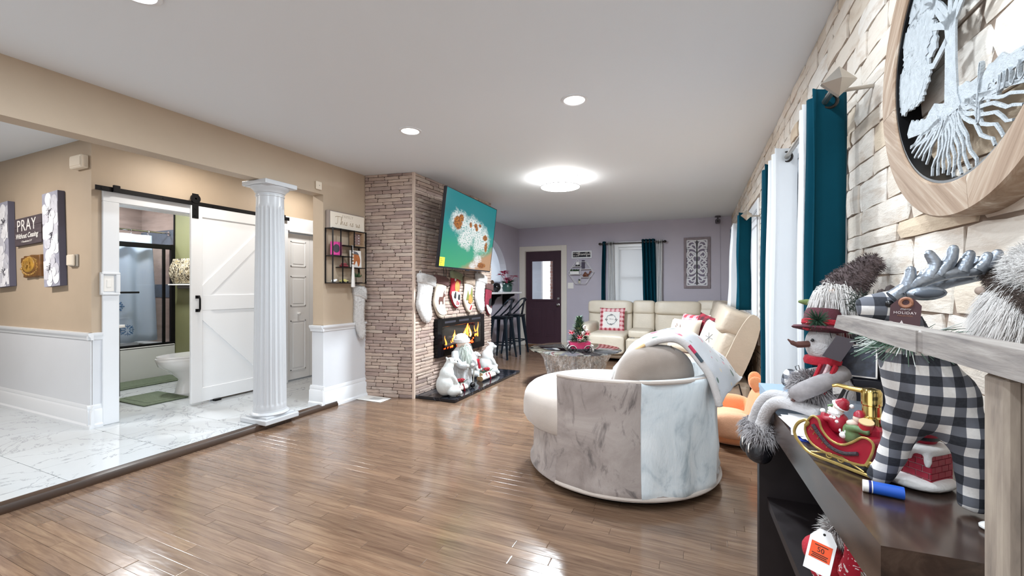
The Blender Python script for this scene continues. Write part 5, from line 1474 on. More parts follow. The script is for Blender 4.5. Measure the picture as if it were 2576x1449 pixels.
def curtain(path, z0, z1, folds, amp, m, lab, group, flare=1.0, shift=0.0, eyelets=True, tilt=0.0, rings=None):
    """path: ((x,y),(x,y)) ends of the gathered top along the rod; folds zigzag across it"""
    a, c = Vector(path[0]), Vector(path[1]); d_ = c - a; L = d_.length; d_.normalize(); n_ = Vector((-d_.y, d_.x))
    t = thing('curtain', lab, 'curtain', ((a.x + c.x) / 2, (a.y + c.y) / 2, z0), 0, group)
    N = folds * 10
    def S(u, v):
        fl_ = 1 + (flare - 1) * v
        p = a + d_ * (L * (.5 + (u - .5) * fl_) + shift * v)
        w_ = math.sin(u * folds * 2 * PI + PI / 2)
        w_ = math.copysign(abs(w_) ** .7, w_)
        k = amp * (1 + .15 * v * math.sin(u * 7)) 
        q_ = p + n_ * (k * w_ + tilt * v)
        return (q_.x + .004 * math.sin(v * 9 + u * 14), q_.y, z1 + (z0 - z1) * v)
    q = B(); q.grid(S, N, 16); q.build('panel', m, t, smooth=180, solid=.004)
    if eyelets:
        for k in range(folds * 2):
            u = (k + .5) / (folds * 2)
            p = a + d_ * (L * u)
            rr_ = .026
            pts = [(p.x + n_.x * rr_ * math.cos(j * PI / 8) * 1.0, p.y + n_.y * rr_ * math.cos(j * PI / 8), z1 - .045 + rr_ * math.sin(j * PI / 8)) for j in range(16)]
            q = B(); q.tube(pts, .006, 6, closed=True); q.build('grommet', mat('dark_bronze', '#3a3634', .35, metal=.9), t)
    return t
M = FY(8.4)
window(1, M, -1.44, -.76, .82, 2.0, 'white framed window behind the sofa on the mauve wall')
blind(M, -1.43, -.77, .83, 1.985, 'white slatted blind closed in the window on the mauve wall')
gb = 'curtains at the back window'
curtain(((-1.73, 8.29), (-1.67, 8.29)), .04, 2.11, 3, .035, TEAL, 'narrow teal curtain at the outer left of the back window', gb, 1.35, -.03)
curtain(((-1.63, 8.30), (-1.52, 8.30)), .04, 2.105, 4, .03, SHEER, 'white curtain beside the teal one, left side of the back window', gb, 1.4, .03)
curtain(((-1.00, 8.27), (-.76, 8.27)), .04, 2.12, 4, .045, TEAL, 'wide teal curtain across the right half of the back window', gb, 1.05, .07)
curtain(((-.73, 8.30), (-.63, 8.30)), .04, 2.10, 3, .028, SHEER, 'white curtain at the outer right of the back window', gb, 1.1)
DBR = mat('dark_bronze', '#3a3634', .35, metal=.9)
t = thing('curtain_rod', 'dark curtain rod above the back window', 'rod', (-1.18, 8.29, 2.06), 0, 'curtain rods')
q = B(); q.tube([(-1.76, 8.285, 2.065), (-.60, 8.285, 2.065)], .012, 10); q.build('bar', DBR, t)
for x_ in (-1.775, -.585):
    q = B(); q.sph((x_, 8.285, 2.065), (.03, .024, .024), 12, 8); q.build('finial', DBR, t)
for x_ in (-1.74, -.62):
    q = B(); q.tube([(x_, 8.285, 2.065), (x_, 8.40, 2.065)], .008, 8); q.build('bracket', DBR, t)
# side windows
for idx, w_, lab in ((2, WIN_N, 'near white framed window in the pale stone wall'), (3, WIN_F, 'far white framed window in the pale stone wall')):
    window(idx, Mr, -w_[1], -w_[0], w_[2], w_[3], lab)
    blind(Mr, -w_[1] + .014, -w_[0] - .014, w_[2] + .01, w_[3] - .012, lab.replace('white framed window', 'white window blind'))
    q = B(); c_ = casing
    for lo, hi in (((-w_[1] - c_, w_[2] - c_, 0), (-w_[1] + .002, w_[3] + c_, .022)), ((-w_[0] - .002, w_[2] - c_, 0), (-w_[0] + c_, w_[3] + c_, .022)), ((-w_[1], w_[3], 0), (-w_[0], w_[3] + c_, .022)), ((-w_[1], w_[2] - c_, 0), (-w_[0], w_[2], .022))): q.bb(lo, hi, Mr, bev=.003)
    struct('trim_%d' % (idx + 18), q, W_TRIM)
gn = 'curtains at the near side window'; gf = 'curtains at the far side window'
def rx(y): return RW(y) - .127
curtain(((rx(1.925) + .0145, 1.925), (rx(2.04) + .0145, 2.04)), .03, 1.96, 1, .057, TEAL, 'near teal curtain hanging against the pale stone wall beside the tree art', gn, 1.0)
curtain(((rx(2.06), 2.06), (rx(2.13), 2.13)), .03, 1.955, 1, .05, SHEER, 'white curtain edge showing behind the near teal curtain', gn, 1.0)
curtain(((rx(2.66), 2.66), (rx(2.92), 2.92)), .03, 1.96, 2, .057, SHEER, 'broad white curtain at the far side of the near side window', gn, 1.12, tilt=.012)
curtain(((rx(2.96), 2.96), (rx(3.12), 3.12)), .03, 1.955, 1, .066, TEAL, 'teal curtain peeping out behind the broad white curtain', gn, 1.0)
curtain(((rx(4.78), 4.78), (rx(4.98), 4.98)), .99, 1.96, 1, .058, TEAL, 'near teal curtain of the far side window, above the sofa', gf, 1.0)
curtain(((rx(5.56), 5.56), (rx(5.86), 5.86)), .99, 1.96, 2, .055, SHEER, 'white curtain of the far side window, above the sofa corner', gf, 1.1, tilt=.03)
curtain(((rx(5.92), 5.92), (rx(6.08), 6.08)), .99, 1.955, 1, .05, TEAL, 'far teal curtain of the far side window near the mauve wall', gf, 1.0)
SQF = mat('brushed_nickel', '#b4aea6', .3, metal=.9)
for lab, (a_, c_) in (('curtain rod with pyramid finials over the near side window', (1.80, 3.20)), ('curtain rod with pyramid finials over the far side window', (4.70, 6.16))):
    t = thing('curtain_rod', lab, 'rod', (rx(a_), (a_ + c_) / 2, 1.912), 0, 'curtain rods')
    q = B(); q.tube([(rx(a_), a_, 1.912), (rx(c_), c_, 1.912)], .011, 10); q.build('bar', SQF, t)
    for y_, s_ in ((a_, -1), (c_, 1)):
        q = B(); q.lathe([(.012, 0), (.02, .005), (.05, .012), (.05, .03), (0, .06)], (0, 0, 0), 4, M=frame((rx(y_), y_, 1.912), (1, 0, 0), (0, 0, 1)) @ Matrix.Scale(1 if s_ < 0 else -1, 4, (0, 0, 1)) @ Matrix.Rotation(R(0), 4, 'Z')); q.build('finial', SQF, t, smooth=20)
    for y_ in (a_ + .06, c_ - .06):
        q = B(); q.tube([(rx(y_), y_, 1.912), (RW(y_), y_, 1.912)], .007, 8); q.build('bracket', SQF, t)

# ------------------------------------------------------------------ on the back wall
t = thing('thankful_sign', 'small white framed black sign reading so very thankful beside the front door', 'sign', (-2.16, 8.39, 1.88))
q = B(); x0, x1, z0, z1 = -2.37, -1.96, 1.805, 1.955
for lo, hi in (((x0, z0, .002), (x0 + .025, z1, .022)), ((x1 - .025, z0, .002), (x1, z1, .022)), ((x0 + .025, z0, .002), (x1 - .025, z0 + .025, .022)), ((x0 + .025, z1 - .025, .002), (x1 - .025, z1, .022))): q.bb(lo, hi, M, bev=.003)
q.build('frame', W_TRIM, t)
q = B(); q.bb((x0 + .02, z0 + .02, .004), (x1 - .02, z1 - .02, .010), M); q.build('board', mat('chalk_black', '#22232a', .8), t, smooth=0)
text('SO VERY', SIGNW, M @ Matrix.Translation((-2.28, 1.905, .011)), .032, t)
text('we are', SIGNW, M @ Matrix.Translation((-2.285, 1.862, .011)), .045, t, shear=.2)
script('thankful', M @ Matrix.Translation((-2.115, 1.868, .0115)), .078, .003, SIGNW, t)

t = thing('hexagon_shelf', 'white wire hexagon wall shelf with little ornaments beside the front door', 'shelf', (-2.165, 8.35, 1.515))
HXC = (-2.165, 1.515)
WIRE = mat('white_wire', '#dcdcde', .4)
hexp = [(-.105, .215), (.105, .215), (.255, 0), (.105, -.215), (-.105, -.215), (-.255, 0)]
def HX(a, d_): return M @ Vector((HXC[0] + a[0], HXC[1] + a[1], d_))
for d_ in (.004, .10):
    q = B(); q.tube([HX(p, d_) for p in hexp], .005, 6, closed=True); q.build('hoop', WIRE, t)
q = B()
for p in hexp: q.tube([HX(p, .004), HX(p, .10)], .004, 6)
q.build('stays', WIRE, t, kind='stuff')
for a, c in (((-.16, .125), (0.0, .125)), ((-.235, -.03), (0, -.03)), ((0, .07), (.20, .07)), ((0, -.09), (.19, -.09))):
    q = B(); q.bb((HXC[0] + a[0], HXC[1] + a[1] - .004, .004), (HXC[0] + c[0], HXC[1] + a[1] + .004, .10), M); q.build('board', WIRE, t, smooth=0)
q = B(); q.tube([HX((0, .215), .10), HX((0, -.215), .10)], .004, 6); q.build('divider', WIRE, t)
sy = 8.40 - .055
q = B(); q.bb((-2.385, 8.31, 1.49), (-2.20, 8.385, 1.545), bev=.004); trough = q
t = thing('herb_trough', 'white trough of green herbs on the hexagon shelf', 'planter', (-2.29, sy, 1.489)); trough.build('trough', WHITE_CER, t)
q = B(); r_ = random.Random(6)
for k in range(60):
    p = (r_.uniform(-2.38, -2.205), r_.uniform(8.32, 8.375), 1.545); leaf(q, p, (r_.uniform(-.6, .6), r_.uniform(-.6, .3), 1), r_.uniform(.03, .065), .02)
q.build('herbs', LEAFG, t, smooth=0, kind='stuff')
t = thing('lidded_jar', 'white jar with a dark band and loop handle at the top of the hexagon shelf', 'jar', (-2.235, sy, 1.644))
q = B(); q.lathe([(0, 0), (.038, 0), (.042, .02), (.04, .07), (.03, .085), (0, .09)], (-2.235, sy, 1.647), 18); q.build('jar_body', WHITE_CER, t)
q = B(); q.lathe([(.043, .0), (.044, .004), (.044, .024), (.043, .028)], (-2.235, sy, 1.647), 18); q.build('dark_band', BLACKP, t)
q = B(); q.tube([(-2.235 + .02 * math.cos(a * PI / 8), sy, 1.75 + .028 * math.sin(a * PI / 8)) for a in range(17)], .004, 6); q.build('loop_handle', WHITE_CER, t)
t = thing('dark_block', 'tall dark purple block standing in the top right cell of the hexagon shelf', 'ornament', (-2.12, sy, 1.589))
q = B(); q.bb((-2.15, sy - .02, 1.59), (-2.095, sy + .02, 1.74), bev=.003); q.build('block', mat('plum_dark', '#41394e', .6), t)
q = B(); q.bb((-2.15, sy - .015, 1.742), (-2.097, sy + .02, 1.765), bev=.003); q.build('cap', mat('plum_dark', '#41394e', .6), t)
t = thing('camel_figurine', 'brown wooden camel figurine on the hexagon shelf', 'figurine', (-2.05, sy, 1.43))
b = B(); CA_ = at((-2.06, sy, 1.43))
for c_, r0 in (((-.015, 0, .045), (.05, .025, .028)), ((-.02, 0, .075), (.025, .018, .025)), ((.045, 0, .055), (.022, .014, .014)), ((.07, 0, .085), (.012, .011, .03)), ((.088, 0, .105), (.02, .011, .012)), ((-.04, .015, .015), (.04, .012, .013)), ((.02, -.015, .015), (.04, .012, .013)), ((-.055, 0, .03), (.02, .02, .025))): b.sq(c_, r0, 1, 1, 12, 8, CA_)
organic('body', b, mat('camel_wood', '#6b3c28', .45), t, .005, 2)
t = thing('air_plant_pot', 'tiny pale pot with a green tuft at the bottom of the hexagon shelf', 'potted plant', (-2.20, sy, 1.306))
q = B(); q.lathe([(0, 0), (.022, 0), (.03, .03), (.024, .05), (0, .05)], (-2.20, sy, 1.306), 14); q.build('pot', mat('stone_pot', '#b9b4a4', .7), t)
q = B()
for k in range(24): leaf(q, (-2.20, sy, 1.352), (r_.uniform(-1, 1), r_.uniform(-1, 1), 1.1), r_.uniform(.03, .055), .012)
q.build('leaves', LEAFG, t, smooth=0, kind='stuff')
t = thing('light_switch', 'white double switch plate on the mauve wall below the hexagon shelf', 'switch', (-2.395, 8.4, 1.26))
q = B(); q.bb((-2.455, 1.20, 0), (-2.335, 1.318, .006), M, bev=.002); q.build('plate', WHITE_P, t)
for x_ in (-2.425, -2.365):
    q = B(); q.bb((x_ - .016, 1.225, .005), (x_ + .016, 1.293, .010), M, bev=.002); q.build('rocker', WHITE_P, t)

# carved panel
t = thing('fretwork_art', 'tall white fretwork panel in a grey wood frame on the mauve wall', 'wall art', (-.045, 8.38, 1.67))
x0, x1, z0, z1 = -.265, .175, 1.205, 2.125
q = B()
for lo, hi in (((x0, z0, 0), (x0 + .045, z1, .03)), ((x1 - .045, z0, 0), (x1, z1, .03)), ((x0 + .045, z0, 0), (x1 - .045, z0 + .045, .03)), ((x0 + .045, z1 - .045, 0), (x1 - .045, z1, .03))): q.bb(lo, hi, M, bev=.003)
q.build('frame', mat('grey_driftwood', '#857a80', .7, var=.2, scale=8), t)
q = B(); q.bb((x0 + .01, z0 + .01, .002), (x1 - .01, z1 - .01, .006), M); q.build('backing', mat('mauve_backing', '#7f7789', .8), t, smooth=0)
FRET = mat('white_fretwork', '#dedee4', .6)
q = B(); pcx, pcz = (x0 + x1) / 2, (z0 + z1) / 2
def orn(pts, r_w):
    for sx in (-1, 1):
        for sz in (-1, 1):
            q.tube([M @ Vector((pcx + sx * p.x, pcz + sz * p.y, .015)) for p in smoothpath([(a, c, 0) for a, c in pts], 5)], r_w, 6, flat=.6)
for pts, w_ in (([(0, .0), (.05, .03), (.07, .09), (.03, .13), (0, .10)], .014), ([(0, .1), (.03, .17), (.1, .2), (.14, .15), (.11, .1), (.08, .13)], .013), ([(0, .2), (.05, .25), (.13, .26), (.16, .21)], .013), ([(0, .18), (.02, .3), (.08, .33), (.10, .28), (.06, .26)], .012),
                ([(.02, .32), (.06, .38), (.13, .37), (.15, .31), (.11, .30)], .013), ([(0, .4), (.06, .40), (.12, .41), (.165, .40), (.165, .33), (.16, .28)], .014), ([(.165, .27), (.14, .22), (.165, .17), (.16, .1), (.12, .05), (.165, .0)], .013), ([(.07, .0), (.12, .04), (.1, .08)], .012), ([(0, .0), (0, .12), (0, .25), (0, .4)], .016), ([(.07, .09), (.12, .05), (.165, .06)], .011), ([(.0, .03), (.06, .0)], .013), ([(.05, .25), (.1, .3), (.165, .3)], .01), ([(.03, .13), (.07, .17), (.10, .20)], .012)): orn(pts, w_)
fw_ = q.build('fretwork', FRET, t, smooth=60)
t = thing('security_camera', 'small grey security camera hanging at the back corner of the ceiling', 'camera', (.29, 8.3, 2.40))
q = B(); q.lathe([(0, .0), (.05, 0), (.045, .02), (0, .022)], (.29, 8.3, CEIL - .022), 16); q.build('mount_plate', mat('dark_grey_plastic', '#55505a', .5), t)
q = B(); q.tube([(.29, 8.3, CEIL - .02), (.29, 8.3, CEIL - .07)], .012, 8); q.build('stem', mat('dark_grey_plastic', '#55505a', .5), t)
q = B(); q.box((.29, 8.28, CEIL - .10), (.08, .10, .075), bev=.015); q.build('body', mat('dark_grey_plastic', '#55505a', .5), t)
q = B(); q.sph((.29, 8.232, CEIL - .10), .018, 10, 7); q.build('lens', BLACKP, t)
q = B(); q.tube([(.33, 8.39, CEIL - .1), (.335, 8.392, 1.6), (.34, 8.392, .6)], .004, 6); single(q.build('camera_cord', W_MAUVE), 'thin cord running down the mauve wall from the security camera', 'cord')

# ------------------------------------------------------------------ ceiling lights
LED = mat('lit_led', '#ffffff', .5, emit=9.0, emit_col='#fff6ec'); DRUM = mat('lit_drum', '#ffffff', .5, emit=18, emit_col='#fffaf4')
for k, (x_, y_) in enumerate(DOWNLIGHTS[:5]):  # the last fixtures are unseen, added with the lamps brightening the stone wall
    lab = ['recessed ceiling downlight nearer the stone wall', 'recessed ceiling downlight nearer the tan beam', 'recessed ceiling downlight cut by the top edge of the picture', 'added unseen downlight above the tall grey cabinet, brightening the stone wall', 'added unseen downlight above the dark console, brightening the stone wall'][k]
    t = thing('ceiling_downlight', lab, 'ceiling light', (x_, y_, CEIL), 0, 'recessed downlights')
    q = B(); q.lathe([(.068, 0), (.09, 0), (.088, -.006), (.07, -.008)], (x_, y_, CEIL), 36, caps=False); q.build('trim_ring', W_TRIM, t)
    q = B(); q.lathe([(0, -.003), (.07, -.003), (.07, 0.0), (0, 0)], (x_, y_, CEIL), 36); q.build('diffuser', LED, t)
t = thing('drum_light', 'round white drum ceiling light over the sofa area', 'ceiling light', (-1.47, 4.72, CEIL))
q = B(); q.lathe([(.225, -.10), (.225, 0.0), (.22, 0.0), (.22, -.10)], (-1.47, 4.72, CEIL), 48); q.build('shade', DRUM, t)
q = B(); q.lathe([(0, -.112), (.218, -.108), (.218, -.095), (0, -.095)], (-1.47, 4.72, CEIL), 48); q.build('diffuser', DRUM, t)
for z_ in (-.001, -.10):
    q = B(); q.lathe([(.222, z_ - .006), (.23, z_ - .006), (.23, z_ + .002), (.222, z_ + .002), (.222, z_ - .006)], (-1.47, 4.72, CEIL), 48, caps=False); q.build('rim', mat('rim_grey', '#b5b5b8', .4), t)
# ------------------------------------------------------------------ sectional sofa
LEATH = mat('cream_leather', '#cbc1b1', .42, var=.06, scale=5, bump=.35, bscale=45, bdist=.006)
LEATH2 = mat('tan_leather', '#b5a898', .42, var=.06, scale=5, bump=.3, bscale=45, bdist=.006)
t = thing('sectional_sofa', 'large cream leather reclining corner sofa along the mauve and stone walls', 'sofa', (-.4, 7.2, 0))
def cush(name, c, d, rot=(0, 0, 0), e=.32, m=None, wr=0.0):
    q = B(); r0 = random.Random(int(c[0] * 100 + c[1] * 10))
    fn = None
    if wr: fn = lambda p: Vector((p.x, p.y, p.z)) * (1 + wr * noise.noise(Vector((p.x * 9, p.y * 9, p.z * 9)) + Vector((c[0], c[1], 0))))
    q.sq((0, 0, 0), (d[0] / 2, d[1] / 2, d[2] / 2), e, e, 36, 20, at(c, *rot), fn=fn)
    return q.build(name, m or LEATH, t, smooth=180)
def box(name, lo, hi, bev=.03, m=None):
    q = B(); q.bb(lo, hi, bev=bev); return q.build(name, m or LEATH, t)
# back run: left arm, recliner, console, recliner
box('base', (-1.88, 7.16, .06), (.50, 8.2, .30), .02)
cush('arm', (-1.80, 7.62, .36), (.22, 1.05, .50), e=.35)
for (a, c) in ((-1.70, -1.10), (-.72, 0.02)):
    mx, w_ = (a + c) / 2, c - a
    if a < -1: w2, m2 = .80, -1.505
    else: w2, m2 = w_, mx
    cush('seat', (mx, 7.42, .37), (w_, .92, .20), wr=.03)
    cush('footrest', (mx, 7.03, .29), (w_ - .01, .17, .31), wr=.03)
    cush('backrest', (m2, 8.0, .62), (w2, .34, .50), (-8, 0, 0), wr=.02)
    cush('headrest', (m2, 8.0, .845), (w2 + .01, .40, .25), (-8, 0, 0), wr=.02)
box('foot_rail', (-1.70, 7.03, .06), (-1.10, 7.12, .135), .03); box('foot_rail', (-.72, 7.03, .06), (.0, 7.12, .135), .03)
cush('console_back', (-.91, 8.0, .62), (.38, .32, .50), (-8, 0, 0)); cush('console_headrest', (-.91, 8.03, .85), (.38, .38, .25), (-8, 0, 0))
box('console_front', (-1.085, 6.98, .10), (-.735, 7.6, .40), .03)
cush('console_lid', (-.91, 7.48, .455), (.36, .62, .13), e=.3)
for x_ in (-1.0, -.82):
    q = B(); q.lathe([(.035, 0), (.045, 0), (.045, .008), (.036, .008), (.034, -.03), (0, -.03)], (x_, 7.10, .402), 20); q.build('cup_holder', CHROME, t)
# corner wedge
cush('seat', (.12, 7.15, .37), (.80, .85, .20), wr=.03)
cush('backrest', (.21, 7.98, .63), (.52, .36, .50), (-8, 0, -12)); cush('headrest', (.23, 8.0, .855), (.54, .32, .27), (-8, 0, -12))
cush('backrest', (.30, 7.50, .63), (.34, .85, .50), (0, 8, 0), m=LEATH2); cush('headrest', (.33, 7.45, .86), (.30, .95, .27), (0, 8, 0), m=LEATH2)
# right run along the stone wall
box('base', (-.36, 4.62, .05), (.44, 6.9, .30), .03, LEATH2)
for (a, c) in ((4.62, 5.85), (5.86, 6.98)):
    my, w_ = (a + c) / 2, c - a
    cush('seat', (-.02, my, .36), (.80, w_, .20), m=LEATH2, wr=.03)
    cush('footrest', (-.38, my, .29), (.17, w_ - .02, .32), m=LEATH2, wr=.03)
    cush('backrest', (.285, my, .58), (.30, w_, .50), (0, 17, 0), m=LEATH2, wr=.025)
    cush('headrest', (.335, my, .855), (.33, w_ + .01, .27), (0, 20, 0), m=LEATH2, wr=.02)
q = B(); q.prism(sm2([(.10, .30), (.30, .27), (.44, .55), (.52, .84), (.505, .93), (.44, .95), (.34, .80), (.22, .52)], 3), -.035, .035, frame((0, 4.60, 0), (1, 0, 0), (0, 0, 1))); q.build('wing', LEATH2, t, smooth=50)
q = B(); q.bb((-.34, 4.585, .05), (.42, 4.63, .27), bev=.02); q.build('end_panel', LEATH2, t)
q = B(); q.tube([(.30, 4.57, .27), (.34, 4.56, .30), (.36, 4.58, .22), (.40, 4.55, .05)], .006, 6); single(q.build('recliner_cord', BLACKP), 'thin black recliner cord hanging at the sofa end', 'cord')

# ------------------------------------------------------------------ pillows
def plaid_mat(name, c1, c2, cm, k, ax=(0, 1), thin=False, kind='Object', w=.5):
    m = bpy.data.materials.new(name); n = NT(m)
    o = n.sep(n.coord(kind))
    def st(a): return n.math('GREATER_THAN', n.math('FRACT', n.math('MULTIPLY', o[a], k)), w)
    ssum = n.math('ADD', st(ax[0]), st(ax[1]))
    c = n.ramp(n.math('MULTIPLY', ssum, .5), [(0, lin(c1)), (.4, lin(cm)), (.8, lin(c2))], 'CONSTANT')
    if thin:
        th = n.math('MAXIMUM', *[n.math('LESS_THAN', n.math('ABSOLUTE', n.math('SUBTRACT', n.math('FRACT', n.math('MULTIPLY', o[a], k)), .22)), .05) for a in ax])
        c = n.mix(th, c, lin(cm))
    nz = n.noise(n.coord('Object'), 220, 2)
    c = n.mix(n.math('MULTIPLY', nz, .25), c, lin(cm))
    n.link(c, n.bsdf.inputs['Base Color']); n.set(Roughness=.9)
    n.bump(nz, .3, .001)
    return m
REDPL = plaid_mat('red_white_plaid', '#f0ebea', '#8e1c2e', '#c8848c', 13, thin=True)
REDPL2 = plaid_mat('red_white_plaid_2', '#f0ebea', '#a3283a', '#cf8f96', 10, thin=True)
REDBLK = plaid_mat('red_black_plaid', '#8e2232', '#3a1a22', '#6a1f2c', 12)
CRMP = mat('cream_pillow', '#bdb1a2', .9, var=.04, bump=.3, bscale=200)
GRYP = mat('slate_pillow', '#4a5662', .9, var=.1, bump=.3, bscale=200)
def pillow(loc, rot, s_, mats, lab, deco=None, th=.13):
    """local x right, y up, z out of the front"""
    W = at(loc, *rot)
    t = bpy.data.objects.new('throw_pillow', None); COL.objects.link(t); t.empty_display_size = .05
    t.matrix_world = W; t.location = loc; t.rotation_euler = tuple(R(a) for a in rot); WM[t] = W
    single(t, lab, 'pillow', 'throw pillows on the sofa')
    def S(u, v, sg):
        x, y = 2 * u - 1, 2 * v - 1
        k = max(0.0, (1 - x ** 4) * (1 - y ** 4)) ** .55
        pin = 1 - .06 * (1 - abs(x) ** 2) * abs(y) ** 3
        pin2 = 1 - .06 * (1 - abs(y) ** 2) * abs(x) ** 3
        return W @ Vector((x * s_ / 2 * pin2, y * s_ / 2 * pin, sg * th / 2 * k))
    q = B(); q.grid(lambda u, v: S(u, v, 1), 16, 16); q.build('front', mats[0], t, smooth=180)
    q = B(); q.grid(lambda u, v: S(u, v, -1), 16, 16); q.build('back', mats[1], t, smooth=180)
    if deco: deco(t, W, S)
    return t
def wreath(t, W, S):
    def on(a, c, l=.004): 
        p = W.inverted() @ Vector(S(a / .45 + .5, c / .45 + .5, 1)); return W @ Vector((p.x, p.y, p.z + l))
    q = B(); q.grid(lambda u, v: on((u - .5) * .29, (v - .5) * .29), 8, 8); q.build('white_square', WHTF, t, smooth=180)
    q = B(); r_ = random.Random(3)
    for k in range(40):
        a = k * 2 * PI / 40; rr_ = .085; p = on(rr_ * math.cos(a), rr_ * math.sin(a), .006)
        p2 = on((rr_ + r_.uniform(-.014, .014)) * math.cos(a + .22), (rr_ + r_.uniform(-.014, .014)) * math.sin(a + .22), .006); q.tube([p, p2], .003, 4, flat=.4)
    q.build('printed_wreath', mat('print_blue_green', '#46606e', .8), t, kind='stuff')
    for k in range(4):
        a = k * PI / 2; q = B()
        for j in range(4): q.sph(on(.085 * math.cos(a) + .018 * math.cos(j * PI / 2 + .4), .085 * math.sin(a) + .012 * math.sin(j * PI / 2 + .4), .005), (.011, .011, .004), 8, 5)
        q.build('printed_bow', mat('print_dark_red', '#4a2830', .8), t)
    text('Merry', mat('print_grey', '#8d8488', .8), W @ Matrix.Translation((0, 0.008, th_ / 2 + .005)), .03, t, shear=.3)
th_ = .13
pillow((-1.42, 7.62, .64), (76, 0, 0), .45, (REDPL, CRMP), 'square plaid pillow with a wreath, on the left recliner seat', wreath)
def vine(t, W, S):
    q = B(); r_ = random.Random(8)
    for k in range(10):
        a, c = r_.uniform(.2, .8), r_.uniform(.25, .75); p = Vector(S(a, c, 1)); p2 = Vector(S(a + r_.uniform(-.05, .05), c + .08, 1)); q.tube([p, p2], .004, 4)
    q.build('printed_sprigs', mat('print_brown', '#5a3430', .8), t, kind='stuff')
def snow(t, W, S):
    for (a, c, r0) in ((.5, .55, .10), (.3, .3, .07), (.72, .28, .06)):
        q = B()
        for k in range(6):
            an = k * PI / 3; q.tube([Vector(S(a, c, 1)), Vector(S(a + r0 * 1.4 * math.cos(an), c + r0 * 1.4 * math.sin(an), 1))], .004, 4)
        q.build('printed_snowflake', mat('print_silver_grey', '#6f7278', .8), t)
pillow((-.07, 5.66, .685), (76, 0, -42), .42, (REDPL2, CRMP), 'red and white plaid pillow behind the cream one on the right recliner')
pillow((-.17, 5.38, .655), (72, 0, -35), .40, (CRMP, CRMP), 'cream pillow with brown sprigs, half hidden by the blanket', vine)
pillow((.08, 5.33, .685), (74, 12, -48), .42, (REDBLK, REDBLK), 'dark red and black plaid pillow on the right recliner')
pillow((.13, 4.98, .655), (74, 14, -52), .38, (CRMP, GRYP), 'cream snowflake pillow with a slate back, nearest the sofa end', snow)

# ------------------------------------------------------------------ coffee table and wagon
t = thing('coffee_table', 'round glass coffee table on a silver tree root base', 'table', (-1.43, 5.2, 0))
SILV = bpy.data.materials.new('silver_leaf'); _t = NT(SILV)
_t.set(Base_Color=lin('#eef0f2'), Metallic=1.0, Roughness=.17)
_t.bump(_t.noise(_t.coord('Object', (6, 6, 1.6)), 5, 5, .7, 1.2), .9, .05)
def root(a, r, z):
    zz_ = z / .44
    base = .27 + .15 * zz_ ** 1.6 + .05 * (1 - zz_) ** 2
    lob = .06 * math.cos(a * 4 + .8 + zz_ * .5) + .034 * math.cos(a * 9 + 3 * zz_ + 1) + .02 * math.sin(a * 19 + 6 * zz_) + .010 * math.sin(a * 37 - 8 * zz_ + 2 * math.sin(a * 5))
    hole = .0
    return base + lob * (.7 + .6 * abs(zz_ - .45))
q = B(); q.lathe([(1, .44 * k / 18) for k in range(19)], (-1.43, 5.2, 0.001), 220, fn=root); q.build('root_base', SILV, t, smooth=180)
TG = bpy.data.materials.new('table_glass'); _t = NT(TG)
_t.set(Base_Color=(.90, .97, .96, 1), Roughness=0.0, IOR=1.5); _t.bsdf.inputs['Transmission Weight'].default_value = 1.0
n = 72
q = B(); pr_ = [(math.cos(2 * PI * k / n), math.sin(2 * PI * k / n)) for k in range(n)]
rr = [.565 + .007 * math.sin(k * 2 * PI * 13 / n) + .004 * math.sin(k * 2 * PI * 29 / n) for k in range(n)]
vs = []; 
for dz, dr in ((.0, -.008), (.003, -.002), (.012, 0), (.016, -.006)): vs += [(-1.43 + (rr[k] + dr) * pr_[k][0], 5.2 + (rr[k] + dr) * pr_[k][1], .443 + dz) for k in range(n)]
fs = [(i * n + j, i * n + (j + 1) % n, (i + 1) * n + (j + 1) % n, (i + 1) * n + j) for i in range(3) for j in range(n)] + [tuple(range(n))[::-1], tuple(3 * n + j for j in range(n))]
q.add(vs, fs); q.build('glass_top', TG, t, smooth=40)
t = thing('flower_wagon', 'pink wagon planter with a little evergreen tree on the glass table', 'planter', (-1.28, 4.86, .46))
W = Matrix.Translation((-1.28, 4.86, .46)) @ Matrix.Rotation(R(24), 4, 'Z')
PINKM = mat('pink_metal', '#d6457a', .35)
q = B(); q.add([W @ Vector(p) for p in [(-.10, -.055, .05), (.10, -.055, .05), (.10, .055, .05), (-.10, .055, .05), (-.12, -.07, .125), (.12, -.07, .125), (.12, .07, .125), (-.12, .07, .125), (-.114, -.064, .12), (.114, -.064, .12), (.114, .064, .12), (-.114, .064, .12)]],
      [(3, 2, 1, 0), (0, 1, 5, 4), (1, 2, 6, 5), (2, 3, 7, 6), (3, 0, 4, 7), (4, 5, 9, 8), (5, 6, 10, 9), (6, 7, 11, 10), (7, 4, 8, 11), (8, 9, 10, 11)]); q.build('wagon_body', PINKM, t, smooth=0)
for sx in (-1, 1):
    for sy_ in (-1, 1):
        q = B(); c = Vector((.09 * sx, .075 * sy_, .044)); q.tube([W @ (c + Vector((.04 * math.cos(a * PI / 10), 0, .04 * math.sin(a * PI / 10)))) for a in range(20)], .004, 6, closed=True)
        for a in range(6): q.tube([W @ c, W @ (c + Vector((.04 * math.cos(a * PI / 3), 0, .04 * math.sin(a * PI / 3))))], .002, 4)
        q.build('wheel', BLACK, t)
        q = B(); q.tube([W @ (c + Vector((.046 * math.cos(a * PI / 10), 0, .046 * math.sin(a * PI / 10)))) for a in range(1, 10)], .004, 5, flat=2); q.build('fender', SIGNW, t)
q = B()
for sx in (-1, 1): q.tube([W @ Vector((.09 * sx, -.075, .044)), W @ Vector((.09 * sx, .075, .044))], .004, 6)
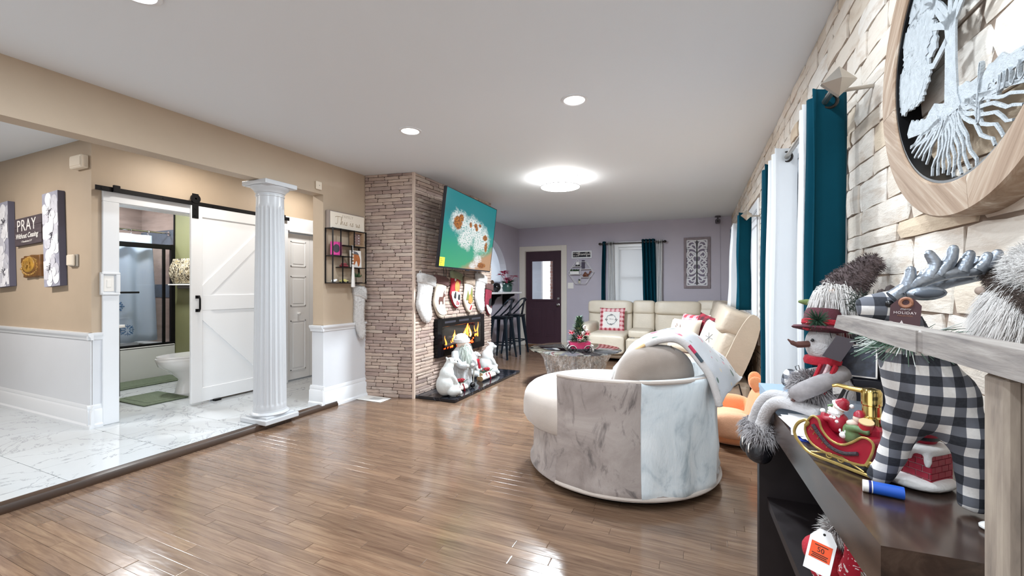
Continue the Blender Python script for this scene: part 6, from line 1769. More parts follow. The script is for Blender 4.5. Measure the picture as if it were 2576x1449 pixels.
q.tube([W @ Vector((-.1, 0, .06)), W @ Vector((-.17, -.01, .05)), W @ Vector((-.2, -.015, .09))], .004, 6); q.build('axles', BLACK, t, kind='stuff')
q = B(); r_ = random.Random(21)
for k in range(560):
    h = r_.random() ** 1.3; rad_ = .125 * (1 - h) + .014; a = r_.uniform(0, 6.28)
    p = W @ Vector((rad_ * .45 * math.cos(a), rad_ * .4 * math.sin(a), .125 + h * .27)); d_ = Vector((math.cos(a + .4), math.sin(a + .4), .35 + h * 1.2))
    leaf(q, p, d_, r_.uniform(.06, .10) * (1 - .35 * h), .014, bend=.2, mi=0 if k % 3 else 1)
q.build('foliage', [mat('spruce_dark', '#2f4a3e', .6, var=.3, scale=30), mat('spruce_light', '#6c7f55', .6, var=.3, scale=30)], t, smooth=0, recalc=False, kind='stuff')
for k, (a, h) in enumerate(((3.6, .18), (5.5, .17), (4.6, .13))):
    c = W @ Vector((.11 * math.cos(a), .11 * math.sin(a), .06 + h)); q = B()
    for j in range(6): leaf(q, c, (math.cos(j * 1.05), math.sin(j * 1.05) * .6 - .4, .5 * math.sin(j * 1.05)), .045, .03)
    q.build('red_flower', mat('flower_red', '#b5243c', .6), t, smooth=0)
for k, (a, h) in enumerate(((5.2, .27), (5.7, .22), (5.0, .20))):
    c = W @ Vector((.09 * math.cos(a), .09 * math.sin(a), .03 + h)); q = B(); q.sph(c, (.018, .018, .022), 10, 7); q.sph(c + Vector((.008, -.008, .015)), .012, 8, 6); q.build('cotton_boll', FURW, t)
q = B()
for j in range(5): leaf(q, W @ Vector((.02, -.09, .13)), (math.cos(j * 1.2 - 1), -.7, .3 + .4 * math.sin(j)), .07, .035)
q.build('broad_leaves', mat('eucalyptus', '#6f8a6a', .6), t, smooth=0, kind='stuff')
t = thing('snowman_figurine', 'tiny white snowman clinging to the end of the pink wagon', 'figurine', (-1.15, 4.9, .46))
b = B(); b.sph((-1.145, 4.905, .49), (.028, .028, .03)); b.sph((-1.143, 4.90, .535), .02); b.tube([(-1.145, 4.90, .505), (-1.17, 4.89, .515)], .008, 6)
organic('body', b, FURW, t, .005, 1)
for k in range(2):
    q = B(); q.sph((-1.138 - .012 * k, 4.881, .54), .0035, 6, 4); q.build('eye', BLACKP, t)

# ------------------------------------------------------------------ swivel chair
t = thing('swivel_chair', 'round taupe velvet swivel chair with a curved back, on the wood floor', 'armchair', (-.5, 2.97, 0))
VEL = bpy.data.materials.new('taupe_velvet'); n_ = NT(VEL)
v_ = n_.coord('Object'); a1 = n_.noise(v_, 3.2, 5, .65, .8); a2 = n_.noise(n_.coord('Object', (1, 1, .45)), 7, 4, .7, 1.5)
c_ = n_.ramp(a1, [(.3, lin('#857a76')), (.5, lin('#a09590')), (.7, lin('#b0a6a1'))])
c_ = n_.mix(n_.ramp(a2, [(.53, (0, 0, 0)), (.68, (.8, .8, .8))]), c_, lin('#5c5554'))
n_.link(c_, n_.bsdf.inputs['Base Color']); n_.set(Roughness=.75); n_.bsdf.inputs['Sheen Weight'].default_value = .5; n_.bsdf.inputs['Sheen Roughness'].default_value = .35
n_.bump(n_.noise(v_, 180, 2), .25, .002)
VELR = bpy.data.materials.new('window_lit_velvet'); n_ = NT(VELR)
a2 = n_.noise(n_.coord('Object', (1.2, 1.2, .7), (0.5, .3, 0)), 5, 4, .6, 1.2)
c_ = n_.ramp(a2, [(.30, lin('#aab8c0')), (.46, lin('#d6dfe4')), (.7, lin('#e6ecef'))])  # window light painted into the velvet as paler, bluish tones
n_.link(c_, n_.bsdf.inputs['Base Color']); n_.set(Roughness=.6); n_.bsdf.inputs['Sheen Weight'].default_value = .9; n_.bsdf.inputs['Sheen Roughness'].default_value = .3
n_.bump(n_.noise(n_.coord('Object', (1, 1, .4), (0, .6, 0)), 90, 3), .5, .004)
CREAMV = mat('cream_velvet', '#b9ada4', .75, var=.08, scale=5, sheen=.5, bump=.2, bscale=200)
ccx, ccy = -.5, 2.97
q = B(); q.lathe([(0, .003), (.54, .003), (.56, .02), (.56, .04), (0, .04)], (ccx, ccy, 0), 48); q.build('swivel_base', BLACKP, t)
q = B(); q.lathe([(.3, .035), (.592, .035), (.612, .05), (.612, .07), (.592, .10), (.585, .32), (.3, .32)], (ccx, ccy, 0), 64); q.build('skirt', VEL, t, smooth=50)
A0, A1, AS = R(-117), R(46), R(-70)
def shell(a0, a1, m, name, wr=0.0):
    prof = [(.612, .055), (.622, .075), (.617, .10), (.608, .25), (.604, .45), (.607, .62), (.612, .675), (.606, .695), (.585, .702), (.555, .698), (.538, .68), (.535, .55), (.53, .30)]
    q = B()
    q.lathe(prof, (ccx, ccy, 0), max(8, int((a1 - a0) / .05)), a0=a0, a1=a1, fn=(lambda a, r, z: r + wr * noise.noise(Vector((a * 5, z * 6, 1.5))) * (1 if r > .56 else 0)))
    k = len(prof); n2 = max(8, int((a1 - a0) / .05)) + 1
    q.f.append(tuple(i * n2 for i in range(k))); q.f.append(tuple(i * n2 + n2 - 1 for i in range(k))[::-1]); q.m += [0, 0]
    return q.build(name, m, t, smooth=50)
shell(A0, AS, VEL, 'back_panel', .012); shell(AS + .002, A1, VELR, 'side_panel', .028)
q = B(); q.tube([(ccx + .603 * math.cos(a), ccy + .603 * math.sin(a), .692) for a in [A0 + (A1 - A0) * i / 50 for i in range(51)]], .012, 8); q.build('top_piping', CREAMV, t)
q = B(); q.tube([(ccx + .617 * math.cos(a), ccy + .617 * math.sin(a), .062) for a in [A0 + (A1 - A0) * i / 50 for i in range(51)]], .012, 8); q.build('bottom_piping', CREAMV, t)
def seatfn(p):
    a = math.atan2(p.y, p.x); k = 1 + .02 * noise.noise(Vector((p.x * 5, p.y * 5, p.z * 9)))
    return Vector((p.x * k, p.y * k, p.z))
q = B(); q.sq((ccx - .09, ccy + .02, .415), (.585, .585, .165), .55, 1, 56, 18, fn=seatfn); q.build('seat_cushion', CREAMV, t, smooth=180)
q = B(); q.sq((0, 0, 0), (.26, .15, .27), .75, .8, 30, 18, at((-.26, 2.70, .60), 12, 0, 45 + 0)); q.build('back_cushion', mat('brown_velvet', '#8d7f74', .8, var=.15, scale=6, sheen=.6, bump=.2, bscale=180), t, smooth=180)
q = B(); q.tube([at((-.26, 2.70, .60), 12, 0, 45) @ Vector((.26 * math.sin(a) * .3, -.15 * math.cos(a), .272 * math.sin(a))) for a in [-1.2 + .1 * i for i in range(28)]], .004, 6); q.build('cushion_seam', mat('seam_brown', '#74675e', .8), t)

# ------------------------------------------------------------------ blanket thrown over the chair
t = thing('throw_blanket', 'white fleece blanket with small coloured prints draped over the swivel chair', 'blanket', (-.2, 2.8, .9))
BLK = bpy.data.materials.new('printed_fleece'); n_ = NT(BLK)
v_ = n_.coord('Object')
def dots(scale, thr, cols, base):
    vo = n_.new('ShaderNodeTexVoronoi'); vo.inputs['Scale'].default_value = scale; n_.link(v_, vo.inputs['Vector'])
    sp = n_.new('ShaderNodeSeparateColor'); n_.link(vo.outputs['Color'], sp.inputs[0])
    nz = n_.math('MULTIPLY', n_.noise(v_, 30, 2), .16)
    on = n_.math('MULTIPLY', n_.math('LESS_THAN', n_.math('ADD', vo.outputs['Distance'], nz), thr), n_.math('GREATER_THAN', sp.outputs[1], .2))
    return n_.mix(on, base, n_.ramp(sp.outputs[0], [(0, lin(cols[0])), (.3, lin(cols[1])), (.55, lin(cols[2])), (.8, lin(cols[3]))], 'CONSTANT'))
c_ = dots(11, .37, ('#c2385a', '#2e5a44', '#d9b98a', '#46545e'), lin('#c6c8cd'))
c_ = dots(15, .27, ('#d98a9a', '#9aa8a0', '#e3cfae', '#c2385a'), c_)
n_.link(c_, n_.bsdf.inputs['Base Color']); n_.set(Roughness=.95); n_.bsdf.inputs['Sheen Weight'].default_value = .3
n_.bump(n_.noise(v_, 160, 2), .5, .003)
Rv, Fv = Vector((CA, SA, 0)), Vector((-SA, CA, 0))
def pt(r, fw, z): return Rv * r + Fv * fw + Vector((0, 0, z))
F0 = smoothpath([pt(.635, 2.72, .60), pt(.665, 2.62, .72), pt(.705, 2.55, .81), pt(.80, 2.53, .88), pt(.93, 2.51, .915), pt(1.01, 2.49, .885), pt(1.08, 2.45, .79), pt(1.125, 2.42, .71), pt(1.155, 2.40, .60), pt(1.165, 2.40, .55)], 5)
F1 = smoothpath([pt(.80, 3.3, .60), pt(.85, 3.2, .70), pt(.92, 3.12, .80), pt(1.02, 3.06, .875), pt(1.18, 3.02, .905), pt(1.32, 3.0, .86), pt(1.43, 2.98, .76), pt(1.50, 2.96, .68), pt(1.555, 2.94, .62), pt(1.585, 2.94, .58)], 5)
def bl(u, v):
    i = min(len(F0) - 1.001, u * (len(F0) - 1)); k = int(i); f = i - k
    a = F0[k].lerp(F0[k + 1], f); c = F1[k].lerp(F1[k + 1], f)
    p = a.lerp(c, v); p.z += .03 * math.sin(PI * v) + .012 * math.sin(u * 21 + v * 5) * v + .012 * noise.noise(p * 7)
    return p
q = B(); q.grid(bl, 60, 24); q.build('fleece', BLK, t, smooth=180, solid=.018)
q = B(); q.tube([p + Vector((0, 0, -.004)) for p in F0], .021, 10); q.build('folded_hem', mat('grey_fleece', '#c9c4c2', .95, var=.1, scale=12, bump=.6, bscale=120), t, smooth=180)
for i, (u, m_) in enumerate(((.08, '#c2385a'), (.13, '#7a2a4a'), (.62, '#c2385a'), (.66, '#46545e'), (.30, '#d9b98a'))):
    p = F0[int(u * (len(F0) - 1))]; d_ = (F0[int(u * (len(F0) - 1)) + 1] - p).normalized()
    q = B(); q.tube([p - d_ * .03 - Fv * .02 + Vector((0, 0, .004)), p + d_ * .03 - Fv * .02 + Vector((0, 0, .004))], [.010, .010], 8); q.build('printed_motif', mat('motif' + m_, m_, .9), t)
# ------------------------------------------------------------------ round tree wall art
AY, AZ, RO, RI = 1.226, 1.754, .388, .311
AX = RW(AY) - .034
t = thing('tree_wall_art', 'round wood framed tree of white cut metal hanging on the pale stone wall', 'wall art', (AX, AY, AZ))
MA = frame((AX, AY, AZ), (0.0065, -1, 0), (0, 0, 1))      # x to the viewer's right, z out of the wall
WASH = bpy.data.materials.new('washed_oak'); n_ = NT(WASH)
at_ = n_.new('ShaderNodeAttribute'); at_.attribute_name = 'grain'
mp_ = n_.new('ShaderNodeMapping'); mp_.inputs['Scale'].default_value = (3, 55, 30); n_.link(at_.outputs['Vector'], mp_.inputs[0])
g_ = n_.noise(mp_.outputs[0], 1.0, 5, .65, .4)
n_.link(n_.ramp(g_, [(.3, lin('#7f6650')), (.48, lin('#98806b')), (.62, lin('#ab9885')), (.75, lin('#cfc4b8'))]), n_.bsdf.inputs['Base Color']); n_.set(Roughness=.65)
n_.bump(g_, .3, .002)
SEG = 4; NA = 96
for s_i in range(SEG):
    q = B(); prof = [(RI, -.03), (RI, .024), (RI + .004, .028), (RO - .004, .028), (RO, .024), (RO, -.03)]
    a0 = R(8) + s_i * 2 * PI / SEG; a1 = a0 + 2 * PI / SEG - .003
    q.lathe(prof, (0, 0, 0), NA // SEG, M=MA, a0=a0, a1=a1)
    nn = NA // SEG + 1
    q.f.append(tuple(i * nn for i in range(6))); q.f.append(tuple(i * nn + nn - 1 for i in range(6))[::-1]); q.m += [0, 0]
    o = q.build('frame_segment', WASH, t, smooth=30)
    gr = o.data.attributes.new('grain', 'FLOAT_VECTOR', 'POINT')
    am = (a0 + a1) / 2
    for i, v in enumerate(q.v):
        p = MA.inverted() @ Vector(v)
        # boards run along the chord of their quarter
        gr.data[i].vector = (-p.x * math.sin(am) + p.y * math.cos(am) + s_i * 3, p.x * math.cos(am) + p.y * math.sin(am), p.z)
TREE = mat('white_cut_metal', '#a4abb1', .5, metal=.15, var=.16, scale=60, bump=.5, bscale=260)
q = B(); q.lathe([(RI + .001, -.03), (RI + .001, .022), (RI - .006, .022), (RI - .006, -.03), (RI + .001, -.03)], (0, 0, 0), NA, M=MA, caps=False); q.build('inner_band', BLACK, t)
def inside(p, k=.97): return math.hypot(p[0], p[1]) < RI * k
def ribbon(b, pts, ws, z=.012, th=.004):
    n = len(pts); L_, R_ = [], []
    for i in range(n):
        p0, p1 = Vector(pts[max(0, i - 1)]), Vector(pts[min(n - 1, i + 1)]); d = (p1 - p0).normalized(); nn = Vector((-d.y, d.x)); c = Vector(pts[i]); w = ws[i] if isinstance(ws, list) else ws
        L_.append((c + nn * w)[:]); R_.append((c - nn * w)[:])
    b.prism(L_ + R_[::-1], z, z + th, MA)
r_ = random.Random(14)
q = B()
def br(p, a, L, w, depth):
    pts = [p]; x, y = p
    for k in range(4):
        a += r_.uniform(-.16, .16); x += L / 4 * math.cos(a); y += L / 4 * math.sin(a)
        if not inside((x, y)): break
        pts.append((x, y))
    if len(pts) > 2: ribbon(q, pts, [w * (1 - .45 * k / (len(pts) - 1)) for k in range(len(pts))])
    if depth > 0 and len(pts) > 2:
        for da in ((-.5, .45) if depth < 3 else (-.5, .1, .6)): br(pts[-1], a + da + r_.uniform(-.12, .12), L * .74, w * .6, depth - 1)
tx = -.045
ribbon(q, [(tx + .005, -.155), (tx + .002, -.12), (tx, -.05), (tx, .03), (tx, .07)], [.038, .026, .022, .021, .026])
for a_ in (2.75, 2.3, 1.85, 1.45, 1.05, .6): br((tx, .045), a_, .11, .0105, 3)
ribbon(q, [(tx - .015, .02), (-.12, -.01), (-.15, .0), (-.165, .03)], [.010, .008, .007, .005])
q.build('branches', TREE, t, smooth=0)
q = B()
for k in range(22):
    a_ = -3.0 + k * (2.86 / 21); pts = []; x, y = tx + .03 * math.cos(a_), -.142
    for j in range(12):
        x += (.024 if abs(math.cos(a_)) > .5 else .017) * math.cos(a_); y += .016 * min(-.25, math.sin(a_))
        xx, yy_ = x + .005 * math.sin(j * 1.5 + k), y + .004 * math.cos(j * 1.7 + k * 2)
        if not inside((xx, yy_)): break
        pts.append((xx, yy_))
    if len(pts) > 2: ribbon(q, pts, [.0052 - .003 * i / len(pts) for i in range(len(pts))])
q.build('roots', TREE, t, smooth=0)
q = B()
gp = [(-.262, -.128)] + [(-.262 + .52 * i / 40, -.118 + .008 * math.sin(i * .7) + .012 * r_.random()) for i in range(1, 40)] + [(.262, -.12), (.25, -.145), (.12, -.15), (.03, -.162), (-.06, -.168), (-.15, -.158), (-.255, -.142)]
q.prism(gp, .010, .014, MA)
q.build('ground_plate', TREE, t, smooth=0)
script('family', MA @ Matrix.Translation((.15, -.178, .014)), .085, .0042, TREE, t)
q = B()
for k in range(300):
    c = (r_.uniform(-.28, .28), r_.uniform(-.06, .28))
    lim = -.05 if c[0] < -.13 else (.10 if abs(c[0] - tx) > .08 else .16)
    if c[1] < lim or not inside(c, .90): continue
    if math.hypot(c[0] + .13, c[1] - .02) < .04: continue
    if r_.random() < .30 and c[0] > -.1: continue
    rad_ = r_.uniform(.022, .040); poly = []
    for j in range(26):
        a_ = j * 2 * PI / 26; rr_ = rad_ * (1 + .22 * (j % 2) + r_.uniform(-.12, .12)); p = [c[0] + rr_ * math.cos(a_), c[1] + rr_ * math.sin(a_)]
        h_ = math.hypot(*p)
        if h_ > RI * .985: p = [v * RI * .985 / h_ for v in p]
        poly.append(tuple(p))
    q.prism(poly, .010 + .002 * r_.random(), .0145 + .002 * r_.random(), MA)
q.build('foliage', TREE, t, smooth=0, recalc=False, kind='stuff')

# ------------------------------------------------------------------ dark console
CON = bpy.data.materials.new('espresso_wood'); n_ = NT(CON)
v_ = n_.coord('World', (6, 1.2, 6)); g_ = n_.noise(v_, 3, 5, .6, .6); g2 = n_.noise(n_.coord('World'), 2.2, 3)
c_ = n_.ramp(g_, [(.3, lin('#241a17')), (.55, lin('#3c2d26')), (.75, lin('#55443a'))])
n_.link(c_, n_.bsdf.inputs['Base Color']); n_.link(n_.math('MULTIPLY_ADD', g2, .2, .14), n_.bsdf.inputs['Roughness'])
n_.bsdf.inputs['Coat Weight'].default_value = .5; n_.bsdf.inputs['Coat Roughness'].default_value = .15
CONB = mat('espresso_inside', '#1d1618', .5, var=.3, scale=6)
HT = .80
t = thing('console_table', 'dark espresso console with an open shelf against the pale stone wall', 'console', (.38, 1.38, 0))
q = B(); q.prism([(.215, 1.905), (.264, .858), (.553, .872), (.548, 1.915)], HT - .085, HT); q.build('top', CON, t, smooth=0)
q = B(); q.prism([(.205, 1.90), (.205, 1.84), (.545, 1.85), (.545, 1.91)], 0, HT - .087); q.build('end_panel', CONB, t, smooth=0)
q = B(); q.prism([(.258, .93), (.262, .862), (.548, .876), (.548, .945)], 0, HT - .087); q.build('end_panel', CON, t, smooth=0)
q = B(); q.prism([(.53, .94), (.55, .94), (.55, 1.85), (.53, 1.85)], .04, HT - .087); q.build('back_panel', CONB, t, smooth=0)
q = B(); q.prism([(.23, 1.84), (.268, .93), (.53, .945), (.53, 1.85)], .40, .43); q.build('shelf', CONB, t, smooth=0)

# ------------------------------------------------------------------ tall grey cabinet at the right edge
GREYW = bpy.data.materials.new('weathered_grey_wood'); n_ = NT(GREYW)
v_ = n_.coord('World', (9, 9, 1.1)); g_ = n_.noise(v_, 6, 5, .65, .3)
n_.link(n_.ramp(g_, [(.3, lin('#5a524d')), (.5, lin('#8a7e73')), (.72, lin('#a5998b'))]), n_.bsdf.inputs['Base Color']); n_.set(Roughness=.55); n_.bump(g_, .25, .003)
GREYR = bpy.data.materials.new('weathered_grey_rail'); n_ = NT(GREYR)
v_ = n_.coord('World', (9, 1.4, 16)); g_ = n_.noise(v_, 6, 5, .65, .3)
n_.link(n_.ramp(g_, [(.3, lin('#6d6868')), (.5, lin('#8f8985')), (.72, lin('#a9a4a0'))]), n_.bsdf.inputs['Base Color']); n_.set(Roughness=.6); n_.bump(g_, .3, .002)
t = thing('tall_cabinet', 'tall weathered grey cabinet cut by the right edge of the picture', 'cabinet', (.38, .15, 0))
q = B(); q.bb((.236, -.25, .0), (.52, .490, 1.137)); q.build('body', GREYW, t, smooth=0)
q = B(); q.bb((.226, .476, 0), (.238, .506, 1.137), bev=.003); q.build('stile', GREYW, t)
q = B(); q.bb((.246, -.25, 1.137), (.52, .50, 1.160), bev=.002); q.build('top', GREYW, t)
for k, (ya_, yb_) in enumerate(((.755, .905), (.604, .751), (-.25, .600))):
    q = B(); q.prism([(ya_, 1.1395), (yb_ + (.022 if k == 0 else 0), 1.1395), (yb_ - (.0 if k == 0 else 0), 1.163 + .0004 * k), (ya_, 1.163 + .0004 * k)], -.003 * (k == 1), .026, frame((.219, 0, 0), (0, 1, 0), (0, 0, 1))); q.build('rail_board', GREYR, t, smooth=0)
q = B()
for y_ in (.602, .753): q.bb((.2175, y_ - .004, 1.139), (.246, y_ + .006, 1.164), bev=.002)
q.build('rail_joint', GREYR, t, kind='stuff')
q = B(); q.prism([(.30, .50), (.255, .47), (.255, .1), (.45, .1), (.45, .50)], 1.1605, 1.166); q.prism([(.31, .49), (.27, .46), (.27, .11), (.44, .11), (.44, .49)], 1.166, 1.176)
single(q.build('mirror_tray', CHROME, smooth=0), 'bright mirrored tray on top of the tall grey cabinet', 'tray')

# ------------------------------------------------------------------ christmas figures on the console
BUFF = plaid_mat('buffalo_plaid', '#e6e4e2', '#141821', '#63666f', 28, ax=(0, 2))
BUFS = plaid_mat('buffalo_plaid_small', '#e6e4e2', '#1c1f27', '#6c6f78', 34, ax=(0, 2))
PEWT = mat('pewter_antler', '#8f96a0', .35, metal=.75, var=.3, scale=40, bump=.8, bscale=60, stretch=(1, 1, 1))
t = thing('plaid_reindeer', 'black and white plaid reindeer with pewter antlers standing on the dark console', 'figurine', (.40, 1.08, HT))
def MO(*p): return Vector(p)
b = B()
b.tube([MO(.352, 1.06, 1.15), MO(.365, 1.065, 1.10), MO(.385, 1.07, 1.05), MO(.402, 1.075, 1.01), MO(.408, 1.075, .985)], [.036, .045, .058, .066, .05], 18)
b.sq((0, 0, 0), (.070, .060, .070), 1, 1, 18, 12, at((.408, 1.075, 1.0)))
for path, rr_ in (([(.378, 1.083, .975), (.366, 1.098, .91), (.354, 1.112, .85), (.338, 1.128, .808)], [.036, .025, .022, .019]),
                  ([(.44, 1.06, .975), (.450, 1.05, .91), (.453, 1.045, .85), (.452, 1.045, .807)], [.036, .024, .021, .019]),
                  ):
    pp_ = smoothpath(path, 3); b.tube(pp_, [rr_[min(3, i // 3)] for i in range(len(pp_))], 12)
organic('body', b, BUFF, t, .007, 4)
b = B()
b.tube([MO(.362, 1.055, 1.172), MO(.34, 1.06, 1.175), MO(.31, 1.066, 1.172), MO(.290, 1.07, 1.168)], [.030, .031, .025, .018], 16)
organic('head', b, BUFF, t, .006, 3)
q = B(); q.sph((.330, 1.030, 1.180), .007, 10, 7); q.build('eye', BLACKP, t)
def antler(y, main, tines):
    def T3(p): return Vector((p[0], y, p[1]))
    m_ = smoothpath([T3(p) for p in main], 5)
    q = B(); q.tube(m_, [.0135 - .006 * i / len(m_) for i in range(len(m_))], 10); q.sph(m_[-1], .0077, 8, 6)
    for pts in tines:
        pth = smoothpath([T3(p) for p in pts], 3)
        q.tube(pth, [.0125 - .005 * i / len(pth) for i in range(len(pth))], 8); q.sph(pth[-1], .0077, 8, 6)
    return q.build('antler', PEWT, t, smooth=60)
antler(1.02, [(.331, 1.192), (.357, 1.213), (.385, 1.229), (.418, 1.238), (.444, 1.240), (.464, 1.252), (.475, 1.270)],
       [[(.352, 1.210), (.356, 1.228), (.358, 1.243)], [(.382, 1.228), (.392, 1.252), (.384, 1.272)], [(.395, 1.232), (.412, 1.258), (.417, 1.280)], [(.428, 1.239), (.434, 1.256), (.439, 1.270)], [(.448, 1.240), (.457, 1.252), (.462, 1.266)]])
antler(1.075, [(.365, 1.192), (.40, 1.209), (.435, 1.222), (.465, 1.230), (.485, 1.237), (.50, 1.256)],
       [[(.385, 1.203), (.392, 1.22), (.396, 1.238)], [(.42, 1.218), (.43, 1.24), (.436, 1.262)], [(.46, 1.228), (.468, 1.246), (.474, 1.262)]])
q = B(); q.sq((0, 0, 0), (.028, .007, .0125), 1, 1, 16, 8, at((.372, 1.0, 1.200), 0, -4, -8)); q.build('ear', PEWT, t, smooth=180)
q = B(); q.sq((0, 0, 0), (.021, .003, .0075), 1, 1, 14, 6, at((.374, .994, 1.200), 0, -4, -8)); q.build('ear_lining', mat('pewter_dark', '#5b626c', .5, metal=.6), t, smooth=180)
q = B(); r_ = random.Random(31)
for k in range(420):
    a_ = r_.uniform(0, 6.28); c = Vector((.365 + .04 * math.cos(a_), 1.055 + .04 * math.sin(a_), 1.105 + r_.uniform(-.012, .025))); d_ = Vector((math.cos(a_), math.sin(a_), r_.uniform(-.8, .5)))
    q.tube([c, c + d_.normalized() * r_.uniform(.025, .055)], [.0012, .0004], 4, mi=k % 3 == 0)
q.build('pine_collar', [mat('frosted_pine', '#54705f', .7), mat('snow_tip', '#cfd6d2', .8)], t, smooth=0, recalc=False, kind='stuff')
t2 = thing('holiday_tag', 'brown hang tag reading HOLIDAY on the plaid reindeer', 'tag', (.335, .985, 1.17))
TGM = frame((.3325, .97, 1.164), (.90, -.43, .0), (.06, -.03, 1)) @ Matrix.Scale(.93, 4)
q = B(); q.prism([(-.022, -.030), (.022, -.030), (.022, .016), (.010, .030), (-.010, .030), (-.022, .016)], 0, .0012, TGM); q.build('card', mat('plum_card', '#4a3136', .7), t2, smooth=0)
q = B(); q.tube([TGM @ Vector((.008 * math.cos(a * PI / 8), .022 + .008 * math.sin(a * PI / 8), .0015)) for a in range(16)], .003, 6, closed=True); q.build('eyelet', mat('copper_print', '#9a6a52', .5), t2)
CPR = mat('tag_white_print', '#d9cfd0', .7)
text('HOLIDAY', CPR, TGM @ Matrix.Translation((0, .002, .0015)), .0070, t2, space=1.15, extrude=.0002)
text('merry', CPR, TGM @ Matrix.Translation((0, .0095, .0015)), .006, t2, shear=.4, extrude=.0002)
text('COLLECTION', mat('copper_print', '#9a6a52', .5), TGM @ Matrix.Translation((0, -.0035, .0015)), .0035, t2, extrude=.0002)
q = B()
for x_, h_ in ((-.013, .010), (-.004, .016)):
    for j in range(3): q.prism([(x_ - .006 + .0015 * j, -.028 + h_ * .28 * j), (x_ + .006 - .0015 * j, -.028 + h_ * .28 * j), (x_, -.028 + h_ * (.5 + .25 * j))], .0012, .0016, TGM)
q.build('printed_trees', CPR, t2, smooth=0, kind='stuff')
q = B()
for x_ in (.007, .012, .016): q.prism([(x_ + .003 * math.cos(a), -.026 + .003 * math.sin(a)) for a in [i * PI / 5 for i in range(10)]], .0012, .0016, TGM)
q.build('printed_berries', mat('copper_print', '#9a6a52', .5), t2, smooth=0, kind='stuff')
q = B(); q.tube([TGM @ Vector((0, .022, .001)), Vector((.34, .99, 1.20)), Vector((.345, 1.015, 1.20))], .0012, 5); q.build('string', BLACKP, t2)

# snowman with dangling legs
SNF = mat('white_grey_felt', '#bdbbbd', .95, var=.06, scale=30, bump=.8, bscale=160, bdist=.004)
GFUR = mat('grey_fur', '#949092', .95, var=.2, scale=40)
WINE = mat('wine_cloth', '#4f1f2b', .8, var=.2, scale=20, bump=.4, bscale=200)
KNIT = mat('red_knit', '#a5192c', .9)
t = thing('sitting_snowman', 'sitting fabric snowman in a wine hat and scarf, legs hanging over the console edge', 'figurine', (.34, 1.62, HT))
b = B(); b.sq((0, 0, 0), (.082, .08, .085), .9, 1, 18, 12, at((.36, 1.63, .875)))
organic('body', b, SNF, t, .008, 4)
b = B(); b.sq((0, 0, 0), (.045, .047, .056), 1, 1, 16, 12, at((.348, 1.605, 1.035))); organic('head', b, SNF, t, .006, 3)
for pth in ([(.33, 1.60, .835), (.27, 1.66, .845), (.22, 1.71, .835), (.19, 1.755, .77), (.186, 1.79, .69)], [(.33, 1.54, .835), (.27, 1.58, .845), (.225, 1.625, .832), (.20, 1.67, .77), (.196, 1.69, .70)]):
    pp = smoothpath(pth, 5); q = B(); q.tube(pp, [.020] * (len(pp) - 4) + [.024, .027, .03, .032], 12); lg = q.build('leg', SNF, t, smooth=180)
    e_ = pp[-1]; bs = B(); bs.sph((e_.x, e_.y, e_.z + .01), (.036, .036, .03), 12, 8)
    q = fur(B(), bs, 900, .03, .002, .5, seed=int(e_.y * 100), jitter=.6); q.build('fur_cuff', GFUR, lg, smooth=0, recalc=False, kind='stuff')
    q = B(); q.sq((0, 0, 0), (.042, .040, .044), .8, 1, 18, 12, at((e_.x - .006, e_.y + .004, e_.z - .05), 0, 15, 0)); q.build('boot', mat('black_leather', '#1b1c21', .35, bump=.4, bscale=80), lg, smooth=180)
    q = B()
    for s_ in (-1, 1): q.tube(smoothpath([(e_.x - .03, e_.y - .02, e_.z - .018), (e_.x - .042, e_.y - .02 + .02 * s_, e_.z - .02), (e_.x - .045, e_.y - .02 + .028 * s_, e_.z - .035), (e_.x - .043, e_.y - .02 + .012 * s_, e_.z - .05)], 3), .002, 5)
    q.build('lace', SIGNW, lg)
q = B(); q.tube(smoothpath([(.40, 1.60, .95), (.32, 1.53, .92), (.28, 1.55, .89), (.29, 1.60, .872)], 4), .026, 12); q.build('arm', GFUR, t, smooth=180)
bs = B(); bs.sph((.318, 1.585, .905), (.05, .045, .035)); q = fur(B(), bs, 1500, .03, .002, .3, seed=4); q.build('fur_collar', GFUR, t, smooth=0, recalc=False, kind='stuff')
q = B(); q.lathe([(.03, -.012), (.075, -.004), (.080, .0), (.074, .006), (.052, .008), (.050, .02), (.047, .05), (.040, .062), (0, .065)], (0, 0, 0), 28, M=at((.348, 1.605, 1.083), -6, 4, 0)); q.build('hat', WINE, t)
q = B(); q.lathe([(.051, .010), (.054, .014), (.053, .026), (.049, .028)], (0, 0, 0), 28, M=at((.348, 1.605, 1.083), -6, 4, 0)); q.build('hat_band', KNIT, t)
q = B(); r_ = random.Random(5)
for k in range(170):
    c = Vector((.328, 1.558, 1.112)); d_ = Vector((r_.uniform(-.9, .7), r_.uniform(-1, .2), r_.uniform(-.7, .9))).normalized(); q.tube([c, c + d_ * r_.uniform(.025, .042)], [.0011, .0005], 4)
q.build('pine_sprig', PINE, t, smooth=0, recalc=False, kind='stuff')
q = B()
for k in range(14): q.sph((.306 + r_.uniform(-.012, .012), 1.56 + r_.uniform(-.008, .008), 1.094 + r_.uniform(-.01, .012)), .0055, 6, 4)
q.build('berries', REDG, t, kind='stuff')
q = B(); q.tube(smoothpath([(.31, 1.585, 1.036), (.28, 1.575, 1.034), (.264, 1.57, 1.04), (.252, 1.567, 1.05)], 3), [.010] * 4 + [.007] * 3 + [.004, .003, .002], 8); q.build('twig_nose', mat('twig_brown', '#5b3a34', .7), t)
q = B(); q.sph((.316, 1.566, 1.05), .005, 8, 6); q.build('eye', BLACKP, t)
q = B(); q.lathe([(.036, -.014), (.048, -.01), (.050, .0), (.046, .012), (.036, .014)], (.35, 1.606, .985), 24); q.build('scarf', KNIT, t, smooth=60)
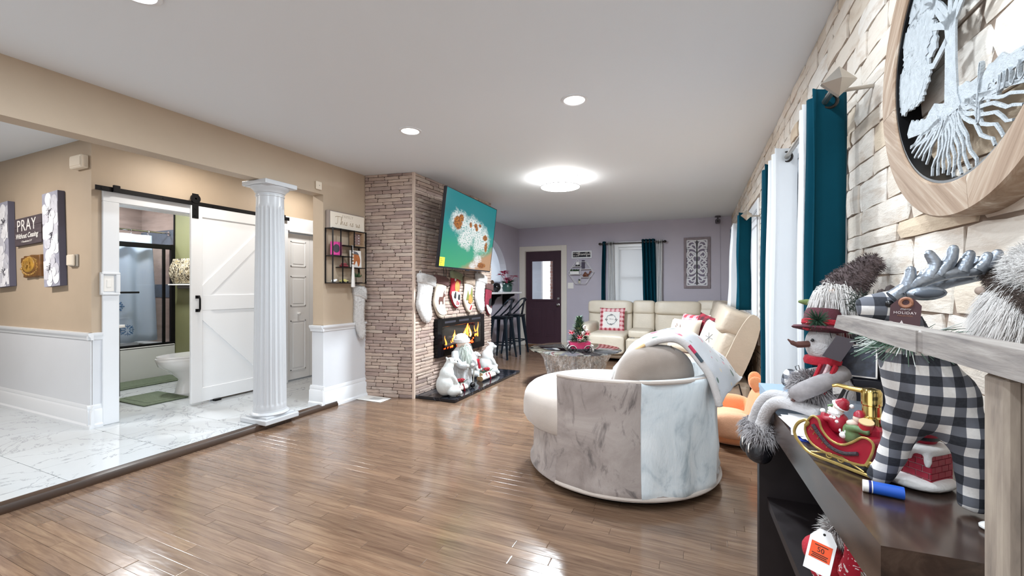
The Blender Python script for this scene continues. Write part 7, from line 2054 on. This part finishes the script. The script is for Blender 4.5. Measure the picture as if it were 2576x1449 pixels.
for k, (x0_, c_) in enumerate(((.326, KNIT), (.345, SIGNW), (.362, KNIT), (.338, WINE))):
    q = B(); q.tube(smoothpath([(x0_ + .012, 1.562, .975), (x0_ - .006, 1.545, .94), (x0_ - .026, 1.538, .895)], 4), .011, 8, flat=.5); q.build('scarf_tail', c_ if c_ != SIGNW else mat('pink_white_knit', '#c9aeb2', .9, var=.3, scale=120), t)
t2 = thing('square_tag', 'dark grey square tag hanging from the snowman hat', 'tag', (.36, 1.54, 1.04))
q = B(); q.prism([(-.032, -.036), (.030, -.040), (.036, .020), (.030, .032), (-.024, .032)], 0, .0015, frame((.376, 1.545, 1.035), (.90, .35, .0), (.25, .0, 1)) @ Matrix.Rotation(R(-14), 4, 'Z')); q.build('card', mat('slate_card', '#57525a', .8), t2, smooth=0)
q = B(); q.tube([(.36, 1.548, 1.06), (.355, 1.55, 1.085)], .001, 4); q.build('string', BLACKP, t2)
q = B(); q.prism([(-.018, -.013), (.018, -.011), (.017, .012), (-.018, .011)], 0, .001, frame((.375, 1.535, .912), (.9, .3, .1), (-.1, 0, 1))); single(q.build('care_label', SIGNW, smooth=0), 'small white sewn label on the snowman scarf', 'label')
q = B(); q.tube(smoothpath([(.365, 1.44, .932), (.345, 1.42, .90), (.325, 1.40, .86), (.312, 1.385, .825), (.33, 1.36, .806), (.352, 1.33, .804)], 5), .008, 8, flat=.2); single(q.build('ribbon', mat('black_ribbon', '#15161c', .5), smooth=60), 'black ribbon trailing from the snowman onto the papers', 'ribbon')
q = B(); q.tube([(.262, 1.55, .862), (.285, 1.575, .905)], .006, 6); single(q.build('wood_stick', mat('twig_brown', '#5b3a34', .7)), 'short brown stick beside the snowman', 'stick')

# gnome behind on a black box
NAVB = mat('black_lacquer_box', '#171a26', .3, var=.2, scale=5)
t = thing('black_box', 'black lacquer box on the console behind the snowman', 'box', (.48, 1.70, HT))
q = B(); q.prism([(.42, 1.84), (.43, 1.60), (.545, 1.60), (.54, 1.85)], HT + .002, .93); q.build('lower_box', NAVB, t, smooth=0)
q = B(); q.prism([(.425, 1.82), (.44, 1.66), (.542, 1.665), (.537, 1.83)], .932, 1.065); q.build('upper_box', NAVB, t, smooth=0)
q = B(); q.prism([(.415, 1.845), (.425, 1.595), (.548, 1.595), (.543, 1.855)], .918, .932); q.build('lid_edge', NAVB, t, smooth=0)
t = thing('leaning_photo', 'dark framed photo leaning on the black box behind the snowman', 'frame', (.445, 1.63, .95))
MF = frame((.447, 1.64, .985), (.93, -.36, 0), (.05, .14, 1))
q = B()
for lo, hi in (((-.048, -.05, 0), (-.044, .05, .006)), ((.044, -.05, 0), (.048, .05, .006)), ((-.048, -.05, 0), (.048, -.046, .006)), ((-.048, .046, 0), (.048, .05, .006))): q.bb(lo, hi, MF)
q.build('frame', SIGNW, t, smooth=0)
q = B(); q.bb((-.045, -.047, 0), (.045, .047, .003), MF); q.build('picture', mat('photo_night', '#2c3242', .4, var=.6, scale=50), t, smooth=0)
t = thing('bearded_gnome', 'gnome with a grey brown fur hat, white beard and red coat behind the snowman', 'figurine', (.445, 1.73, 1.066))
b = B(); b.sq((0, 0, 0), (.075, .055, .075), .9, 1, 16, 10, at((.43, 1.72, 1.10))); organic('coat', b, mat('red_wool', '#7b2733', .9, var=.25, scale=25), t, .008, 3)
FHAT = mat('brown_grey_fur', '#55494a', .95, var=.35, scale=30)
b = B(); b.tube(smoothpath([(.43, 1.72, 1.205), (.455, 1.725, 1.235), (.485, 1.73, 1.265), (.505, 1.735, 1.29)], 4), [.060 - .0026 * i for i in range(13)], 14); b.sph((.43, 1.715, 1.21), (.06, .055, .04)); b.sph((.505, 1.735, 1.285), (.034, .034, .034)); organic('fur_hat', b, FHAT, t, .008, 2)
q = fur(B(), b, 2600, .014, .0014, .2, seed=6); q.build('hat_fur', FHAT, t, smooth=0, recalc=False, kind='stuff')
bs = B(); bs.sq((0, 0, 0), (.052, .045, .062), 1, 1, 14, 10, at((.408, 1.69, 1.165), 0, -20, 0)); q = B(); q.add(bs.v, bs.f); fur(q, bs, 2200, .04, .0016, .9, comb=(-.1, -.3, -1.1), seed=8); q.build('beard', mat('white_beard', '#d2cfcd', .95), t, smooth=0, recalc=False, kind='stuff')
q = B(); q.sph((.387, 1.66, 1.198), (.012, .012, .010)); q.build('nose', mat('figurine_skin', '#d8c3b5', .6), t)
q = B(); q.sph((.372, 1.665, 1.125), (.016, .014, .012)); q.build('mitten', mat('brown_mitten', '#5a4442', .9), t)
t = thing('pine_sprig', 'dark pine sprig with cones between the gnome and the reindeer', 'foliage', (.47, 1.55, 1.07))
q = B(); r_ = random.Random(77)
for k in range(330):
    c = Vector((.47 + r_.uniform(-.05, .06), 1.60 + r_.uniform(-.04, .04), 1.16 + r_.uniform(-.02, .03))); d_ = Vector((r_.uniform(-1, 1), r_.uniform(-1, 1), r_.uniform(-.3, 1))).normalized(); q.tube([c, c + d_ * r_.uniform(.015, .035)], [.0014, .0005], 4)
q.build('needles', mat('dark_pine', '#2f3a34', .8), t, smooth=0, recalc=False, kind='stuff')
q = B(); q.tube([(.47, 1.60, 1.15), (.475, 1.61, 1.066)], .006, 6); q.build('stem', mat('twig_brown', '#5b3a34', .7), t)
for k in range(3):
    q = B(); q.lathe([(0, -.016), (.012, -.01), (.014, 0), (.009, .012), (0, .018)], (.49 + .02 * k, 1.585, 1.19 + .012 * (k % 2)), 12, fn=lambda a, r, z: r * (1 + .2 * math.sin(a * 6 + z * 700))); q.build('cone', mat('pine_cone', '#3a302e', .8), t)
q = B(); q.lathe([(0, 0), (.008, .002), (.012, .02), (.010, .05), (.004, .07), (0, .072)], (0, 0, 0), 10, M=at((.378, 1.72, 1.158), 0, -85, 0)); single(q.build('green_felt_ear', mat('moss_felt', '#6b7a4a', .9, var=.2, scale=40), smooth=60), 'moss green felt tip poking out left of the gnome beard', 'decoration')

# big white fur gnome at the right edge
t = thing('white_fur_gnome', 'large white fur bearded gnome with a brown fur hat brim, behind the grey rail', 'figurine', (.50, .99, HT))
b = B(); b.tube([(.50, .99, .803), (.50, .99, .95), (.505, 1.0, 1.10), (.505, 1.0, 1.22)], [.042, .038, .042, .045], 16); b.sq((0, 0, 0), (.05, .06, .06), 1, 1, 16, 10, at((.505, 1.0, 1.17))); organic('body', b, FURW, t, .009, 3)
bs = B(); bs.sq((0, 0, 0), (.040, .055, .065), 1, 1, 14, 10, at((.492, .99, 1.155))); q = B(); q.add(bs.v, bs.f); fur(q, bs, 7000, .032, .0007, .6, comb=(-.2, .1, -.9), seed=12); q.build('beard', mat('white_beard', '#f2f0ee', .95), t, smooth=0, recalc=False, kind='stuff')
bs = B(); bs.sq((0, 0, 0), (.045, .075, .05), 1, 1, 14, 10, at((.512, .965, 1.235))); q = B(); q.add(bs.v, bs.f); fur(q, bs, 5000, .018, .0006, .2, seed=13); q.build('hat_crown', FURW, t, smooth=0, recalc=False, kind='stuff')
b2 = B(); b2.tube(smoothpath([(.478, 1.035, 1.232), (.474, 1.01, 1.222), (.474, .975, 1.205), (.478, .93, 1.185), (.49, .89, 1.165)], 4), .0155, 10)
q = B(); q.add(b2.v, b2.f); fur(q, b2, 3600, .009, .0006, .2, seed=15); q.build('hat_brim', mat('dark_brown_fur', '#463a34', .95, var=.3, scale=30), t, smooth=0, recalc=False, kind='stuff')
q = B(); q.sph((.458, 1.03, 1.205), (.008, .010, .008)); q.build('nose', mat('figurine_skin', '#d8c3b5', .6), t)

# papers, pale blue box, plaid puff, gift bag
PAP = mat('white_paper', '#eeeef0', .8)
r_ = random.Random(40)
for k in range(6):
    q = B(); q.box((0, 0, 0), (.105, .21, .0008), Matrix.Translation((.300 + r_.uniform(-.012, .012), 1.47 + r_.uniform(-.02, .02), HT + .0052 + .0012 * k)) @ Matrix.Rotation(R(r_.uniform(-9, 9)), 4, 'Z'))
    single(q.build('paper_sheet', PAP, smooth=0), ('topmost white sheet of the loose papers on the console, under the black ribbon' if k == 5 else 'white sheet lower in the loose papers on the console'), 'paper', 'loose papers on the console')
q = B(); q.box((0, 0, 0), (.115, .24, .003), Matrix.Translation((.300, 1.47, HT + .002)) @ Matrix.Rotation(R(-2), 4, 'Z')); single(q.build('blue_folder', mat('blue_folder', '#24409a', .5), smooth=0), 'blue folder under the white papers on the console', 'folder')
t = thing('pale_blue_box', 'pale blue gift box at the far corner of the dark console', 'box', (.26, 1.82, HT))
PBL = mat('pale_blue_card', '#9fb6cc', .5)
q = B(); q.prism([(.212, 1.90), (.218, 1.76), (.33, 1.77), (.325, 1.905)], HT + .001, HT + .035); q.build('base', PBL, t, smooth=0)
q = B(); q.prism([(.210, 1.903), (.216, 1.757), (.333, 1.767), (.328, 1.908)], HT + .026, HT + .042); q.build('lid', PBL, t, smooth=0)
t = thing('plaid_puff', 'small black and white plaid stuffed puff on the console behind the snowman', 'ornament', (.305, 1.80, .843))
q = B(); q.sq((0, 0, 0), (.045, .04, .036), .7, .8, 20, 12, at((.318, 1.80, .88), 0, 15, 0), fn=lambda p: p * (1 + .05 * math.sin(p.x * 120))); q.build('stuffed_body', BUFS, t, smooth=180)
q = B(); q.tube([(.318, 1.80, .912), (.312, 1.80, .93), (.322, 1.80, .935), (.326, 1.80, .918)], .0015, 5); q.build('loop', BLACKP, t)
t = thing('clear_gift_bag', 'translucent grey gift bag with white script standing right of the snowman', 'bag', (.40, 1.47, HT))
BAG = mat('smoky_plastic', '#8f98a4', .25, alpha=.45)
MB_ = frame((.395, 1.475, HT + .001), (.93, -.36, 0), (0, 0, 1))
q = B()
q.bb((-.036, 0, -.022), (.036, .09, -.021), MB_); q.bb((-.036, 0, .021), (.036, .09, .022), MB_); q.bb((-.036, 0, -.022), (-.035, .09, .022), MB_); q.bb((.035, 0, -.022), (.036, .09, .022), MB_); q.bb((-.036, 0, -.022), (.036, .001, .022), MB_)
q.build('sheet', BAG, t, smooth=0)
script('this', MB_ @ Matrix.Translation((0, .04, .0225)), .0001, .0001, SIGNW, t) if False else None
q = B()
for x_ in (-.018, -.006, .006, .016): q.tube([MB_ @ Vector((x_, .03, .023)), MB_ @ Vector((x_ + .004, .048, .023)), MB_ @ Vector((x_ + .008, .036, .023))], .0011, 5)
q.build('script_marks', SIGNW, t, kind='stuff')
q = B(); q.tube(smoothpath([MB_ @ Vector((-.02, .088, .0)), MB_ @ Vector((-.012, .12, 0)), MB_ @ Vector((.012, .12, 0)), MB_ @ Vector((.02, .088, 0))], 4), .0015, 5); q.build('handle', mat('black_ribbon', '#15161c', .5), t)

# sleigh soap dispenser
RED = mat('sleigh_red', '#9c1c30', .35, var=.12, scale=30); GLD = mat('sleigh_gold', '#b39a5c', .35, metal=.5, var=.2, scale=30); POLG = mat('polished_gold', '#d9c07a', .12, metal=1.0)
SKIN = mat('figurine_skin', '#d8c3b5', .6); GREEN = mat('gift_green', '#5f7a52', .5, var=.3, scale=40)
t = thing('sleigh_soap_pump', 'red and gold sleigh soap pump with a little santa on the dark console', 'soap dispenser', (.30, 1.215, HT))
SM = frame((.318, 1.226, HT), (.684, -.73, 0), (.73, .684, 0)) @ Matrix.Scale(1.16, 4)      # x along sleigh, y away, z up
def SP(x, y, z): return SM @ Vector((x, y, z))
side = sm2([(-.058, .040), (-.062, .062), (-.048, .086), (-.034, .083), (-.028, .066), (-.012, .050), (.010, .046), (.030, .058), (.046, .072), (.060, .072), (.066, .060), (.056, .030), (.045, .020), (.0, .018), (-.04, .025)], 3)
q = B(); q.prism([(a, c) for a, c in side], -.035, .035, SM @ frame((0, 0, 0), (1, 0, 0), (0, 0, 1))); q.build('sleigh_body', RED, t, smooth=40)
for y_ in (-.037, .037):
    q = B(); q.tube([SP(a, y_, c) for a, c in side], .0028, 6, closed=True); q.build('gold_piping', GLD, t)
    q = B(); q.tube([SP(*p) for p in [(a, y_, c) for a, c in [(p.x, p.y) for p in smoothpath([(-.060, .052, 0), (-.078, .058, 0), (-.074, .075, 0), (-.066, .068, 0)], 1)]]], .001, 4) if False else None
    q = B(); q.tube([SP(p.x, y_, p.y) for p in smoothpath([(-.062, .062, 0), (-.056, .070, 0), (-.064, .074, 0), (-.080, .060, 0), (-.086, .040, 0), (-.074, .022, 0), (-.05, .008, 0), (.0, .006, 0), (.055, .005, 0), (.072, .006, 0), (.070, .022, 0), (.060, .030, 0), (.054, .022, 0)], 4)], .0042, 6, flat=.8); q.build('runner', GLD, t)
    q = B(); 
    for cx_ in (-.012, .010): q.tube([SP(cx_ + .009 * (1 - k / 16) * math.cos(k * .7), y_, .0165 + .007 * (1 - k / 16) * math.sin(k * .7)) for k in range(14)], .0018, 5)
    q.tube([SP(-.05, y_, .012), SP(-.02, y_, .020), SP(0, y_, .022), SP(.02, y_, .020), SP(.05, y_, .009)], .002, 5)
    q.build('scrollwork', GLD, t, kind='stuff')
q = B(); q.tube([SP(p.x, -.039, p.y) for p in smoothpath([(-.045, .070, 0), (-.03, .052, 0), (-.01, .036, 0), (.015, .032, 0), (.04, .040, 0)], 4)], .0042, 7); q.build('garland', mat('dark_garland', '#3c3238', .8, bump=1, bscale=200), t)
q = B()
for k in range(5): q.tube([SP(-.054 + .009 * k, -.038, .055 - .006 * k), SP(-.050 + .009 * k, -.0385, .062 - .006 * k), SP(-.046 + .009 * k, -.038, .058 - .006 * k)], .0009, 4)
q.build('gold_leaf_print', GLD, t, kind='stuff')
b = B(); b.sq((0, 0, 0), (.019, .018, .022), 1, 1, 14, 10, SM @ Matrix.Translation((-.018, -.002, .078))); b.tube([SP(-.025, -.015, .085), SP(-.036, -.02, .082), SP(-.038, -.015, .094)], .008, 8); organic('santa_coat', b, RED, t, .003, 2)
q = B(); q.sph(SP(-.017, -.002, .108), .0125, 14, 10); q.build('santa_head', SKIN, t)
q = B(); q.sph(SP(-.020, -.006, .099), (.0135, .0135, .0125), 14, 10)
for k in range(14): q.sph(SP(-.022 + .010 * math.cos(k * 1.3), -.012 + .004 * math.sin(k), .094 + .011 * math.sin(k * .9)), .0045, 6, 4)
q.build('santa_beard', WHITE_CER, t)
q = B(); q.lathe([(.014, 0), (.013, .006), (.007, .016), (0, .019)], (0, 0, 0), 16, M=SM @ Matrix.Translation((-.014, -.001, .113)) @ Matrix.Rotation(R(35), 4, 'Y')); q.build('santa_cap', RED, t)
q = B(); q.lathe([(.013, -.003), (.0158, 0), (.013, .004)], (0, 0, 0), 16, M=SM @ Matrix.Translation((-.015, -.001, .1135)) @ Matrix.Rotation(R(35), 4, 'Y')); q.sph(SP(.006, 0, .117), .005, 8, 6); q.build('cap_trim', WHITE_CER, t)
q = B(); q.sph(SP(-.040, -.016, .098), .006, 8, 6); q.build('glove', WHITE_CER, t)
q = B(); q.sph(SP(.004, -.022, .062), (.008, .007, .008), 10, 7)
for s_ in (-1, 1): q.sph(SP(.004 + .005 * s_, -.024, .070), (.0025, .002, .004), 6, 4)
q.build('kitten', WHITE_CER, t)
b = B(); b.sq((0, 0, 0), (.020, .022, .022), .8, 1, 14, 10, SM @ Matrix.Translation((.014, -.004, .066))); b.tube([SP(.01, -.02, .078), SP(.03, -.025, .083), (SP(.05, -.02, .080))], .008, 8); organic('green_sack', b, GREEN, t, .003, 2)
q = B(); q.sph(SP(.022, -.008, .098), .010, 12, 8); q.sph(SP(.016, -.014, .088), (.012, .01, .008)); q.build('doll', SKIN, t)
q = B(); q.lathe([(.0105, 0), (.009, .006), (.004, .011), (0, .012)], (0, 0, 0), 14, M=SM @ Matrix.Translation((.024, -.006, .103))); q.build('doll_cap', RED, t)
q = B(); q.tube([SP(.040, -.016, .082), SP(.044, -.02, .098)], .013, 14); q.build('toy_drum', mat('drum_red', '#b32a34', .5), t)
q = B(); q.tube([SP(.044, -.02, .098), SP(.0445, -.0205, .100)], .0138, 14); q.build('drum_head', mat('drum_tan', '#d8b88a', .6), t)
q = B(); q.box((0, 0, 0), (.016, .016, .022), SM @ at((-.040, .012, .092), 10, 15, 20), bev=.002); q.build('gift_box', mat('gift_sage', '#7d8a6c', .6), t)
q = B(); q.tube([SP(-.046, .008, .104), SP(-.038, .012, .108), SP(-.034, .018, .103)], .003, 6); q.build('gift_bow', GREEN, t)
q = B(); q.box((0, 0, 0), (.05, .05, .028), SM @ Matrix.Translation((.035, .008, .078)), bev=.008); q.build('seat_back', RED, t)
q = B(); q.lathe([(.016, .085), (.0195, .087), (.0195, .104), (.015, .107), (.015, .126), (.0165, .128), (.0165, .152), (.0135, .158), (0, .160)], (0, 0, 0), 28, M=SM @ Matrix.Translation((.036, .008, 0))); q.build('pump_collar', POLG, t)
q = B(); q.tube([SM @ Vector(p) for p in ((.032, .006, .152), (.005, -.006, .154), (-.012, -.014, .157), (-.020, -.017, .154))], [.0065, .0055, .0045, .004], 10, flat=.7); q.build('pump_spout', POLG, t)

# chimney santa
BRR = mat('chimney_brick', '#a3273c', .5, var=.15, scale=40); MTW = mat('chimney_mortar', '#d8c9c9', .7)
t = thing('chimney_santa', 'santa diving head first into a small red brick chimney on the dark console', 'figurine', (.43, 1.185, HT))
CM = at((.425, 1.165, HT + .012), 0, 0, -47)
q = B(); q.box((0, 0, .032), (.066, .066, .064), CM); q.build('mortar_core', MTW, t, smooth=0)
for sgn, ax in ((-1, 0), (1, 0), (-1, 1), (1, 1)):
    for row in range(5):
        off = 0 if row % 2 else .011
        x = -.035 - off
        while x < .035:
            a, c = max(x, -.035), min(x + .022, .035)
            if c - a > .004:
                q = B(); m_ = (a + c) / 2; l_ = c - a - .0015
                if ax == 0: q.box((.0335 * sgn, m_, .0068 + .0128 * row), (.004, l_, .0112), CM)
                else: q.box((m_, .0335 * sgn, .0068 + .0128 * row), (l_, .004, .0112), CM)
                q.build('brick', BRR, t, smooth=0)
            x += .022
SNW = mat('figurine_snow', '#ecebea', .7, bump=.5, bscale=120)
b = B(); b.sq((0, 0, 0), (.042, .042, .010), .5, .4, 20, 8, CM @ Matrix.Translation((0, 0, .068)))
for p in ((-.034, -.036, .058), (.03, -.037, .052), (-.037, .01, .056), (.0, -.038, .060)): b.sq((0, 0, 0), (.007, .006, .016), 1, 1, 10, 8, CM @ Matrix.Translation(p))
organic('snow_cap', b, SNW, t, .003, 2)
b = B(); b.sq((0, 0, 0), (.066, .062, .013), .7, .8, 20, 8, CM @ Matrix.Translation((-.012, -.006, .0))); organic('snow_base', b, SNW, t, .004, 2)
b = B(); b.sq((0, 0, 0), (.030, .028, .034), 1, 1, 16, 12, CM @ Matrix.Translation((0, 0, .098))); organic('red_coat', b, mat('santa_red', '#9c1530', .45), t, .004, 2)
q = B(); q.lathe([(.029, -.003), (.0315, 0), (.029, .004)], (0, 0, 0), 22, M=CM @ Matrix.Translation((0, 0, .088))); q.build('belt', BLACKP, t)
for k in range(2):
    q = B(); q.tube([CM @ Vector((-.030, -.02 + .03 * k, .070)), CM @ Vector((-.046, -.026 + .03 * k, .058)), CM @ Vector((-.060, -.03 + .03 * k, .048))], [.013, .012, .014], 10); q.build('boot', mat('black_gloss', '#0d0d10', .12), t)
    q = B(); q.sph(CM @ Vector((-.034, -.022 + .03 * k, .068)), .0145, 12, 8); q.build('fur_cuff', SNW, t)
    q = B(); q.sph(CM @ Vector((-.004 + .012 * k, -.028, .092)), .0035, 8, 6); q.build('button', GLD, t)
t = thing('lip_balm', 'blue lip balm tube with a white cap lying on the dark console', 'tube', (.335, 1.062, HT + .0125))
L0, L1 = Vector((.302, 1.072, HT + .0125)), Vector((.362, 1.060, HT + .0125)); D_ = (L1 - L0).normalized()
q = B(); q.tube([L0 + D_ * .014, L1], .0118, 18); q.build('tube_body', mat('royal_blue', '#1f55b8', .4), t)
q = B(); q.tube([L0 + D_ * .008, L0 + D_ * .0125], .0120, 18); q.build('navy_band', mat('navy_band', '#1a2668', .4), t)
q = B(); q.tube([L0 + D_ * .0125, L0 + D_ * .0142], .0121, 18); q.tube([L0 - D_ * .001, L0 + D_ * .008], .0115, 18); q.build('white_cap', WHITE_P, t)
q = B(); q.sph((.455, .985, HT + .006), (.02, .016, .008)); single(q.build('white_pebble', WHITE_CER), 'small white rounded dish at the near end of the console, beside the grey cabinet', 'dish')

# on the lower shelf: red plush and its price tag
t = thing('red_plush', 'red knitted plush bundle on the lower console shelf', 'plush', (.36, 1.26, .43))
PLSH = bpy.data.materials.new('nordic_red_knit'); n_ = NT(PLSH)
vo = n_.noise(n_.coord('Object', (1, 1, 1)), 60, 2, .5, 1.0)
n_.link(n_.ramp(vo, [(.54, lin('#a3162c')), (.6, lin('#e4d4d4'))], 'CONSTANT'), n_.bsdf.inputs['Base Color']); n_.set(Roughness=.95)
b = B(); b.sph((.37, 1.27, .48), (.08, .10, .05)); b.sph((.31, 1.34, .485), (.05, .06, .045)); organic('knit_body', b, PLSH, t, .01, 3)
b = B(); b.sph((.285, 1.36, .515), (.035, .045, .035)); b.sph((.31, 1.30, .52), (.035, .04, .04)); organic('felt_bow', b, KNIT, t, .007, 2)
b = B(); b.tube(smoothpath([(.34, 1.25, .52), (.345, 1.24, .58), (.335, 1.25, .63), (.315, 1.265, .645)], 4), [.04 - .0018 * i for i in range(13)], 12); organic('stocking_cap', b, PLSH, t, .006, 2)
bs = B(); bs.sph((.315, 1.31, .60), .02); q = fur(B(), bs, 500, .03, .0012, .2, seed=3); q.build('white_tuft', FURW, t, smooth=0, recalc=False, kind='stuff')
t = thing('price_tag', 'white hang tag with an orange price sticker on the red plush', 'tag', (.262, 1.2, .58))
PTM = frame((.262, 1.215, .588), (.80, -.60, .0), (.22, .12, .97))
q = B(); q.prism([(-.028, -.05), (.028, -.05), (.028, .028), (.012, .05), (-.012, .05), (-.028, .028)], 0, .0012, PTM); q.build('card', PAP, t, smooth=0)
q = B(); q.bb((-.022, -.020, .0012), (.022, .018, .0018), PTM); q.build('sticker', mat('orange_sticker', '#e8552a', .6), t, smooth=0)
INK = mat('dark_ink', '#3a1c14', .7)
text('50', INK, PTM @ Matrix.Translation((0, .002, .002)), .016, t, extrude=.0002)
q = B()
for k, (y_, w_) in enumerate(((.012, .028), (-.008, .034), (-.012, .030), (-.016, .034))): q.bb((-w_ / 2, y_ - .001, .0018), (w_ / 2, y_ + .001, .002), PTM)
q.build('sticker_print', INK, t, smooth=0, kind='stuff')
q = B(); q.tube([PTM @ Vector((0, .042, .001)), Vector((.30, 1.25, .645))], .001, 5); q.build('string', SIGNW, t)
q = B(); q.prism([(.003 * math.cos(a * PI / 5), .040 + .003 * math.sin(a * PI / 5)) for a in range(10)], .0012, .0016, PTM); q.build('hole', BLACKP, t, smooth=0)

# child's orange plush seat
ORP = mat('orange_plush', '#e2986a', .95, var=.08, scale=12, bump=.6, bscale=140, bdist=.004, sheen=.3); ORL = mat('pale_orange_plush', '#eab593', .95, var=.06, scale=14, bump=.6, bscale=140, bdist=.004)
t = thing('plush_child_seat', 'small orange plush child seat on the floor by the white curtain', 'armchair', (.26, 3.82, 0))
b = B(); b.sq((0, 0, 0), (.235, .25, .10), .6, .8, 20, 12, at((.255, 3.83, .10))); b.sq((0, 0, 0), (.19, .075, .12), .7, .8, 16, 10, at((.22, 4.03, .20))); b.sq((0, 0, 0), (.08, .22, .22), .7, .8, 16, 12, at((.41, 3.83, .22), 0, 10, 0))
organic('shell', b, ORP, t, .012, 5)
b = B(); b.sq((0, 0, 0), (.15, .14, .045), .6, .8, 16, 10, at((.20, 3.83, .19))); organic('seat_pad', b, ORL, t, .010, 3)
b = B(); b.sq((0, 0, 0), (.17, .07, .10), .7, .8, 16, 10, at((.24, 3.62, .17))); organic('arm', b, ORL, t, .010, 3)
for y_ in (3.75, 3.95):
    q = B(); q.sq((0, 0, 0), (.05, .02, .075), .9, 1, 12, 10, at((.41, y_, .46), 0, -6 if y_ > 3.8 else -35, 0)); q.build('top_tab', ORP, t, smooth=180)
